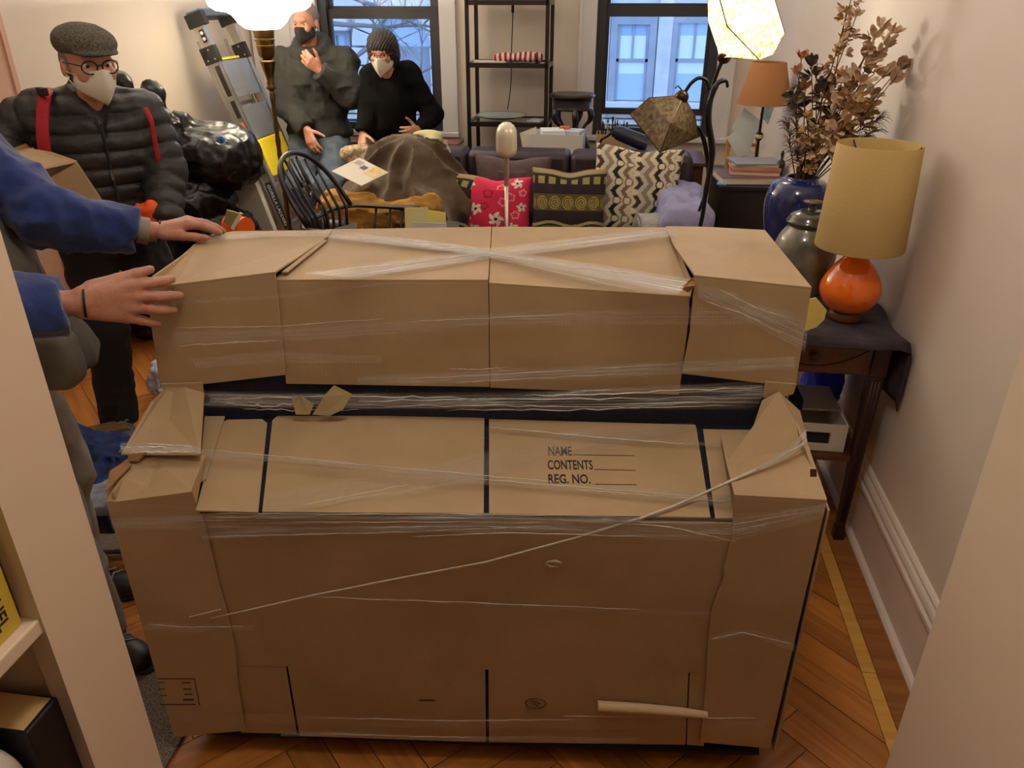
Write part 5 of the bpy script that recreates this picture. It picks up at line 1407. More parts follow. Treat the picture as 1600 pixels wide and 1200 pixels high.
for x, y, dy in ((1240, 160, 0.03), (1232, 195, 0.02), (1245, 235, -0.05)): stem(F3(x, y, dy), PET[2], SEQ(0.45, 1.0, 10), 0.05, 0.01, 1, 7, fuzz=True)
for x, y, dy in ((1372, 185, 0.02), (1365, 205, 0.0), (1350, 220, -0.03)): stem(F3(x, y, dy), PET[2], SEQ(0.5, 1.0, 12), 0.05, 0.01, 1, 8, fuzz=True)
for x, y, dy in ((1236, 150, 0.05),): stem(F3(x, y, dy), mat('petal_sage', (112, 112, 84), 0.8), SEQ(0.9, 1.0, 4), 0.035, 0.03, 1.2, 7)

# ------------------------------------------------------------------ étagère, plant stand, boxes behind the sofa
M_eta = mat('bronze_black_lacquer', (38, 30, 26), 0.3, var=(12, 0.3))
ex0, ex1, ey0, ey1 = -1.085, -0.545, 5.56, 5.90
eg = thing('etagere', 'narrow dark four-post shelf stand against the wall between the windows', 'shelf', ((ex0 + ex1) / 2, 5.73, 0))
for x in (ex0, ex1):
    for y in (ey0, ey1): MB().box((x, y, 1.05), (0.026, 0.026, 2.1)).build('post', M_eta, eg, world=True, bevel=0.003)
M_shg = mat('smoked_glass_shelf', (70, 74, 80), 0.08, spec=0.8)
for z in (0.28, 0.60, 0.935, 1.318, 1.70, 2.08):
    f = MB()
    f.box2((ex0, ey0 - 0.013, z - 0.03), (ex1, ey0 + 0.013, z)); f.box2((ex0, ey1 - 0.013, z - 0.03), (ex1, ey1 + 0.013, z)); f.box2((ex0 - 0.013, ey0, z - 0.03), (ex0 + 0.013, ey1, z)); f.box2((ex1 - 0.013, ey0, z - 0.03), (ex1 + 0.013, ey1, z))
    s_o = f.build('shelf', M_eta, eg, world=True)
    MB().box2((ex0 + 0.013, ey0 + 0.013, z - 0.014), (ex1 - 0.013, ey1 - 0.013, z - 0.006)).build('shelf_glass', M_shg, s_o, world=True)
stc = MB()
def stripe_mat():
    m = bpy.data.materials.new('red_white_stripes'); m.use_nodes = True
    nt = m.node_tree; b = nt.nodes['Principled BSDF']; b.inputs['Roughness'].default_value = 0.85
    tc = nt.nodes.new('ShaderNodeTexCoord'); w = nt.nodes.new('ShaderNodeTexWave'); w.inputs['Scale'].default_value = 9; w.inputs['Distortion'].default_value = 1.5; w.inputs['Detail'].default_value = 1
    nt.links.new(tc.outputs['Object'], w.inputs['Vector'])
    rp = nt.nodes.new('ShaderNodeValToRGB'); rp.color_ramp.interpolation = 'CONSTANT'
    rp.color_ramp.elements[0].color = lin((150, 34, 44)); rp.color_ramp.elements[1].position = 0.5; rp.color_ramp.elements[1].color = lin((222, 206, 196))
    nt.links.new(w.outputs['Fac'], rp.inputs['Fac']); nt.links.new(rp.outputs['Color'], b.inputs['Base Color'])
    return m
sc_ = rough_up(uni([rc((-0.90, 5.66, 1.345), (-0.66, 5.66, 1.35), 0.028, 0.032), rc((-0.86, 5.76, 1.34), (-0.62, 5.74, 1.345), 0.025, 0.03)], 0.03), 0.006, 18, 3)
tag(build_sdf('striped_cloth', sc_, 0.006, stripe_mat()), 'red and white striped cloth folded on the shelf stand', 'cloth')
tag(MB().box((-0.95, 5.66, 1.322), (0.22, 0.14, 0.006), Matrix.Rotation(R(7), 3, 'Z')).build('white_paper', MATS['paper_white']), 'white paper lying left of the striped cloth on the stand', 'paper')
pt = MB().lathe([(0.0, 0.006), (0.10, 0.008), (0.165, 0.022), (0.18, 0.03), (0.182, 0.033), (0.165, 0.028), (0.10, 0.014), (0.0, 0.012)], 40)
pto = tag(pt.build('glass_platter', mat('pale_blue_glass', (170, 188, 190), 0.1, spec=0.8), smooth=True), 'pale glass platter on the low shelf of the stand', 'platter')
pto.location = (-0.88, 5.70, 0.936)
tag(MB().box((-0.62, 5.66, 0.94), (0.10, 0.14, 0.008), Matrix.Rotation(R(-12), 3, 'Z')).build('photo_card', mat('photo_grey', (180, 190, 200), 0.3)), 'glossy photo card next to the glass platter', 'card')
cdp = MB().tube(crv([(-0.83, 5.96, 2.0), (-0.83, 5.96, 1.66), (-0.84, 5.96, 1.40), (-0.845, 5.955, 1.15), (-0.87, 5.95, 0.97)]), 0.0035, 6)
cdp.tube([(-0.832, 5.96, 1.69), (-0.832, 5.96, 1.62)], 0.010, 8)
tag(cdp.build('power_cord', M_blk, smooth=True), 'thin dark cord hanging down the wall behind the shelf stand', 'cord')
# plant stand
ps = thing('plant_stand', 'carved black wooden plant stand with round top below the window', 'plant stand', (-0.37, 5.62, 0))
M_cv = mat('carved_blackwood', (46, 36, 36), 0.3, var=(14, 0.3))
MB().lathe([(0.0, 1.095), (0.13, 1.095), (0.15, 1.10), (0.157, 1.108), (0.157, 1.118), (0.148, 1.126), (0.0, 1.126)], 32).build('top', M_cv, ps, smooth='auto')
MB().lathe([(0.13, 1.02), (0.138, 1.03), (0.132, 1.06), (0.138, 1.085), (0.125, 1.0945), (0.11, 1.09), (0.11, 1.02), (0.13, 1.02)], 28, cap=False).build('apron', M_cv, ps, smooth='auto')
for k in range(5):
    a = math.radians(-90 + 72 * k + 14)
    q = [(0.118, 1.03), (0.135, 0.99), (0.125, 0.95), (0.09, 0.91), (0.085, 0.86), (0.11, 0.78), (0.15, 0.68), (0.16, 0.55), (0.13, 0.40), (0.10, 0.25), (0.12, 0.10), (0.165, 0.03), (0.18, 0.0)]
    q = spline(q, 4)
    MB().tube([(r * math.cos(a), r * math.sin(a), max(z, 0.012)) for r, z in q], [0.017 + 0.006 * math.sin(k2 * 0.4) for k2 in range(len(q))], 8).build('leg', M_cv, ps, smooth=True)
MB().lathe([(0.0, 0.28), (0.10, 0.28), (0.105, 0.29), (0.10, 0.30), (0.0, 0.30)], 24).build('lower_ring', M_cv, ps, smooth='auto')
# long low chest behind the sofa
ck = thing('low_chest', 'long low wooden chest between sofa and windows', 'chest', (-0.15, 5.17, 0))
MB().box2((-0.80, 4.98, 0.05), (0.50, 5.38, 0.775)).build('body', M_walnut, ck, world=True, bevel=0.005)
MB().box2((-0.82, 4.96, 0.776), (0.52, 5.40, 0.80)).build('top', M_walnut, ck, world=True, bevel=0.004)
for x in (-0.75, 0.45):
    for y in (5.02, 5.34): MB().box((x, y, 0.0245), (0.05, 0.05, 0.049)).build('foot', M_walnut, ck, world=True)
ob = thing('paper_box', 'open white box full of papers behind the sofa back', 'box', (-0.43, 5.17, 0.80))
o_ = MB(); w2, d2, h2 = 0.345, 0.24, 0.135
o_.box2((-w2 / 2, -d2 / 2, 0), (w2 / 2, d2 / 2, 0.004)); o_.box2((-w2 / 2, -d2 / 2, 0.004), (w2 / 2, -d2 / 2 + 0.005, h2)); o_.box2((-w2 / 2, d2 / 2 - 0.005, 0.004), (w2 / 2, d2 / 2, h2)); o_.box2((-w2 / 2, -d2 / 2 + 0.005, 0.004), (-w2 / 2 + 0.005, d2 / 2 - 0.005, h2)); o_.box2((w2 / 2 - 0.005, -d2 / 2 + 0.005, 0.004), (w2 / 2, d2 / 2 - 0.005, h2))
o_.build('carton', mat('box_off_white', (206, 206, 200), 0.7), ob)
for x, y, z, w, d, rz, c, lb in ((-0.46, 5.15, 0.955, 0.16, 0.18, 12, (226, 232, 236), 'white papers lying in the open paper box'), (-0.385, 5.21, 0.965, 0.07, 0.07, -5, (190, 112, 70), 'small orange card in the open paper box'), (-0.32, 5.17, 0.95, 0.12, 0.16, -14, (196, 200, 216), 'folded bluish paper in the open paper box')):
    tag(MB().box((x, y, (0.806 + z) / 2), (w * 0.9, d * 0.9, z - 0.806), Matrix.Rotation(R(rz), 3, 'Z')).build('paper_stack', mat('paper_%d_%d' % (c[0], c[1]), c, 0.7)), lb, 'paper')
wp = PB(5.10, (812, 208), (838, 198), (842, 238), (818, 240))
tag(MB().prism(wp, (0, 0.004, 0)).build('loose_paper', mat('paper_cream', (216, 208, 196), 0.7)), 'loose cream sheet leaning on the open paper box', 'paper')
# carton of brushes
bb_ = thing('brush_carton', 'brown open carton of paint brushes by the right window', 'box', (-0.075, 5.26, 0.80))
o_ = MB(); w2, d2, h2 = 0.21, 0.16, 0.125
for lo, hi in (((-w2 / 2, -d2 / 2, 0), (w2 / 2, d2 / 2, 0.004)), ((-w2 / 2, -d2 / 2, 0.004), (w2 / 2, -d2 / 2 + 0.004, h2)), ((-w2 / 2, d2 / 2 - 0.004, 0.004), (w2 / 2, d2 / 2, h2)), ((-w2 / 2, -d2 / 2 + 0.004, 0.004), (-w2 / 2 + 0.004, d2 / 2 - 0.004, h2)), ((w2 / 2 - 0.004, -d2 / 2 + 0.004, 0.004), (w2 / 2, d2 / 2 - 0.004, h2))): o_.box2(lo, hi)
o_.build('carton', M_card, bb_)
rb = random.Random(5)
for k in range(13):
    x = -0.165 + 0.015 * k; y = 5.22 + rb.uniform(0, 0.08); z1 = rb.uniform(0.97, 1.03)
    c = rb.choice(((30, 28, 30), (30, 28, 30), (210, 216, 220), (150, 180, 190), (60, 50, 44)))
    cn = {30: 'black', 210: 'white', 150: 'pale blue', 60: 'brown'}[c[0]]
    bt = thing('paint_brush', cn + ' handled paint brush standing in the brown carton', 'brush', (x, y, 0.806), group='brushes in the brown carton')
    dx = rb.uniform(-0.006, 0.006)
    MB().tube([(0, 0, 0), (dx, 0, z1 - 0.806 - 0.03)], 0.0042, 6).build('handle', mat('brush_%d' % c[0], c, 0.4), bt)
    MB().tube([(dx, 0, z1 - 0.806 - 0.03), (dx, 0, z1 - 0.806)], [0.0065, 0.002 if k % 3 else 0.006], 6).build('bristles', mat('bristle_%d' % (k % 2), ((40, 36, 36), (190, 196, 200))[k % 2], 0.8), bt)
# dark blue gooseneck lamp head lying over the sofa back
gl_ = thing('clip_lamp', 'dark navy clip lamp with curved arm above the chain cushion', 'lamp', (-0.05, 4.98, 0.80))
p1, p2 = at_y(968, 208, 4.93), at_y(1012, 226, 4.90)
MB().tube([p1 + (p1 - p2) * 0.25, p1 + (p1 - p2) * 0.2, p1, p1.lerp(p2, 0.5), p2], [0.015, 0.034, 0.045, 0.047, 0.05], 16).build('head', mat('navy_enamel', (26, 28, 52), 0.3), gl_, world=True, smooth='auto')
MB().tube(crv([p1 + (p1 - p2) * 0.2, at_y(950, 212, 4.95), at_y(938, 222, 4.97), (-0.12, 4.99, 0.802)]), 0.008, 8).build('arm', M_iron, gl_, world=True, smooth=True)
# bench in front of the left window
be = thing('window_bench', 'wooden bench under the left window', 'bench', (-1.75, 5.73, 0))
MB().box2((-2.36, 5.67, 0.735), (-1.20, 5.925, 0.76)).build('top', mat('bench_cherry', (146, 92, 60), 0.3, var=(5, 0.25), stretch=(1, 8, 8)), be, world=True, bevel=0.004)
for x in (-2.30, -1.26):
    for y in (5.70, 5.88): MB().box((x, y, 0.367), (0.045, 0.045, 0.734)).build('leg', M_walnut, be, world=True)
MB().box2((-2.28, 5.69, 0.66), (-1.28, 5.71, 0.734)).build('apron', M_walnut, be, world=True)

# ------------------------------------------------------------------ ladder leaning on the left wall
M_alu = mat('aluminium', (178, 176, 172), 0.35, 0.85, var=(30, 0.1))
M_plate = mat('aluminium_plate', (150, 156, 166), 0.45, 0.5, var=(9, 0.15))
M_yel = mat('ladder_yellow', (222, 196, 36), 0.45)
ladd = thing('step_ladder', 'folded aluminium step ladder leaning against the left wall', 'ladder', (-2.2, 5.18, 0))
LA0, LA1 = Vector((-2.20, 4.95, 0.0)), Vector((-2.745, 4.95, 1.66))
ldir = (LA1 - LA0).normalized(); lnrm = Vector((ldir.z, 0, -ldir.x)); lY = Vector((0, 1, 0))
LM = Matrix((lY, lnrm, ldir)).transposed()        # columns: across, outward, along
def lad(nm, a0, a1, o0, o1, s0, s1, m, bev=0.002, par=ladd):
    c = LA0 + lY * ((a0 + a1) / 2) + lnrm * ((o0 + o1) / 2) + ldir * ((s0 + s1) / 2)
    return MB().box(c, (a1 - a0, o1 - o0, s1 - s0), LM).build(nm, m, par, world=True, bevel=bev)
for a in (0.0, 0.42):
    r_ = lad('rail', a, a + 0.028, 0.0, 0.075, 0.02, 1.66, M_alu)
    lad('rail_flange', a - 0.004, a + 0.032, 0.0, 0.008, 0.021, 1.655, M_alu, par=r_)
    lad('rail_flange', a - 0.004, a + 0.032, 0.067, 0.0755, 0.021, 1.655, M_alu, par=r_)
    lad('rear_rail', a + 0.03 if a < 0.1 else a - 0.03, a + 0.05 if a < 0.1 else a - 0.01, -0.035, -0.004, 0.05, 1.55, M_alu)
    lad('foot', a - 0.006, a + 0.034, -0.006, 0.08, 0.0, 0.045, M_blk)
    br = lad('hinge_bracket', a - 0.010, a + 0.038, -0.02, 0.082, 1.40, 1.50, M_blk)
    for o1, s1 in ((0.01, 1.42), (0.06, 1.42), (0.04, 1.48)):
        MB().ball(LA0 + lY * (a - 0.011) + lnrm * o1 + ldir * s1, 0.006, 8, 6).build('bolt', M_nick, br, world=True, smooth=True)
    lad('cap_bracket', a - 0.012, a + 0.04, -0.02, 0.10, 1.62, 1.70, M_blk)
lad('top_cap', 0.0, 0.448, -0.01, 0.09, 1.665, 1.715, mat('ladder_cap_grey', (70, 78, 92), 0.5), 0.008)
for s0 in (0.30, 0.58):
    st_ = lad('tread', 0.029, 0.419, -0.02, 0.078, s0, s0 + 0.022, M_alu)
lad('step_plate', 0.034, 0.414, 0.052, 0.064, 1.17, 1.40, M_plate)
lad('step_plate', 0.034, 0.414, 0.052, 0.064, 0.90, 1.11, M_plate)
lad('spreader', 0.034, 0.414, -0.03, -0.01, 1.13, 1.15, M_alu)
lad('yellow_tray', 0.034, 0.414, 0.03, 0.088, 0.64, 0.89, M_yel, 0.01)
lad('yellow_edge', 0.034, 0.30, 0.04, 0.07, 1.405, 1.42, M_yel, 0.003)
M_lab = mat('label_black', (26, 26, 28), 0.5)
for s0, s1, m_ in ((1.19, 1.38, M_lab), (1.05, 1.16, M_lab), (0.98, 1.02, mat('label_orange', (214, 120, 50), 0.5)), (0.68, 0.96, M_lab), (1.525, 1.60, M_lab)):
    lad('sticker', -0.0055, -0.0042, 0.030, 0.058, s0, s1, m_, 0.0)
for s1 in (1.545, 1.58):
    MB().ball(LA0 + lY * (-0.006) + lnrm * 0.044 + ldir * s1, (0.011, 0.003, 0.011), 10, 6).build('sticker_dot', M_case, ladd, world=True)
ls = lad('name_label', -0.0055, -0.0042, 0.020, 0.058, 0.30, 0.62, M_lab, 0.0)
inv = world_mat(ladd).inverted()
T4 = Matrix((-ldir, lnrm, -lY)).transposed().to_4x4()
T4.translation = LA0 + lY * (-0.006) + lnrm * 0.028 + ldir * 0.605
text_mesh('lettering', 'GORILLA LADDERS', 0.03, M_case, ls, inv @ T4, 0.0002, width=0.29, bold=0.0004)

# ------------------------------------------------------------------ rubbish bags at the left wall
M_bag = mat('black_bin_bag', (12, 12, 14), 0.3, bump=(24, 0.5), spec=0.4)
def bag(label, parts, seed, knot=None):
    f = rough_up(uni(parts, 0.07), 0.020, 8.0, seed, True, 3)
    o = build_sdf('rubbish_bag', f, 0.011, M_bag, relax=1)
    tag(o, label, 'rubbish bag', 'black rubbish bags along the left wall')
    return o
bag('black rubbish bag with tall open peaks behind the man in the cap', [ell((-2.58, 4.12, 0.92), (0.17, 0.19, 0.22)), rc((-2.60, 4.10, 1.05), (-2.56, 4.13, 1.24), 0.11, 0.05), rc((-2.64, 4.06, 1.05), (-2.66, 4.04, 1.17), 0.07, 0.05)], 3)
bag('big shiny rubbish bag with blue tie next to the ladder', [ell((-2.38, 4.32, 0.90), (0.25, 0.26, 0.16)), ell((-2.30, 4.30, 0.86), (0.2, 0.22, 0.15)), rc((-2.50, 4.24, 0.98), (-2.48, 4.22, 1.09), 0.07, 0.035)], 9)
bag('black rubbish bag in the middle of the heap', [ell((-2.46, 4.16, 0.66), (0.24, 0.25, 0.15))], 14)
bag('black rubbish bag on the floor, lowest and nearest the white board', [ell((-2.36, 4.22, 0.30), (0.26, 0.27, 0.28)), ell((-2.30, 4.15, 0.5), (0.16, 0.2, 0.12))], 21)
bag('black rubbish bag on the floor in the wall corner', [ell((-2.58, 3.72, 0.32), (0.21, 0.26, 0.31)), rc((-2.60, 3.75, 0.5), (-2.58, 3.76, 0.72), 0.12, 0.05)], 27)
bag('thin rubbish bag tip just right of the flat cap man\'s mask', [rc((-2.66, 3.92, 0.75), (-2.62, 3.93, 1.1), 0.14, 0.08), rc((-2.62, 3.93, 1.1), (-2.60, 3.94, 1.325), 0.06, 0.03)], 33)
tag(MB().ball(at_y(347, 218, 4.08), (0.014, 0.01, 0.02), 10, 8).build('blue_tie', mat('tie_blue', (40, 110, 220), 0.4), smooth=True), 'blue plastic tie on the big rubbish bag', 'tie')
# white board with cut-outs next to the ladder
wbm = mat('white_melamine', (206, 204, 190), 0.5)
wp0 = [at_y(x, y, 4.42) for x, y in ((347, 262), (428, 232), (470, 330))]
def WB(x, y): return at_y(x, y, 4.46)
pts = [WB(349, 262), WB(381, 242), WB(404, 300), WB(430, 366), WB(444, 400), WB(398, 400), WB(385, 365), WB(373, 318), WB(362, 316), WB(357, 300), WB(361, 296)]
wboard = tag(MB().prism(pts, (0.01, 0.03, 0.0)).build('white_board', wbm, bevel=0.002), 'white board with a stepped edge between bags and ladder', 'board')
p2 = [WB(335, 270), WB(349, 262), WB(361, 296), WB(357, 300), WB(362, 316), WB(371, 322), WB(385, 362), WB(372, 345), WB(356, 318)]
tag(MB().prism([p + Vector((0, 0.10, 0)) for p in p2], (0.0, 0.02, 0.0)).build('cream_frame', mat('cream_frame', (196, 184, 150), 0.5)), 'cream edge of a frame just left of the white board', 'frame')
hb = [WB(367, 241), WB(376, 236), WB(381, 240), WB(374, 244)]
tag(MB().prism([p + Vector((0, 0.12, 0)) for p in hb], (0.0, 0.04, 0.02)).build('black_handle', M_blk), 'small black handle above the white board', 'handle')
# orange tin with card
og = thing('orange_case', 'orange case with a white card behind the mover\'s hand', 'case', at_z(368, 372, 0.78))
oc0 = at_y(366, 350, 3.55)
oo = MB(); oo.tube([oc0 + Vector((-0.05, 0.05, -0.02)), oc0 + Vector((0.06, 0.0, -0.02))], [0.055, 0.055], 20); oo.build('drum', mat('orange_plastic', (240, 104, 30), 0.4), og, world=True, smooth='auto')
MB().prism([at_y(x, y, 3.50) for x, y in ((349, 348), (354, 328), (375, 334), (362, 356))], (0.0, 0.01, 0)).build('card', mat('card_olive', (150, 140, 96), 0.6), og, world=True)
MB().prism([at_y(x, y, 3.49) for x, y in ((360, 356), (374, 332), (378, 334), (365, 360))], (0.0, 0.008, 0)).build('card_edge', MATS['paper_white'], og, world=True)
sk = thing('carton', 'plain brown carton hidden behind the piano under the orange case', 'box', (oc0.x, 3.60, 0))
MB().box2((oc0.x - 0.17, 3.42, 0.0), (oc0.x + 0.17, 3.72, oc0.z - 0.078)).build('body', M_card, sk, world=True, bevel=0.003)
MB().box2((oc0.x - 0.025, 3.419, oc0.z - 0.20), (oc0.x + 0.025, 3.72, oc0.z - 0.0775)).build('tape', mat('parcel_tape', (176, 136, 80), 0.25), sk, world=True)

# ------------------------------------------------------------------ books in the bookcase
yb = thing('book', 'yellow book with black spine lettering in the near bookcase', 'book', (-0.83, 0.60, SHELF_Z[2]))
# books standing on the shelf, spines to the room
def shelf_book(root, y0, y1, z0, h, d, cover, rough=0.5):
    MB().box2((BX - 0.02 - d, y0, z0), (BX - 0.02, y1, z0 + h)).build('cover', mat('cover_%d_%d_%d' % cover, cover, rough, var=(9, 0.08)), root, world=True, bevel=0.003)
    return MB().box2((BX - 0.02 - d + 0.003, y0 + 0.004, z0 + h), (BX - 0.028, y1 - 0.004, z0 + h + 0.0008)).build('pages', mat('book_pages_top', (206, 176, 116), 0.8), root, world=True)
M_ink2 = mat('print_black', (30, 26, 22), 0.6)
yb.location = (-0.83, 0.655, SHELF_Z[3])
shelf_book(yb, 0.62, 0.690, SHELF_Z[3], 0.27, 0.19, (222, 196, 74))
T5 = Matrix((Vector((0, 0, -1)), Vector((0, 1, 0)), Vector((1, 0, 0)))).transposed().to_4x4()
T5.translation = Vector((BX - 0.0195, 0.654, SHELF_Z[3] + 0.105))
text_mesh('lettering', 'ESCHEL', 0.026, M_ink2, yb, world_mat(yb).inverted() @ T5, 0.0002, width=0.088, bold=0.0003)
T6 = T5.copy(); T6.translation = Vector((BX - 0.0195, 0.630, SHELF_Z[3] + 0.06))
kb_ = thing('book', 'thick black book with pale page edges on the lower near shelf', 'book', (-0.83, 0.655, SHELF_Z[2]))
shelf_book(kb_, 0.636, 0.700, SHELF_Z[2], 0.238, 0.20, (22, 22, 24))
for z, y in ((0.655, 0.672), (0.645, 0.664), (0.65, 0.68)):
    MB().box((BX - 0.0193, y, z), (0.0006, 0.004, 0.02), Matrix.Rotation(R(25), 3, 'X')).build('spine_mark', mat('silver_print', (150, 140, 120), 0.4), kb_, world=True)
pb = thing('book', 'pink spined book behind the white jar in the near bookcase', 'book', (-0.93, 0.608, SHELF_Z[2]))
MB().box2((-0.99, 0.585, SHELF_Z[2]), (-0.875, 0.632, SHELF_Z[2] + 0.25)).build('cover', mat('cover_pink', (176, 130, 130), 0.5), pb, world=True, bevel=0.003)
MB().box2((-0.985, 0.588, SHELF_Z[2] + 0.25), (-0.88, 0.629, SHELF_Z[2] + 0.2508)).build('pages', MATS['book_pages_top'], pb, world=True)
wm = thing('white_jar', 'white rounded jar with black marking at the bottom left edge', 'jar', (BX - 0.058, 0.582, SHELF_Z[2] + 0.0005))
MB().lathe(spline([(0.032, 0.0), (0.040, 0.004), (0.048, 0.05), (0.050, 0.14), (0.047, 0.19), (0.034, 0.228), (0.012, 0.242), (0.0, 0.244)], 5), 28).build('body', mat('jar_white', (214, 206, 190), 0.3), wm, smooth=True)
for k in range(3): MB().box((0.0475, 0.004 + 0.009 * k, 0.175 + 0.006 * k), (0.006, 0.004, 0.020)).build('marking', M_ink2, wm)

# ------------------------------------------------------------------ floor clutter left of the piano
rug = MB()
rugp = [(-1.30, 1.43), (-1.03, 1.435), (-1.02, 1.02), (-1.03, 0.90), (-1.30, 0.90)]
rug.prism([(x, y, 0.001) for x, y in rugp], (0, 0, 0.012))
tag(rug.build('carpet_offcut', mat('speckled_grey_carpet', (150, 140, 128), 0.95, var=(220, 0.6), col2=(70, 62, 56), bump=(260, 0.8)), bevel=0.003), 'speckled grey carpet offcut on the floor left of the piano', 'carpet')
def tape_lace(q, pts, r): q.tube(pts, r, 6)
fd = thing('furniture_dolly', 'carpeted wooden furniture dolly on the floor left of the piano', 'dolly', (-1.66, 1.98, 0))
M_ply = mat('raw_board', (170, 140, 100), 0.7, var=(5, 0.2), stretch=(1, 8, 8)); M_gcar = mat('grey_carpet', (124, 116, 104), 0.95, var=(120, 0.4), bump=(200, 0.6))
for y in (-0.18, 0.18):
    b_o = MB().box2((-0.26, y - 0.05, 0.075), (0.26, y + 0.05, 0.10)).build('end_board', M_ply, fd, bevel=0.004)
    MB().box2((-0.255, y - 0.045, 0.1005), (0.255, y + 0.045, 0.118)).build('carpet_pad', M_gcar, b_o, bevel=0.006)
for x in (-0.21, 0.21): MB().box2((x - 0.04, -0.13, 0.05), (x + 0.04, 0.13, 0.0748)).build('side_board', M_ply, fd, bevel=0.004)
for x in (-0.21, 0.21):
    for y in (-0.18, 0.18):
        w = MB(); w.lathe([(0.0, -0.012), (0.03, -0.012), (0.0345, -0.006), (0.0345, 0.006), (0.03, 0.012), (0.0, 0.012)], 16)
        w.v = [Vector((p.z, p.x, p.y)) + Vector((x, y, 0.035)) for p in w.v]
        w.build('wheel', M_blk, fd, smooth='auto')
fd.rotation_euler = (0, 0, R(12))
bs = rough_up(uni([ell((-1.86, 2.20, 0.10), (0.19, 0.15, 0.10)), ell((-1.74, 2.10, 0.08), (0.14, 0.12, 0.07)), ell((-1.97, 2.26, 0.14), (0.1, 0.08, 0.09))], 0.06), 0.03, 9, 6, True, 3)
tag(build_sdf('blue_strap_bundle', bs, 0.009, mat('blue_webbing', (34, 62, 128), 0.8, var=(24, 0.5), col2=(18, 30, 70), bump=(60, 0.4)), relax=0), 'tangled bundle of blue moving straps on the floor', 'straps')
gc = rough_up(uni([ell((-1.70, 2.00, 0.15), (0.16, 0.08, 0.035)), ell((-1.64, 2.08, 0.15), (0.12, 0.09, 0.03))], 0.03), 0.012, 14, 2, True)
tag(build_sdf('grey_rag', gc, 0.007, mat('pale_grey_cloth', (150, 156, 170), 0.9, var=(40, 0.4))), 'pale grey rag on the furniture dolly', 'cloth')
bmr = MB(); bmr.box((-2.26, 2.40, 0.0462), (0.62, 0.09, 0.09), Matrix.Rotation(R(40), 3, 'Z')); bmo = tag(bmr.build('wood_offcut', mat('old_beam', (120, 92, 60), 0.7, var=(6, 0.3), stretch=(1, 8, 8)), bevel=0.004), 'old wooden beam on the floor in front of the man in the cap', 'beam')
bm2 = MB(); bm2.box((-2.02, 2.42, 0.0142), (0.5, 0.05, 0.026), Matrix.Rotation(R(40), 3, 'Z')); tag(bm2.build('wooden_slat', mat('pale_slat', (170, 146, 104), 0.6, var=(6, 0.2)), bevel=0.002), 'thin pale wooden slat lying beside the beam', 'slat')
foil = rough_up(uni([ell((-2.02, 2.98, 0.09), (0.10, 0.09, 0.09)), ell((-1.95, 3.02, 0.16), (0.06, 0.06, 0.07))], 0.04), 0.03, 14, 9, True, 3)
tag(build_sdf('crumpled_film', foil, 0.007, mat('clear_film_heap', (190, 200, 220), 0.25, var=(30, 0.35), bump=(60, 0.5)), relax=0), 'crumpled clear plastic film on the floor behind the piano', 'plastic film')
# ------------------------------------------------------------------ people
def basis(F, up=(0, 0, 1)):
    F = Vector(F).normalized(); up = Vector(up)
    left = up.cross(F).normalized(); up = F.cross(left).normalized()
    return np.array((left, F, up), np.float32).T        # columns: left, forward, up
def xf(f, c, Rm):
    c = np.array(c, np.float32)
    def g(P): return f((P - c) @ Rm)
    r = float(np.max(np.abs([f.lo, f.hi]))) * 1.3
    g.lo, g.hi = c - r, c + r
    return g
def grow(f, o):
    def g(P): return f(P) - o
    g.lo, g.hi = f.lo - o, f.hi + o
    return g
V3 = lambda *a: np.array(a, np.float32)
def N3(v): v = np.array(v, np.float32); return v / (np.linalg.norm(v) + 1e-9)

def hand(w, d, t, curls=(0.25, 0.25, 0.3, 0.35), spread=(0.10, 0.0, -0.08, -0.18), thumb=(0.55, 0.8, -0.15), tcurl=0.25, s=1.0):
    """palm and five fingers from the wrist w; d along the fingers, t towards the thumb"""
    w = np.array(w, np.float32); d = N3(d); t = np.array(t, np.float32); t = N3(t - d * (t @ d))
    n = np.cross(t, d)                                    # sign fixed by caller through t
    n = n * hand.side
    P = []
    kn = [(0.030, 0.088), (0.010, 0.093), (-0.011, 0.088), (-0.031, 0.079)]
    ln = [0.074, 0.082, 0.076, 0.060]
    for i, (o, a) in enumerate(kn):
        k = w + (d * a + t * o + n * (0.004 if i in (1, 2) else 0)) * s
        P.append(rc(w + (t * o * 0.55 + d * 0.004) * s, k, 0.0145 * s, 0.0125 * s))
    palm = uni(P, 0.014)
    fing = []
    for i, (o, a) in enumerate(kn):
        k = w + (d * a + t * o + n * (0.004 if i in (1, 2) else 0)) * s
        dd = N3(d + t * spread[i]); p = k; cu = curls[i]
        for j, (fr, r0, r1) in enumerate(((0.45, 0.0116, 0.0106), (0.31, 0.0106, 0.0099), (0.24, 0.0099, 0.0086))):
            c = cu * (0.6 if j == 0 else 1.0) if not hasattr(cu, '__len__') else cu[j]
            dd = N3(dd * math.cos(c) - n * math.sin(c)) if j or True else dd
            nn = N3(n - dd * (n @ dd)); n_old = n
            q = p + dd * ln[i] * fr * s
            sc = 0.86 if i == 3 else 1.0
            fing.append(rc(p, q, r0 * s * sc, r1 * s * sc)); p = q
    tb_ = w + (d * 0.022 + t * 0.024 - n * 0.006) * s
    td = N3(d * thumb[0] + t * thumb[1] + n * thumb[2]); p = tb_
    for j, (l, r0, r1) in enumerate(((0.046, 0.0165, 0.0125), (0.034, 0.0122, 0.0106), (0.027, 0.0106, 0.0085))):
        q = p + td * l * s; fing.append(rc(p, q, r0 * s, r1 * s)); p = q
        td = N3(td * math.cos(tcurl) + N3(d - n * 0.2) * math.sin(tcurl))
    fu = uni(fing, 0.004)
    return uni([palm, fu], 0.007)
hand.side = 1.0

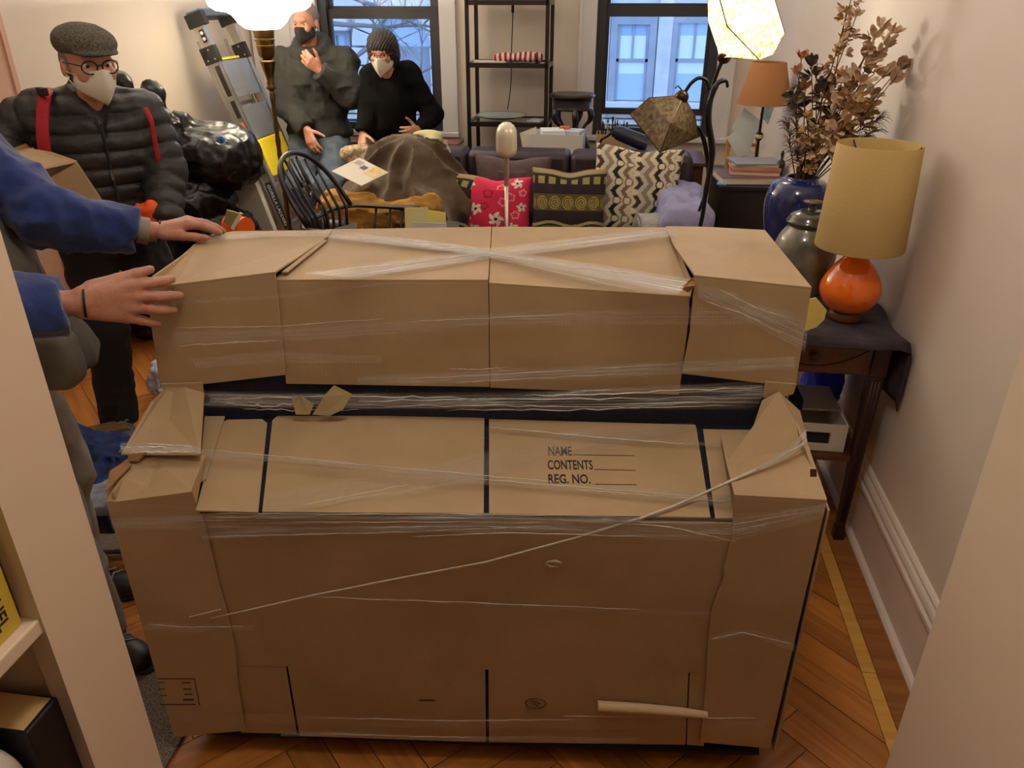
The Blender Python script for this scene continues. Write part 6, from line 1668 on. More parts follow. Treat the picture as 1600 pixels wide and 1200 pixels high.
HEAD = [ell((0, -0.012, 0.030), (0.076, 0.096, 0.090)), ell((0, 0.030, -0.030), (0.062, 0.070, 0.085)), ell((0, 0.048, -0.078), (0.044, 0.046, 0.036)),
        rc((0, 0.094, 0.008), (0, 0.113, -0.028), 0.009, 0.013), ell((0, 0.086, 0.030), (0.050, 0.016, 0.012)), ell((0, 0.092, -0.062), (0.024, 0.013, 0.009)),
        ell((0.036, 0.072, -0.022), (0.026, 0.024, 0.022)), ell((-0.036, 0.072, -0.022), (0.026, 0.024, 0.022))]
EARS = [ell((sx * 0.079, -0.006, -0.010), (0.010, 0.021, 0.031)) for sx in (-1, 1)]
def head_local():
    h = uni(HEAD, 0.02)
    for sx in (-1, 1): h = sub(h, ell((sx * 0.033, 0.104, 0.006), (0.019, 0.018, 0.012)), 0.008)
    return uni([h] + EARS, 0.008)
HEADF = head_local()
M_eyew = mat('eye_white', (226, 220, 212), 0.2); M_iris = mat('eye_iris', (52, 40, 34), 0.15)

def torso_prims(J, F, w=1.0, d=1.0):
    B = basis(F)
    ch, pe = np.array(J['chest'], np.float32), np.array(J['pelvis'], np.float32)
    mid = (ch + pe) / 2
    upv = N3(ch - pe)
    Bt = basis(F, upv)
    pr = [ell(ch, (0.175 * w, 0.115 * d, 0.165), Bt), ell(mid, (0.158 * w, 0.112 * d, 0.16), Bt), ell(pe, (0.168 * w, 0.118 * d, 0.12), Bt)]
    for s in 'LR': pr.append(rc(np.array(J['neck']) * 0.7 + np.array(J['sh' + s]) * 0.3, J['sh' + s], 0.052, 0.056))
    return pr
def build_person(name, label, J, F, FH, skin, base, handL=None, handR=None, h=0.006, w=1.0, d=1.0):
    root = thing(name, label, 'person', base)
    pr = [grow(q, -0.014) for q in torso_prims(J, F, w, d)]
    pr += [rc(J['shL'], J['elL'], 0.046, 0.038), rc(J['shR'], J['elR'], 0.046, 0.038), rc(J['elL'], J['wrL'], 0.038, 0.025), rc(J['elR'], J['wrR'], 0.038, 0.025)]
    for s in 'LR': pr += [rc(J['hip' + s], J['kn' + s], 0.076, 0.052), rc(J['kn' + s], J['an' + s], 0.050, 0.034)]
    B = basis(FH)
    hc = np.array(J['head'], np.float32)
    pr.append(rc(np.array(J['neck']) - V3(0, 0, 0.04), hc - V3(0, 0, 0.05) - B[:, 1] * 0.012, 0.058, 0.050))
    body = uni(pr, 0.03)
    fs = [body, xf(HEADF, hc, B)]
    f = uni(fs, 0.012)
    hs = [q for q in (handL, handR) if q is not None]
    if hs: f = uni([f] + hs, 0.008)
    build_sdf('body', f, h, skin, root)
    Bm = Matrix(((B[0][0], B[0][1], B[0][2]), (B[1][0], B[1][1], B[1][2]), (B[2][0], B[2][1], B[2][2])))
    H4 = Matrix.Translation(Vector(hc)) @ Bm.to_4x4()
    for sx in (-1, 1):
        e = MB().ball((0, 0, 0), 0.0125, 14, 10); e.v = [H4 @ (p + Vector((sx * 0.033, 0.0755, 0.006))) for p in e.v]
        eo = e.build('eye', M_eyew, root, world=True, smooth=True)
        e = MB().ball((0, 0, 0), (0.006, 0.003, 0.006), 12, 8); e.v = [H4 @ (p + Vector((sx * 0.033, 0.0865, 0.006))) for p in e.v]
        e.build('iris', M_iris, eo, world=True, smooth=True)
    return root, H4
def mask_mesh(root, H4, m, prot=0.03, name='face_mask', wide=0.066, zt=0.004, zb=-0.118, strap=None):
    q = MB()
    def fn(u, v):
        s = 2 * u - 1; t = v
        yc = 0.122 + prot * math.sin(math.pi * min(1, max(0, 0.12 + 0.8 * t))) ** 0.8 - 0.02 * t
        zc = zt + (zb - zt) * t; zs = -0.018 - 0.060 * t
        k = abs(s)
        return H4 @ Vector((s * wide * (0.9 + 0.12 * math.sin(math.pi * t)), yc + (0.035 - yc) * k ** 1.35, zc + (zs - zc) * k ** 0.9))
    q.grid(17, 13, fn)
    o = q.build(name, m, root, world=True, smooth=True, solid=0.003)
    for sx in (-1, 1):
        for z0 in (-0.025, -0.072):
            MB().tube([H4 @ Vector((sx * 0.062, 0.045, z0)), H4 @ Vector((sx * 0.078, 0.015, (z0 - 0.015) / 2)), H4 @ Vector((sx * 0.085, -0.018, 0.004))], 0.0018, 5).build('ear_loop', strap or m, o, world=True)
    return o
def glasses(root, H4, m):
    for sx in (-1, 1):
        pts = [H4 @ Vector((sx * 0.034 + 0.0255 * math.cos(a), 0.113 - 0.006 * abs(math.cos(a)), 0.006 + 0.021 * math.sin(a))) for a in [2 * math.pi * k / 24 for k in range(24)]]
        rim = MB().tube(pts, 0.0026, 6, closed=True)
        rim.tube([H4 @ Vector((sx * 0.060, 0.106, 0.012)), H4 @ Vector((sx * 0.078, 0.06, 0.014)), H4 @ Vector((sx * 0.083, 0.0, 0.010))], 0.002, 5)
        if sx == 1: rim.tube([H4 @ Vector((-0.010, 0.114, 0.012)), H4 @ Vector((0, 0.118, 0.014)), H4 @ Vector((0.010, 0.114, 0.012))], 0.0024, 6)
        rim.build('spectacles', m, root, world=True, smooth=True)
def sleeve(sh, el, wr, r0, r1, r2, cuff=0.0, quilt=None):
    sh, el, wr = (np.array(q, np.float32) for q in (sh, el, wr))
    d = N3(wr - el)
    fore = isect(rc(el, wr + d * 0.08, r1, r2, quilt), half(wr - d * cuff, d), 0.006)
    return [rc(sh, el, r0, r1, quilt), fore]
def leg_prims(J, s, r0=0.094, r1=0.072, r2=0.058):
    kn, an = np.array(J['kn' + s], np.float32), np.array(J['an' + s], np.float32)
    d = N3(an - kn)
    return [rc(J['hip' + s], kn, r0, r1), isect(rc(kn, an + d * 0.08, r1, r2), half(an + d * 0.02, d), 0.008)]
def shoe(root, an, F, m, ms):
    an = np.array(an, np.float32); F = np.array((F[0], F[1], 0), np.float32); F = N3(F); B = basis(F)
    c = np.array((an[0], an[1], 0), np.float32)
    up = uni([ell(c + F * 0.06 + V3(0, 0, 0.042), (0.046, 0.125, 0.040), B), ell(c + F * 0.0 + V3(0, 0, 0.065), (0.042, 0.06, 0.055), B), ell(c + F * 0.13 + V3(0, 0, 0.035), (0.046, 0.06, 0.032), B)], 0.02)
    up = isect(up, half(c + V3(0, 0, 0.016), (0, 0, -1)), 0.003)
    so = build_sdf('shoe', up, 0.006, m, root)
    sl = isect(ell(c + F * 0.062 + V3(0, 0, 0.012), (0.052, 0.145, 0.03), B), half(c + V3(0, 0, 0.022), (0, 0, 1)), 0.002)
    sl = isect(sl, half(c + V3(0, 0, 0.001), (0, 0, -1)), 0.001)
    build_sdf('sole', sl, 0.005, ms, so)
    Bv = [Vector(B[:, i]) for i in range(3)]; cv = Vector(c)
    for k in range(4):
        p = cv + Bv[1] * (0.045 + 0.02 * k) + Vector((0, 0, 0.112 - 0.009 * k))
        MB().tube([p - Bv[0] * 0.03 - Vector((0, 0, 0.014)), p + Vector((0, 0, 0.0)), p + Bv[0] * 0.03 + Bv[1] * 0.012 - Vector((0, 0, 0.014))], 0.003, 6).build('lace', mat('shoe_lace', (150, 148, 150), 0.8), so, world=True, smooth=True)

def skin_mat(name, c, c2):
    m = mat(name, c, 0.5, var=(26, 0.3), col2=c2, bump=(160, 0.12))
    b = m.node_tree.nodes['Principled BSDF']
    b.inputs['Subsurface Weight'].default_value = 0.12; b.inputs['Subsurface Radius'].default_value = (0.01, 0.004, 0.002)
    return m
SK1 = skin_mat('skin_light', (206, 158, 132), (192, 136, 112))
SK2 = skin_mat('skin_rosy', (186, 136, 112), (168, 110, 92))
M_jean = mat('faded_denim', (92, 104, 116), 0.85, var=(7, 0.5), col2=(56, 66, 80), bump=(120, 0.25))
M_khaki = mat('khaki_cotton', (128, 116, 92), 0.9, var=(8, 0.2), bump=(80, 0.2))
M_blackc = mat('black_knit', (6, 6, 7), 0.95, var=(20, 0.2), spec=0.2, bump=(120, 0.2))
M_sole = mat('shoe_sole', (40, 38, 38), 0.8)
M_mask = mat('mask_white', (222, 216, 196), 0.8, bump=(120, 0.1))
TOr = lambda r, f, h: Vector((r * CY - f * SY, r * SY + f * CY, h))
T3 = lambda v: (float(v[0]), float(v[1]), float(v[2]))

# ---- mover in blue sleeves, left of the piano (mostly outside the frame)
PW_ = world_mat(piano)
J = dict(pelvis=TOr(-1.32, 1.70, 0.96), chest=TOr(-1.34, 1.69, 1.30), neck=TOr(-1.33, 1.69, 1.50), head=TOr(-1.30, 1.69, 1.66),
         shL=TOr(-1.31, 1.87, 1.39), elL=TOr(-1.09, 1.80, 1.243), wrL=TOr(-0.905, 1.90, 1.178),
         shR=TOr(-1.30, 1.50, 1.43), elR=TOr(-1.12, 1.40, 1.165), wrR=TOr(-0.90, 1.505, 1.137),
         hipL=TOr(-1.33, 1.79, 0.92), knL=TOr(-1.30, 1.86, 0.50), anL=TOr(-1.36, 1.90, 0.09),
         hipR=TOr(-1.30, 1.60, 0.92), knR=TOr(-1.20, 1.62, 0.50), anR=TOr(-1.19, 1.66, 0.09))
Fm = TOr(1, 0, 0)
tipL = PW_ @ pl(368, 361, 'z', TZ + 0.012)
tipR = PW_ @ pl(287, 468, 'y', UY - 0.022)
wl, wr_ = J['wrL'], J['wrR']
hand.side = 1.0
dl = (tipL - wl); dl.z = 0.03
tl_v = TOr(0.25, -1, 0.05)
nchk = np.cross(N3(tl_v), N3(dl)); hand.side = 1.0 if nchk[2] > 0 else -1.0
handL = hand(wl, dl, tl_v, ((0.35, 0.30, 0.15), (0.40, 0.30, 0.15), (0.42, 0.35, 0.2), (0.45, 0.4, 0.2)), (0.10, 0.02, -0.06, -0.14), (0.85, 0.42, -0.28), 0.15, 1.0)
drv = tipR - wr_
tr_v = Vector((0, 0, 1))
nchk = np.cross(N3(tr_v), N3(drv)); hand.side = 1.0 if (Vector(nchk) @ (-TOr(0, 1, 0))) > 0 else -1.0
handR = hand(wr_, drv, tr_v, ((0.02, 0.10, 0.12), (-0.04, 0.10, 0.12), (-0.02, 0.10, 0.12), (0.0, 0.12, 0.14)), (0.12, -0.02, -0.15, -0.33), (0.95, 0.34, -0.02), 0.06, 1.14)
hand.side = 1.0
mv, H4 = build_person('person', 'mover in blue sleeves pushing the piano with both hands, at the left edge', J, Fm, Fm, SK2, (J['pelvis'].x, J['pelvis'].y, 0), handL, handR, 0.0042)
M_blue = mat('royal_blue_jersey', (22, 50, 116), 0.85, var=(10, 0.25), bump=(70, 0.15), sheen=0.3)
M_vest = mat('grey_work_vest', (92, 86, 78), 0.9, var=(10, 0.3), bump=(70, 0.2))
M_lgrey = mat('light_grey_trousers', (158, 150, 138), 0.9, var=(9, 0.25), bump=(70, 0.2))
blue = uni([ell(J['chest'] + Vector((0, 0, 0.04)), (0.135, 0.20, 0.16), basis(TOr(0, 1, 0)))] + sleeve(J['shL'], J['elL'], J['wrL'], 0.076, 0.064, 0.036, 0.052) + [rc(J['neck'], J['shL'], 0.07, 0.074), rc(J['neck'], J['shR'], 0.07, 0.08)] + sleeve(J['shR'], J['elR'], J['wrR'], 0.082, 0.066, 0.043, 0.035), 0.03)
build_sdf('blue_shirt', rough_up(blue, 0.013, 10, 5, True, 3), 0.008, M_blue, mv)
vest = uni([ell(J['chest'] - Vector((0, 0, 0.03)), (0.15, 0.205, 0.18), basis(TOr(0, 1, 0))), ell(TOr(-1.29, 1.70, 1.08), (0.205, 0.16, 0.20), basis(Fm)), isect(ell(TOr(-1.25, 1.69, 0.93), (0.20, 0.22, 0.16), basis(Fm)), half((0, 0, 0.90), (0, 0, -1)), 0.01)], 0.05)
build_sdf('grey_vest', rough_up(vest, 0.010, 8, 12, True, 2), 0.009, M_vest, mv)
pk_ = rbox(TOr(-1.08, 1.62, 0.955), (0.045, 0.07, 0.07), 0.03, basis(Fm))
build_sdf('vest_pocket', rough_up(pk_, 0.006, 14, 2), 0.007, mat('vest_pocket_grey', (112, 106, 98), 0.9, var=(12, 0.3)), mv)
pants = uni(leg_prims(J, 'L') + leg_prims(J, 'R', 0.10, 0.08, 0.066) + [ell(J['pelvis'], (0.175, 0.14, 0.13), basis(TOr(0, 1, 0)))], 0.05)
build_sdf('trousers', rough_up(pants, 0.012, 8, 8, True, 2), 0.009, M_lgrey, mv)
for s in 'LR': shoe(mv, J['an' + s], Fm * (1 if s == 'L' else 1) + (Vector((0.1, -0.5, 0)) if s == 'R' else Vector((0, 0, 0))), mat('black_shoe_leather', (24, 24, 26), 0.45), M_sole)
hr = sub(ell((0, -0.018, 0.036), (0.084, 0.105, 0.098)), ell((0, 0.10, -0.055), (0.09, 0.09, 0.10)), 0.02)
build_sdf('hair', xf(hr, J['head'], basis(Fm)), 0.007, mat('dark_brown_hair', (44, 32, 26), 0.6, bump=(200, 0.5)), mv)
# watch and bracelet
def band(nm, a, b, t, r, wd, m, flat=0.85, par=None):
    a = Vector(a); ax = (Vector(b) - a).normalized(); c = a.lerp(Vector(b), t)
    u = ax.orthogonal().normalized(); v = ax.cross(u)
    q = MB(); n = 24
    for k in range(n):
        pass
    prof = [(r, -wd / 2), (r + 0.0035, -wd / 2), (r + 0.0035, wd / 2), (r, wd / 2)]
    vs = [c + ax * z + (u * math.cos(2 * math.pi * k / n) + v * math.sin(2 * math.pi * k / n)) * rr for rr, z in prof for k in range(n)]
    fs = [(i * n + k, i * n + (k + 1) % n, ((i + 1) % 4) * n + (k + 1) % n, ((i + 1) % 4) * n + k) for i in range(4) for k in range(n)]
    q.add(vs, fs)
    return q.build(nm, m, par, world=True, smooth='auto')
wt = band('wrist_watch', J['elL'], J['wrL'], 0.90, 0.0295, 0.026, mat('watch_strap_grey', (132, 124, 110), 0.6), par=mv)
band('bracelet', J['elR'], J['wrR'], 1.04, 0.0290, 0.005, M_blk, par=mv)
band('bracelet', J['elL'], J['wrL'], 1.06, 0.0275, 0.004, M_blk, par=mv)

# ---- man in flat cap and quilted jacket
def C(x, y, Yp=2.69): return at_y(x, y, Yp)
J = dict(head=C(138, 100, 2.66), neck=C(150, 176, 2.72), chest=C(160, 225, 2.73), pelvis=C(165, 345, 2.74),
         shR=C(72, 178, 2.66), elR=C(-8, 205, 2.62), wrR=C(20, 285, 2.42),
         shL=C(222, 178, 2.80), elL=C(258, 262, 2.78), wrL=C(258, 350, 2.62),
         hipR=C(130, 352, 2.70), hipL=C(198, 352, 2.78), knR=Vector((-2.06, 2.66, 0.49)), anR=Vector((-2.10, 2.66, 0.09)), knL=Vector((-1.82, 2.80, 0.49)), anL=Vector((-1.78, 2.88, 0.09)))
Fb, Fh = Vector((0.62, -0.78, 0)), Vector((0.80, -0.60, -0.10))
hand.side = 1.0
hl = hand(J['wrL'], Vector((-0.9, 0.35, -0.25)), Vector((0.0, -0.5, 0.9)), s=0.9)
cm, H4 = build_person('person', 'man in grey flat cap and white mask wearing a black quilted jacket', J, Fb, Fh, SK1, (J['pelvis'].x, J['pelvis'].y, 0), hl, None, 0.006)
M_puff = mat('black_quilted_nylon', (44, 45, 44), 0.5, var=(10, 0.2), bump=(60, 0.25))
QS = 0.062
tor = uni([grow(q, 0.024) for q in torso_prims(J, Fb, 1.12, 1.12)], 0.05)
def quilt_z(f, sp, amp, z0):
    def g(P): return f(P) - amp * (np.abs(np.sin(math.pi * (P[:, 2] - z0) / sp)) ** 0.5 - 0.55)
    g.lo, g.hi = f.lo - amp, f.hi + amp
    return g
tor = quilt_z(isect(tor, half((0, 0, 0.90), (0, 0, -1)), 0.02), QS, 0.017, 0.9)
arms = uni(sleeve(J['shL'], J['elL'], J['wrL'], 0.088, 0.076, 0.056, 0.0, (QS, 0.014)) + sleeve(J['shR'], J['elR'], J['wrR'], 0.088, 0.078, 0.056, 0.0, (QS, 0.014)), 0.02)
coll = sub(rc(np.array(J['neck']) - V3(0, 0, 0.02), np.array(J['neck']) + V3(0.0, -0.005, 0.075), 0.090, 0.074), rc(np.array(J['neck']) - V3(0, 0, 0.02), np.array(J['neck']) + V3(0.02, -0.03, 0.12), 0.060, 0.072), 0.006)
jk = uni([tor, arms, coll], 0.025)
vn = N3(Fb)
jk = sub(jk, rc(np.array(J['neck']) + vn * 0.10 + V3(0, 0, 0.07), np.array(J['neck']) + vn * 0.13 - V3(0, 0, 0.06), 0.040, 0.010), 0.01)
jko = build_sdf('quilted_jacket', rough_up(jk, 0.005, 18, 4, False, 2), 0.0065, M_puff, cm, relax=0)
fx = lambda dz, off: Vector(J['chest']) + Fb.normalized() * off + Vector((0.0, 0, dz))
zp = MB(); zp.tube([fx(0.09, 0.158), fx(0.0, 0.165), fx(-0.15, 0.165), fx(-0.30, 0.162), fx(-0.36, 0.155)], 0.005, 6); zp.build('zip', M_blk, jko, world=True)
MB().box(fx(-0.085, 0.172), (0.008, 0.006, 0.035)).build('zip_pull', M_nick, jko, world=True)
pn = uni(leg_prims(J, 'L', 0.098, 0.075, 0.062) + leg_prims(J, 'R', 0.098, 0.075, 0.062) + [ell(J['pelvis'] - Vector((0, 0, 0.02)), (0.165, 0.125, 0.12), basis(Fb))], 0.04)
build_sdf('trousers', rough_up(pn, 0.012, 9, 3, True, 2), 0.009, mat('black_cotton', (16, 16, 18), 0.9, var=(10, 0.3), bump=(60, 0.2)), cm)
for s in 'LR': shoe(cm, J['an' + s], Fb, mat('grey_green_shoe', (78, 82, 76), 0.7), M_sole)
mask_mesh(cm, H4, M_mask, 0.034, wide=0.068)
glasses(cm, H4, mat('dark_spectacle_frame', (44, 30, 28), 0.3))
cap = uni([ell((0, -0.012, 0.082), (0.090, 0.118, 0.050)), ell((0, -0.03, 0.060), (0.086, 0.098, 0.045)), ell((0, 0.05, 0.072), (0.085, 0.080, 0.034))], 0.03)
cap = uni([isect(cap, half((0, 0, 0.036), (0, 0.10, -1)), 0.006), ell((0, 0.098, 0.050), (0.070, 0.058, 0.010))], 0.012)
build_sdf('flat_cap', rough_up(xf(cap, J['head'], basis(Fh)), 0.002, 30, 4), 0.006, mat('grey_tweed', (112, 106, 96), 0.95, var=(150, 0.6), col2=(58, 56, 52), bump=(180, 0.5)), cm)
hr = sub(ell((0, -0.022, 0.012), (0.081, 0.098, 0.085)), ell((0, 0.08, -0.03), (0.10, 0.085, 0.13)), 0.01)
build_sdf('hair', xf(hr, J['head'], basis(Fh)), 0.006, mat('grey_hair', (120, 112, 104), 0.7, bump=(200, 0.5)), cm)
M_red = mat('red_webbing', (176, 26, 44), 0.7, bump=(150, 0.3))
def strap_on(nm, pts, wd, m, par, Fd):
    q = MB(); q.tube(crv(pts, 6), wd, 8, flat=0.16, up=Fd); return q.build(nm, m, par, world=True, smooth=True)
strap_on('shoulder_strap', [C(78, 138, 2.70), C(70, 150, 2.56), C(66, 185, 2.515), C(67, 215, 2.50), C(70, 240, 2.50)], 0.021, M_red, cm, (0.5, -0.8, 0.2))
bk_ = MB(); bk_.box(C(66, 143, 2.545), (0.06, 0.02, 0.025), Matrix.Rotation(R(-35), 3, 'Z')); bk_.build('strap_buckle', M_blk, cm, world=True, bevel=0.003)
strap_on('shoulder_strap', [C(226, 168, 2.70), C(236, 188, 2.665), C(241, 215, 2.66), C(248, 252, 2.665)], 0.008, M_red, cm, (0.5, -0.8, 0.0))
oj = rough_up(uni([rc(C(185, 345, 2.575), C(236, 325, 2.60), 0.022, 0.024), rc(C(195, 355, 2.57), C(238, 342, 2.60), 0.016, 0.02)], 0.012), 0.007, 30, 3, True)
build_sdf('orange_waist_strap', oj, 0.006, mat('hi_vis_orange', (246, 92, 30), 0.6), cm)

# the carton he carries
cb = thing('cardboard_box', 'open cardboard box carried by the man in the cap', 'box', (-1.90, 2.30, 1.05))
fr_ = [at_y(72, 281, 2.30), at_y(119, 255, 2.34), at_y(157, 312, 2.36), at_y(112, 338, 2.32)]
dp = Vector((-0.26, 0.10, 0.03))
MB().prism(fr_, (fr_[1] - fr_[0]).cross(fr_[3] - fr_[0]).normalized() * 0.005).build('end_panel', M_card, cb, world=True)
MB().prism([fr_[1], fr_[2], fr_[2] + dp, fr_[1] + dp], Vector((0.003, 0.003, 0.003))).build('side_panel', M_card, cb, world=True)
MB().prism([fr_[2], fr_[3], fr_[3] + dp, fr_[2] + dp], Vector((0.0, 0.0, 0.005))).build('bottom_panel', M_card, cb, world=True)
MB().prism([fr_[0], fr_[3], fr_[3] + dp, fr_[0] + dp], Vector((-0.003, -0.003, 0.002))).build('side_panel', M_card, cb, world=True)
fl1 = [at_y(120, 254, 2.35), at_y(62, 266, 2.25), at_y(24, 240, 2.30), at_y(30, 232, 2.36), at_y(80, 240, 2.42)]
MB().prism(fl1, (0, 0.004, 0.005)).build('flap', M_card, cb, world=True)
MB().prism([at_y(24, 240, 2.30), at_y(22, 232, 2.31), at_y(38, 226, 2.36), at_y(48, 235, 2.40), at_y(30, 232, 2.36)], (0.003, 0.003, 0.004)).build('flap', M_cedge, cb, world=True)

# ---- man in grey hoodie and black mask by the window
J = dict(head=C(478, 36, 5.40), neck=C(485, 82, 5.47), chest=C(492, 122, 5.48), pelvis=C(500, 205, 5.50),
         shR=C(446, 98, 5.44), elR=C(450, 165, 5.38), wrR=C(480, 203, 5.24), shL=C(538, 98, 5.50), elL=C(547, 146, 5.36), wrL=C(500, 110, 5.24),
         hipR=C(475, 222, 5.46), hipL=C(525, 222, 5.50), knR=Vector((-2.20, 5.14, 0.55)), anR=Vector((-2.12, 5.20, 0.09)), knL=Vector((-1.98, 5.10, 0.55)), anL=Vector((-1.98, 5.14, 0.09)))
Fb, Fh = Vector((0.12, -1, 0)), Vector((-0.12, -1, -0.14))
hand.side = 1.0
dL = C(474, 88, 5.18) - J['wrL']
tL = Vector((0.35, -0.1, 0.95))
nn_ = np.cross(N3(tL), N3(dL)); hand.side = 1.0 if nn_[1] < 0 else -1.0
hl = hand(J['wrL'], dL, tL, ((0.5, 0.9, 0.7),) * 4, (0.05, 0, -0.05, -0.1), (0.7, 0.55, 0.1), 0.3, 1.0)
dR = C(488, 226, 5.20) - J['wrR']
tR = Vector((0.9, -0.3, 0.1))
nn_ = np.cross(N3(tR), N3(dR)); hand.side = 1.0 if nn_[1] < 0 else -1.0
hr_ = hand(J['wrR'], dR, tR, ((0.3, 0.4, 0.3),) * 4, s=1.02)
hand.side = 1.0
hm, H4 = build_person('person', 'man in dark grey hoodie and black mask sitting by the left window', J, Fb, Fh, SK2, (J['pelvis'].x, J['pelvis'].y, 0), hl, hr_, 0.0065)
M_hood = mat('charcoal_fleece', (54, 54, 52), 0.95, var=(8, 0.2), bump=(90, 0.2), spec=0.2)
tor = uni([grow(q, 0.028) for q in torso_prims(J, Fb, 1.14, 1.12)] + sleeve(J['shR'], J['elR'], J['wrR'], 0.085, 0.075, 0.05, 0.01) + sleeve(J['shL'], J['elL'], J['wrL'], 0.085, 0.078, 0.048, 0.01), 0.045)
tor = isect(tor, half((0, 0, J['pelvis'].z - 0.03), (0, 0, -1)), 0.02)
nb = np.array(J['neck'], np.float32)
def ring(c, R0, r0, nrm):
    c = np.array(c, np.float32); B_ = basis(nrm, (0, 1, 0.2))
    def f(P):
        q = (P - c) @ B_
        return np.sqrt((np.sqrt(q[:, 0] ** 2 + q[:, 2] ** 2) - R0) ** 2 + q[:, 1] ** 2) - r0
    f.lo = c - R0 - r0; f.hi = c + R0 + r0
    return f
hood = uni([ring(nb + V3(0, 0.0, 0.028), 0.104, 0.042, (0, -0.35, 1)), ell(nb + V3(0, 0.11, 0.02), (0.12, 0.06, 0.09))], 0.03)
build_sdf('hoodie', rough_up(uni([tor, hood], 0.014), 0.015, 6.5, 6, True, 3), 0.009, M_hood, hm)
pn = uni(leg_prims(J, 'L', 0.10, 0.082, 0.07) + leg_prims(J, 'R', 0.10, 0.082, 0.07) + [ell(J['pelvis'], (0.19, 0.15, 0.13), basis(Fb))], 0.05)
build_sdf('jeans', rough_up(pn, 0.010, 8, 5, True, 2), 0.010, M_jean, hm)
for s in 'LR': shoe(hm, J['an' + s], Fb, mat('black_shoe_leather', (24, 24, 26), 0.45), M_sole)
mask_mesh(hm, H4, mat('mask_black', (24, 23, 24), 0.85), 0.024, wide=0.075, zt=0.0, zb=-0.120)
hr = sub(ell((0, -0.018, 0.038), (0.080, 0.102, 0.092)), ell((0, 0.075, -0.02), (0.095, 0.085, 0.11)), 0.012)
build_sdf('hair', xf(hr, J['head'], basis(Fh)), 0.006, MATS['grey_hair'], hm)

# ---- woman with dark bob, white mask and black sweater
J = dict(head=C(598, 82, 5.22), neck=C(608, 118, 5.32), chest=C(610, 150, 5.36), pelvis=C(612, 215, 5.42),
         shR=C(583, 120, 5.30), elR=C(577, 175, 5.30), wrR=C(567, 208, 5.22), shL=C(637, 117, 5.36), elL=C(676, 178, 5.40), wrL=C(653, 203, 5.27),
         hipR=C(593, 225, 5.38), hipL=C(635, 225, 5.40), knR=Vector((-1.66, 5.18, 0.50)), anR=Vector((-1.68, 5.20, 0.09)), knL=Vector((-1.46, 5.18, 0.50)), anL=Vector((-1.45, 5.20, 0.09)))
Fb, Fh = Vector((0.14, -1, 0)), Vector((0.02, -1, -0.22))
dR = C(566, 222, 5.18) - J['wrR']; tR = Vector((0.8, -0.5, 0))
nn_ = np.cross(N3(tR), N3(dR)); hand.side = 1.0 if nn_[1] < 0 else -1.0
hr_ = hand(J['wrR'], dR, tR, ((0.4, 0.5, 0.3),) * 4, s=0.88)
dL = C(640, 206, 5.20) - J['wrL']; tL = Vector((0.1, 0.2, 1))
nn_ = np.cross(N3(tL), N3(dL)); hand.side = 1.0 if nn_[1] < 0 else -1.0
hl = hand(J['wrL'], dL, tL, ((0.3, 0.3, 0.2),) * 4, s=0.88)
hand.side = 1.0
wo, H4 = build_person('person', 'woman with dark bob, glasses and white mask in a black sweater', J, Fb, Fh, SK1, (J['pelvis'].x, J['pelvis'].y, 0), hl, hr_, 0.0065, 0.88, 0.92)
tor = uni([grow(q, 0.018) for q in torso_prims(J, Fb, 0.94, 1.0)] + sleeve(J['shR'], J['elR'], J['wrR'], 0.066, 0.058, 0.042, 0.01) + sleeve(J['shL'], J['elL'], J['wrL'], 0.068, 0.060, 0.042, 0.01), 0.04)
tor = isect(tor, half((0, 0, J['pelvis'].z + 0.0), (0, 0, -1)), 0.02)
nb = np.array(J['neck'], np.float32)
tor = sub(tor, rc(nb + V3(0.0, -0.05, 0.06), nb + V3(0.02, -0.12, -0.02), 0.065, 0.02), 0.01)
build_sdf('sweater', rough_up(tor, 0.012, 7, 9, True, 2), 0.009, M_blackc, wo)
tee = uni([rc(nb + V3(0, 0.0, -0.04), nb + V3(0, -0.02, 0.012), 0.068, 0.062)], 0.01)
build_sdf('tee_shirt', tee, 0.008, mat('grey_tee', (150, 148, 146), 0.9), wo)
pn = uni(leg_prims(J, 'L', 0.088, 0.07, 0.06) + leg_prims(J, 'R', 0.088, 0.07, 0.06) + [ell(J['pelvis'], (0.165, 0.135, 0.12), basis(Fb))], 0.05)
build_sdf('trousers', rough_up(pn, 0.009, 8, 5, True, 2), 0.010, M_khaki, wo)
for s in 'LR': shoe(wo, J['an' + s], Fb, mat('black_shoe_leather', (24, 24, 26), 0.45), M_sole)
mask_mesh(wo, H4, M_mask, 0.032, wide=0.070, zb=-0.125)
glasses(wo, H4, mat('rosy_spectacle_frame', (120, 60, 50), 0.3))
hr = sub(uni([ell((0, -0.012, 0.045), (0.098, 0.115, 0.095)), ell((0, -0.03, -0.03), (0.100, 0.09, 0.09))], 0.05), uni([ell((0, 0.13, -0.055), (0.066, 0.10, 0.095)), ell((0, 0.05, -0.12), (0.07, 0.10, 0.09))], 0.03), 0.012)
def strands(f):
    def g(P): return f(P) - 0.003 * np.sin(P[:, 0] * 320 + 6 * np.sin(P[:, 2] * 40))
    g.lo, g.hi = f.lo, f.hi
    return g
build_sdf('hair', xf(strands(hr), J['head'], basis(Fh)), 0.005, mat('dark_bob_hair', (40, 30, 28), 0.45, bump=(150, 0.5), stretch=(6, 6, 1)), wo)
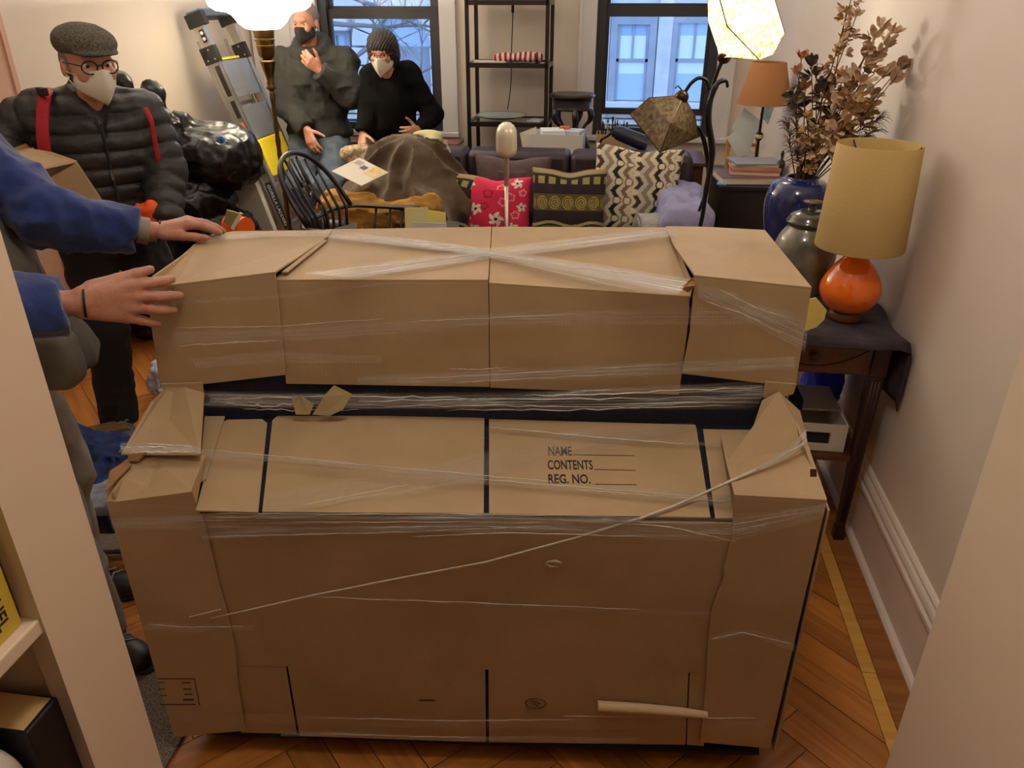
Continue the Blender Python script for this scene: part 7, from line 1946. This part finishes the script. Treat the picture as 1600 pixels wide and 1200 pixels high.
# ------------------------------------------------------------------ street side opposite
M_brn = mat('facade_pale_stone', (196, 196, 200), 0.85, var=(3, 0.15), bump=(8, 0.2))
M_brn2 = mat('facade_darker_stone', (150, 154, 166), 0.85, var=(3, 0.2))
M_fglass = mat('facade_window_glass', (150, 174, 204), 0.1, spec=0.8)
M_curt = mat('facade_curtain', (206, 216, 224), 0.8)
FY = 17.0
def fpx(x, y): return at_y(x, y, FY)
fa = thing('townhouse', 'pale stone townhouse seen through the right window', 'building', (1.8, FY, -2.4))
MB().box2((-2.2, FY, -2.4), (7.0, FY + 0.5, 9)).build('facade', M_brn, fa, world=True)
for xa, xb, ya, yb_ in ((966, 1008, 38, 148), (1060, 1104, 36, 150), (870, 908, 38, 148), (1150, 1190, 36, 150)):
    a, b = fpx(xa, ya), fpx(xb, yb_)
    w = MB()
    x0, x1, z0, z1 = a.x, b.x, b.z, a.z
    w.box2((x0 - 0.14, FY - 0.10, z0 - 0.16), (x0, FY - 0.002, z1 + 0.2)); w.box2((x1, FY - 0.10, z0 - 0.16), (x1 + 0.14, FY - 0.002, z1 + 0.2)); w.box2((x0, FY - 0.10, z1), (x1, FY - 0.002, z1 + 0.2)); w.box2((x0 - 0.2, FY - 0.2, z0 - 0.26), (x1 + 0.2, FY - 0.11, z0 - 0.16))
    wo_ = w.build('window', M_brn2, fa, world=True)
    zm = (z0 + z1) / 2
    MB().box2((x0, FY - 0.03, z0 - 0.1), (x1, FY - 0.004, z1)).build('pane', M_fglass, wo_, world=True)
    m_ = MB(); m_.box2((x0, FY - 0.07, zm - 0.03), (x1, FY - 0.032, zm + 0.03)); m_.box2((x0, FY - 0.07, z0 - 0.1), (x0 + 0.05, FY - 0.032, z1)); m_.box2((x1 - 0.05, FY - 0.07, z0 - 0.1), (x1, FY - 0.032, z1)); m_.box2(((x0 + x1) / 2 - 0.02, FY - 0.06, zm), ((x0 + x1) / 2 + 0.02, FY - 0.032, z1))
    m_.build('sash', M_brn2, wo_, world=True)
    MB().box2((x0 + 0.06, FY - 0.031, zm - 0.25), (x1 - 0.06, FY - 0.0305, zm + 0.45)).build('curtain', M_curt, wo_, world=True)
a = fpx(940, 165); MB().box2((-2.2, FY - 0.22, a.z - 0.15), (7.0, FY - 0.0015, a.z + 0.1)).build('string_course', M_brn, fa, world=True, bevel=0.02)
a = fpx(1030, 20)
for x in (1035, 940, 1130):
    p = fpx(x, 100); MB().box2((p.x - 0.14, FY - 0.12, -2.4), (p.x + 0.14, FY - 0.0012, 9)).build('pilaster', M_brn, fa, world=True, bevel=0.02)
# arched brownstone entrance through the left window
fb = thing('arched_townhouse', 'stone townhouse with arched doorway seen through the left window', 'building', (-5.2, FY, -2.4))
MB().box2((-11.0, FY, -2.4), (-2.25, FY + 0.5, 9)).build('facade', M_brn, fb, world=True)
ac = fpx(632, 72); rad = 0.62
for k in range(9):
    a0, a1 = math.pi * k / 9 + 0.015, math.pi * (k + 1) / 9 - 0.015
    pts = [(ac.x + r * math.cos(t), FY - 0.30, ac.z + r * math.sin(t)) for r, t in ((rad, a0), (rad + 0.42, a0), (rad + 0.42, (a0 + a1) / 2), (rad + 0.42, a1), (rad, a1), (rad, (a0 + a1) / 2))]
    MB().prism(pts, (0, 0.295, 0)).build('arch_stone', M_brn, fb, world=True, bevel=0.015)
for k in range(6):
    z1 = ac.z - 0.02 - 0.36 * k
    for sx in (-1, 1):
        MB().box2((ac.x + sx * (rad + 0.22) - 0.24, FY - 0.30, z1 - 0.33), (ac.x + sx * (rad + 0.22) + 0.24, FY - 0.004, z1)).build('jamb_stone', M_brn, fb, world=True, bevel=0.015)
dr_ = MB(); dr_.box2((ac.x - rad + 0.03, FY - 0.05, -2.3), (ac.x + rad - 0.03, FY - 0.003, ac.z + 0.0)); dr_.build('door', M_brn2, fb, world=True)
fan = MB(); fan.prism([(ac.x + (rad - 0.02) * math.cos(t), FY - 0.05, ac.z + (rad - 0.02) * math.sin(t)) for t in [math.pi * k / 12 for k in range(13)]], (0, 0.045, 0)); fan.build('fanlight', M_fglass, fb, world=True)
for xa, xb, ya, yb_ in ((527, 548, 55, 150), (470, 500, 55, 150)):
    a, b = fpx(xa, ya), fpx(xb, yb_)
    w = MB(); w.box2((a.x - 0.12, FY - 0.1, b.z - 0.1), (a.x, FY - 0.002, a.z + 0.15)); w.box2((b.x, FY - 0.1, b.z - 0.1), (b.x + 0.12, FY - 0.002, a.z + 0.15)); w.box2((a.x, FY - 0.1, a.z), (b.x, FY - 0.002, a.z + 0.15)); w.box2((a.x - 0.16, FY - 0.18, b.z - 0.2), (b.x + 0.16, FY - 0.11, b.z - 0.1))
    wo_ = w.build('window', M_brn2, fb, world=True)
    MB().box2((a.x, FY - 0.03, b.z), (b.x, FY - 0.004, a.z)).build('pane', M_fglass, wo_, world=True)
a = fpx(560, 38); MB().box2((-11.0, FY - 0.3, a.z - 0.12), (ac.x - rad - 0.48, FY - 0.0015, a.z + 0.12)).build('cornice', M_brn, fb, world=True, bevel=0.03)
struct('ground_street', MB().box2((-16, YB + 0.3, -2.6), (14, FY + 0.6, -2.42)), mat('asphalt', (120, 122, 126), 0.9, var=(4, 0.2)))
# bare street tree
tr_ = thing('bare_tree', 'bare winter street tree outside the left window', 'tree', (-4.2, 12.0, -2.42))
M_bark = mat('tree_bark', (120, 116, 116), 0.9, bump=(20, 0.4))
rt = random.Random(4)
def branch(p, d, L, r, depth, par):
    pts = [p]; dd = d.normalized()
    for k in range(5):
        dd = (dd + Vector((rt.uniform(-1, 1), rt.uniform(-0.5, 0.5), rt.uniform(-0.6, 0.8))) * 0.22).normalized()
        pts.append(pts[-1] + dd * L / 5)
    o = MB().tube(pts, [r * (1 - 0.55 * k / 5) for k in range(6)], 7).build('branch', M_bark, par, world=True, smooth=True) if depth < 2 else None
    if depth >= 2: TW.tube(pts, [r * (1 - 0.7 * k / 5) for k in range(6)], 5)
    if depth < 4:
        for k in range(3):
            i = rt.randint(2, 5)
            nd = (dd + Vector((rt.uniform(-1, 1), rt.uniform(-0.6, 0.6), rt.uniform(-0.5, 0.7))) * 0.9)
            branch(pts[i], nd, L * rt.uniform(0.55, 0.75), r * 0.45, depth + 1, o or par)
TW = MB()
trunk = MB().tube([(-4.6, 12.0, -2.42), (-4.58, 12.0, -1.0), (-4.5, 12.0, 0.8), (-4.45, 12.0, 2.6)], [0.16, 0.12, 0.11, 0.09], 12).build('trunk', M_bark, tr_, world=True, smooth=True)
for z, d in ((0.7, Vector((0.9, -0.2, 0.35))), (1.4, Vector((0.9, 0.2, -0.1))), (1.9, Vector((0.9, 0.1, -0.45))), (2.2, Vector((0.6, 0, 0.6))), (1.0, Vector((-0.8, 0.2, 0.5))), (0.3, Vector((0.9, 0.1, 0.2)))):
    branch(Vector((-4.5, 12.0, z)), d, 1.5, 0.04, 1, tr_)
tag(TW.build('twigs', M_bark, tr_, world=True, smooth=True), kind='stuff')
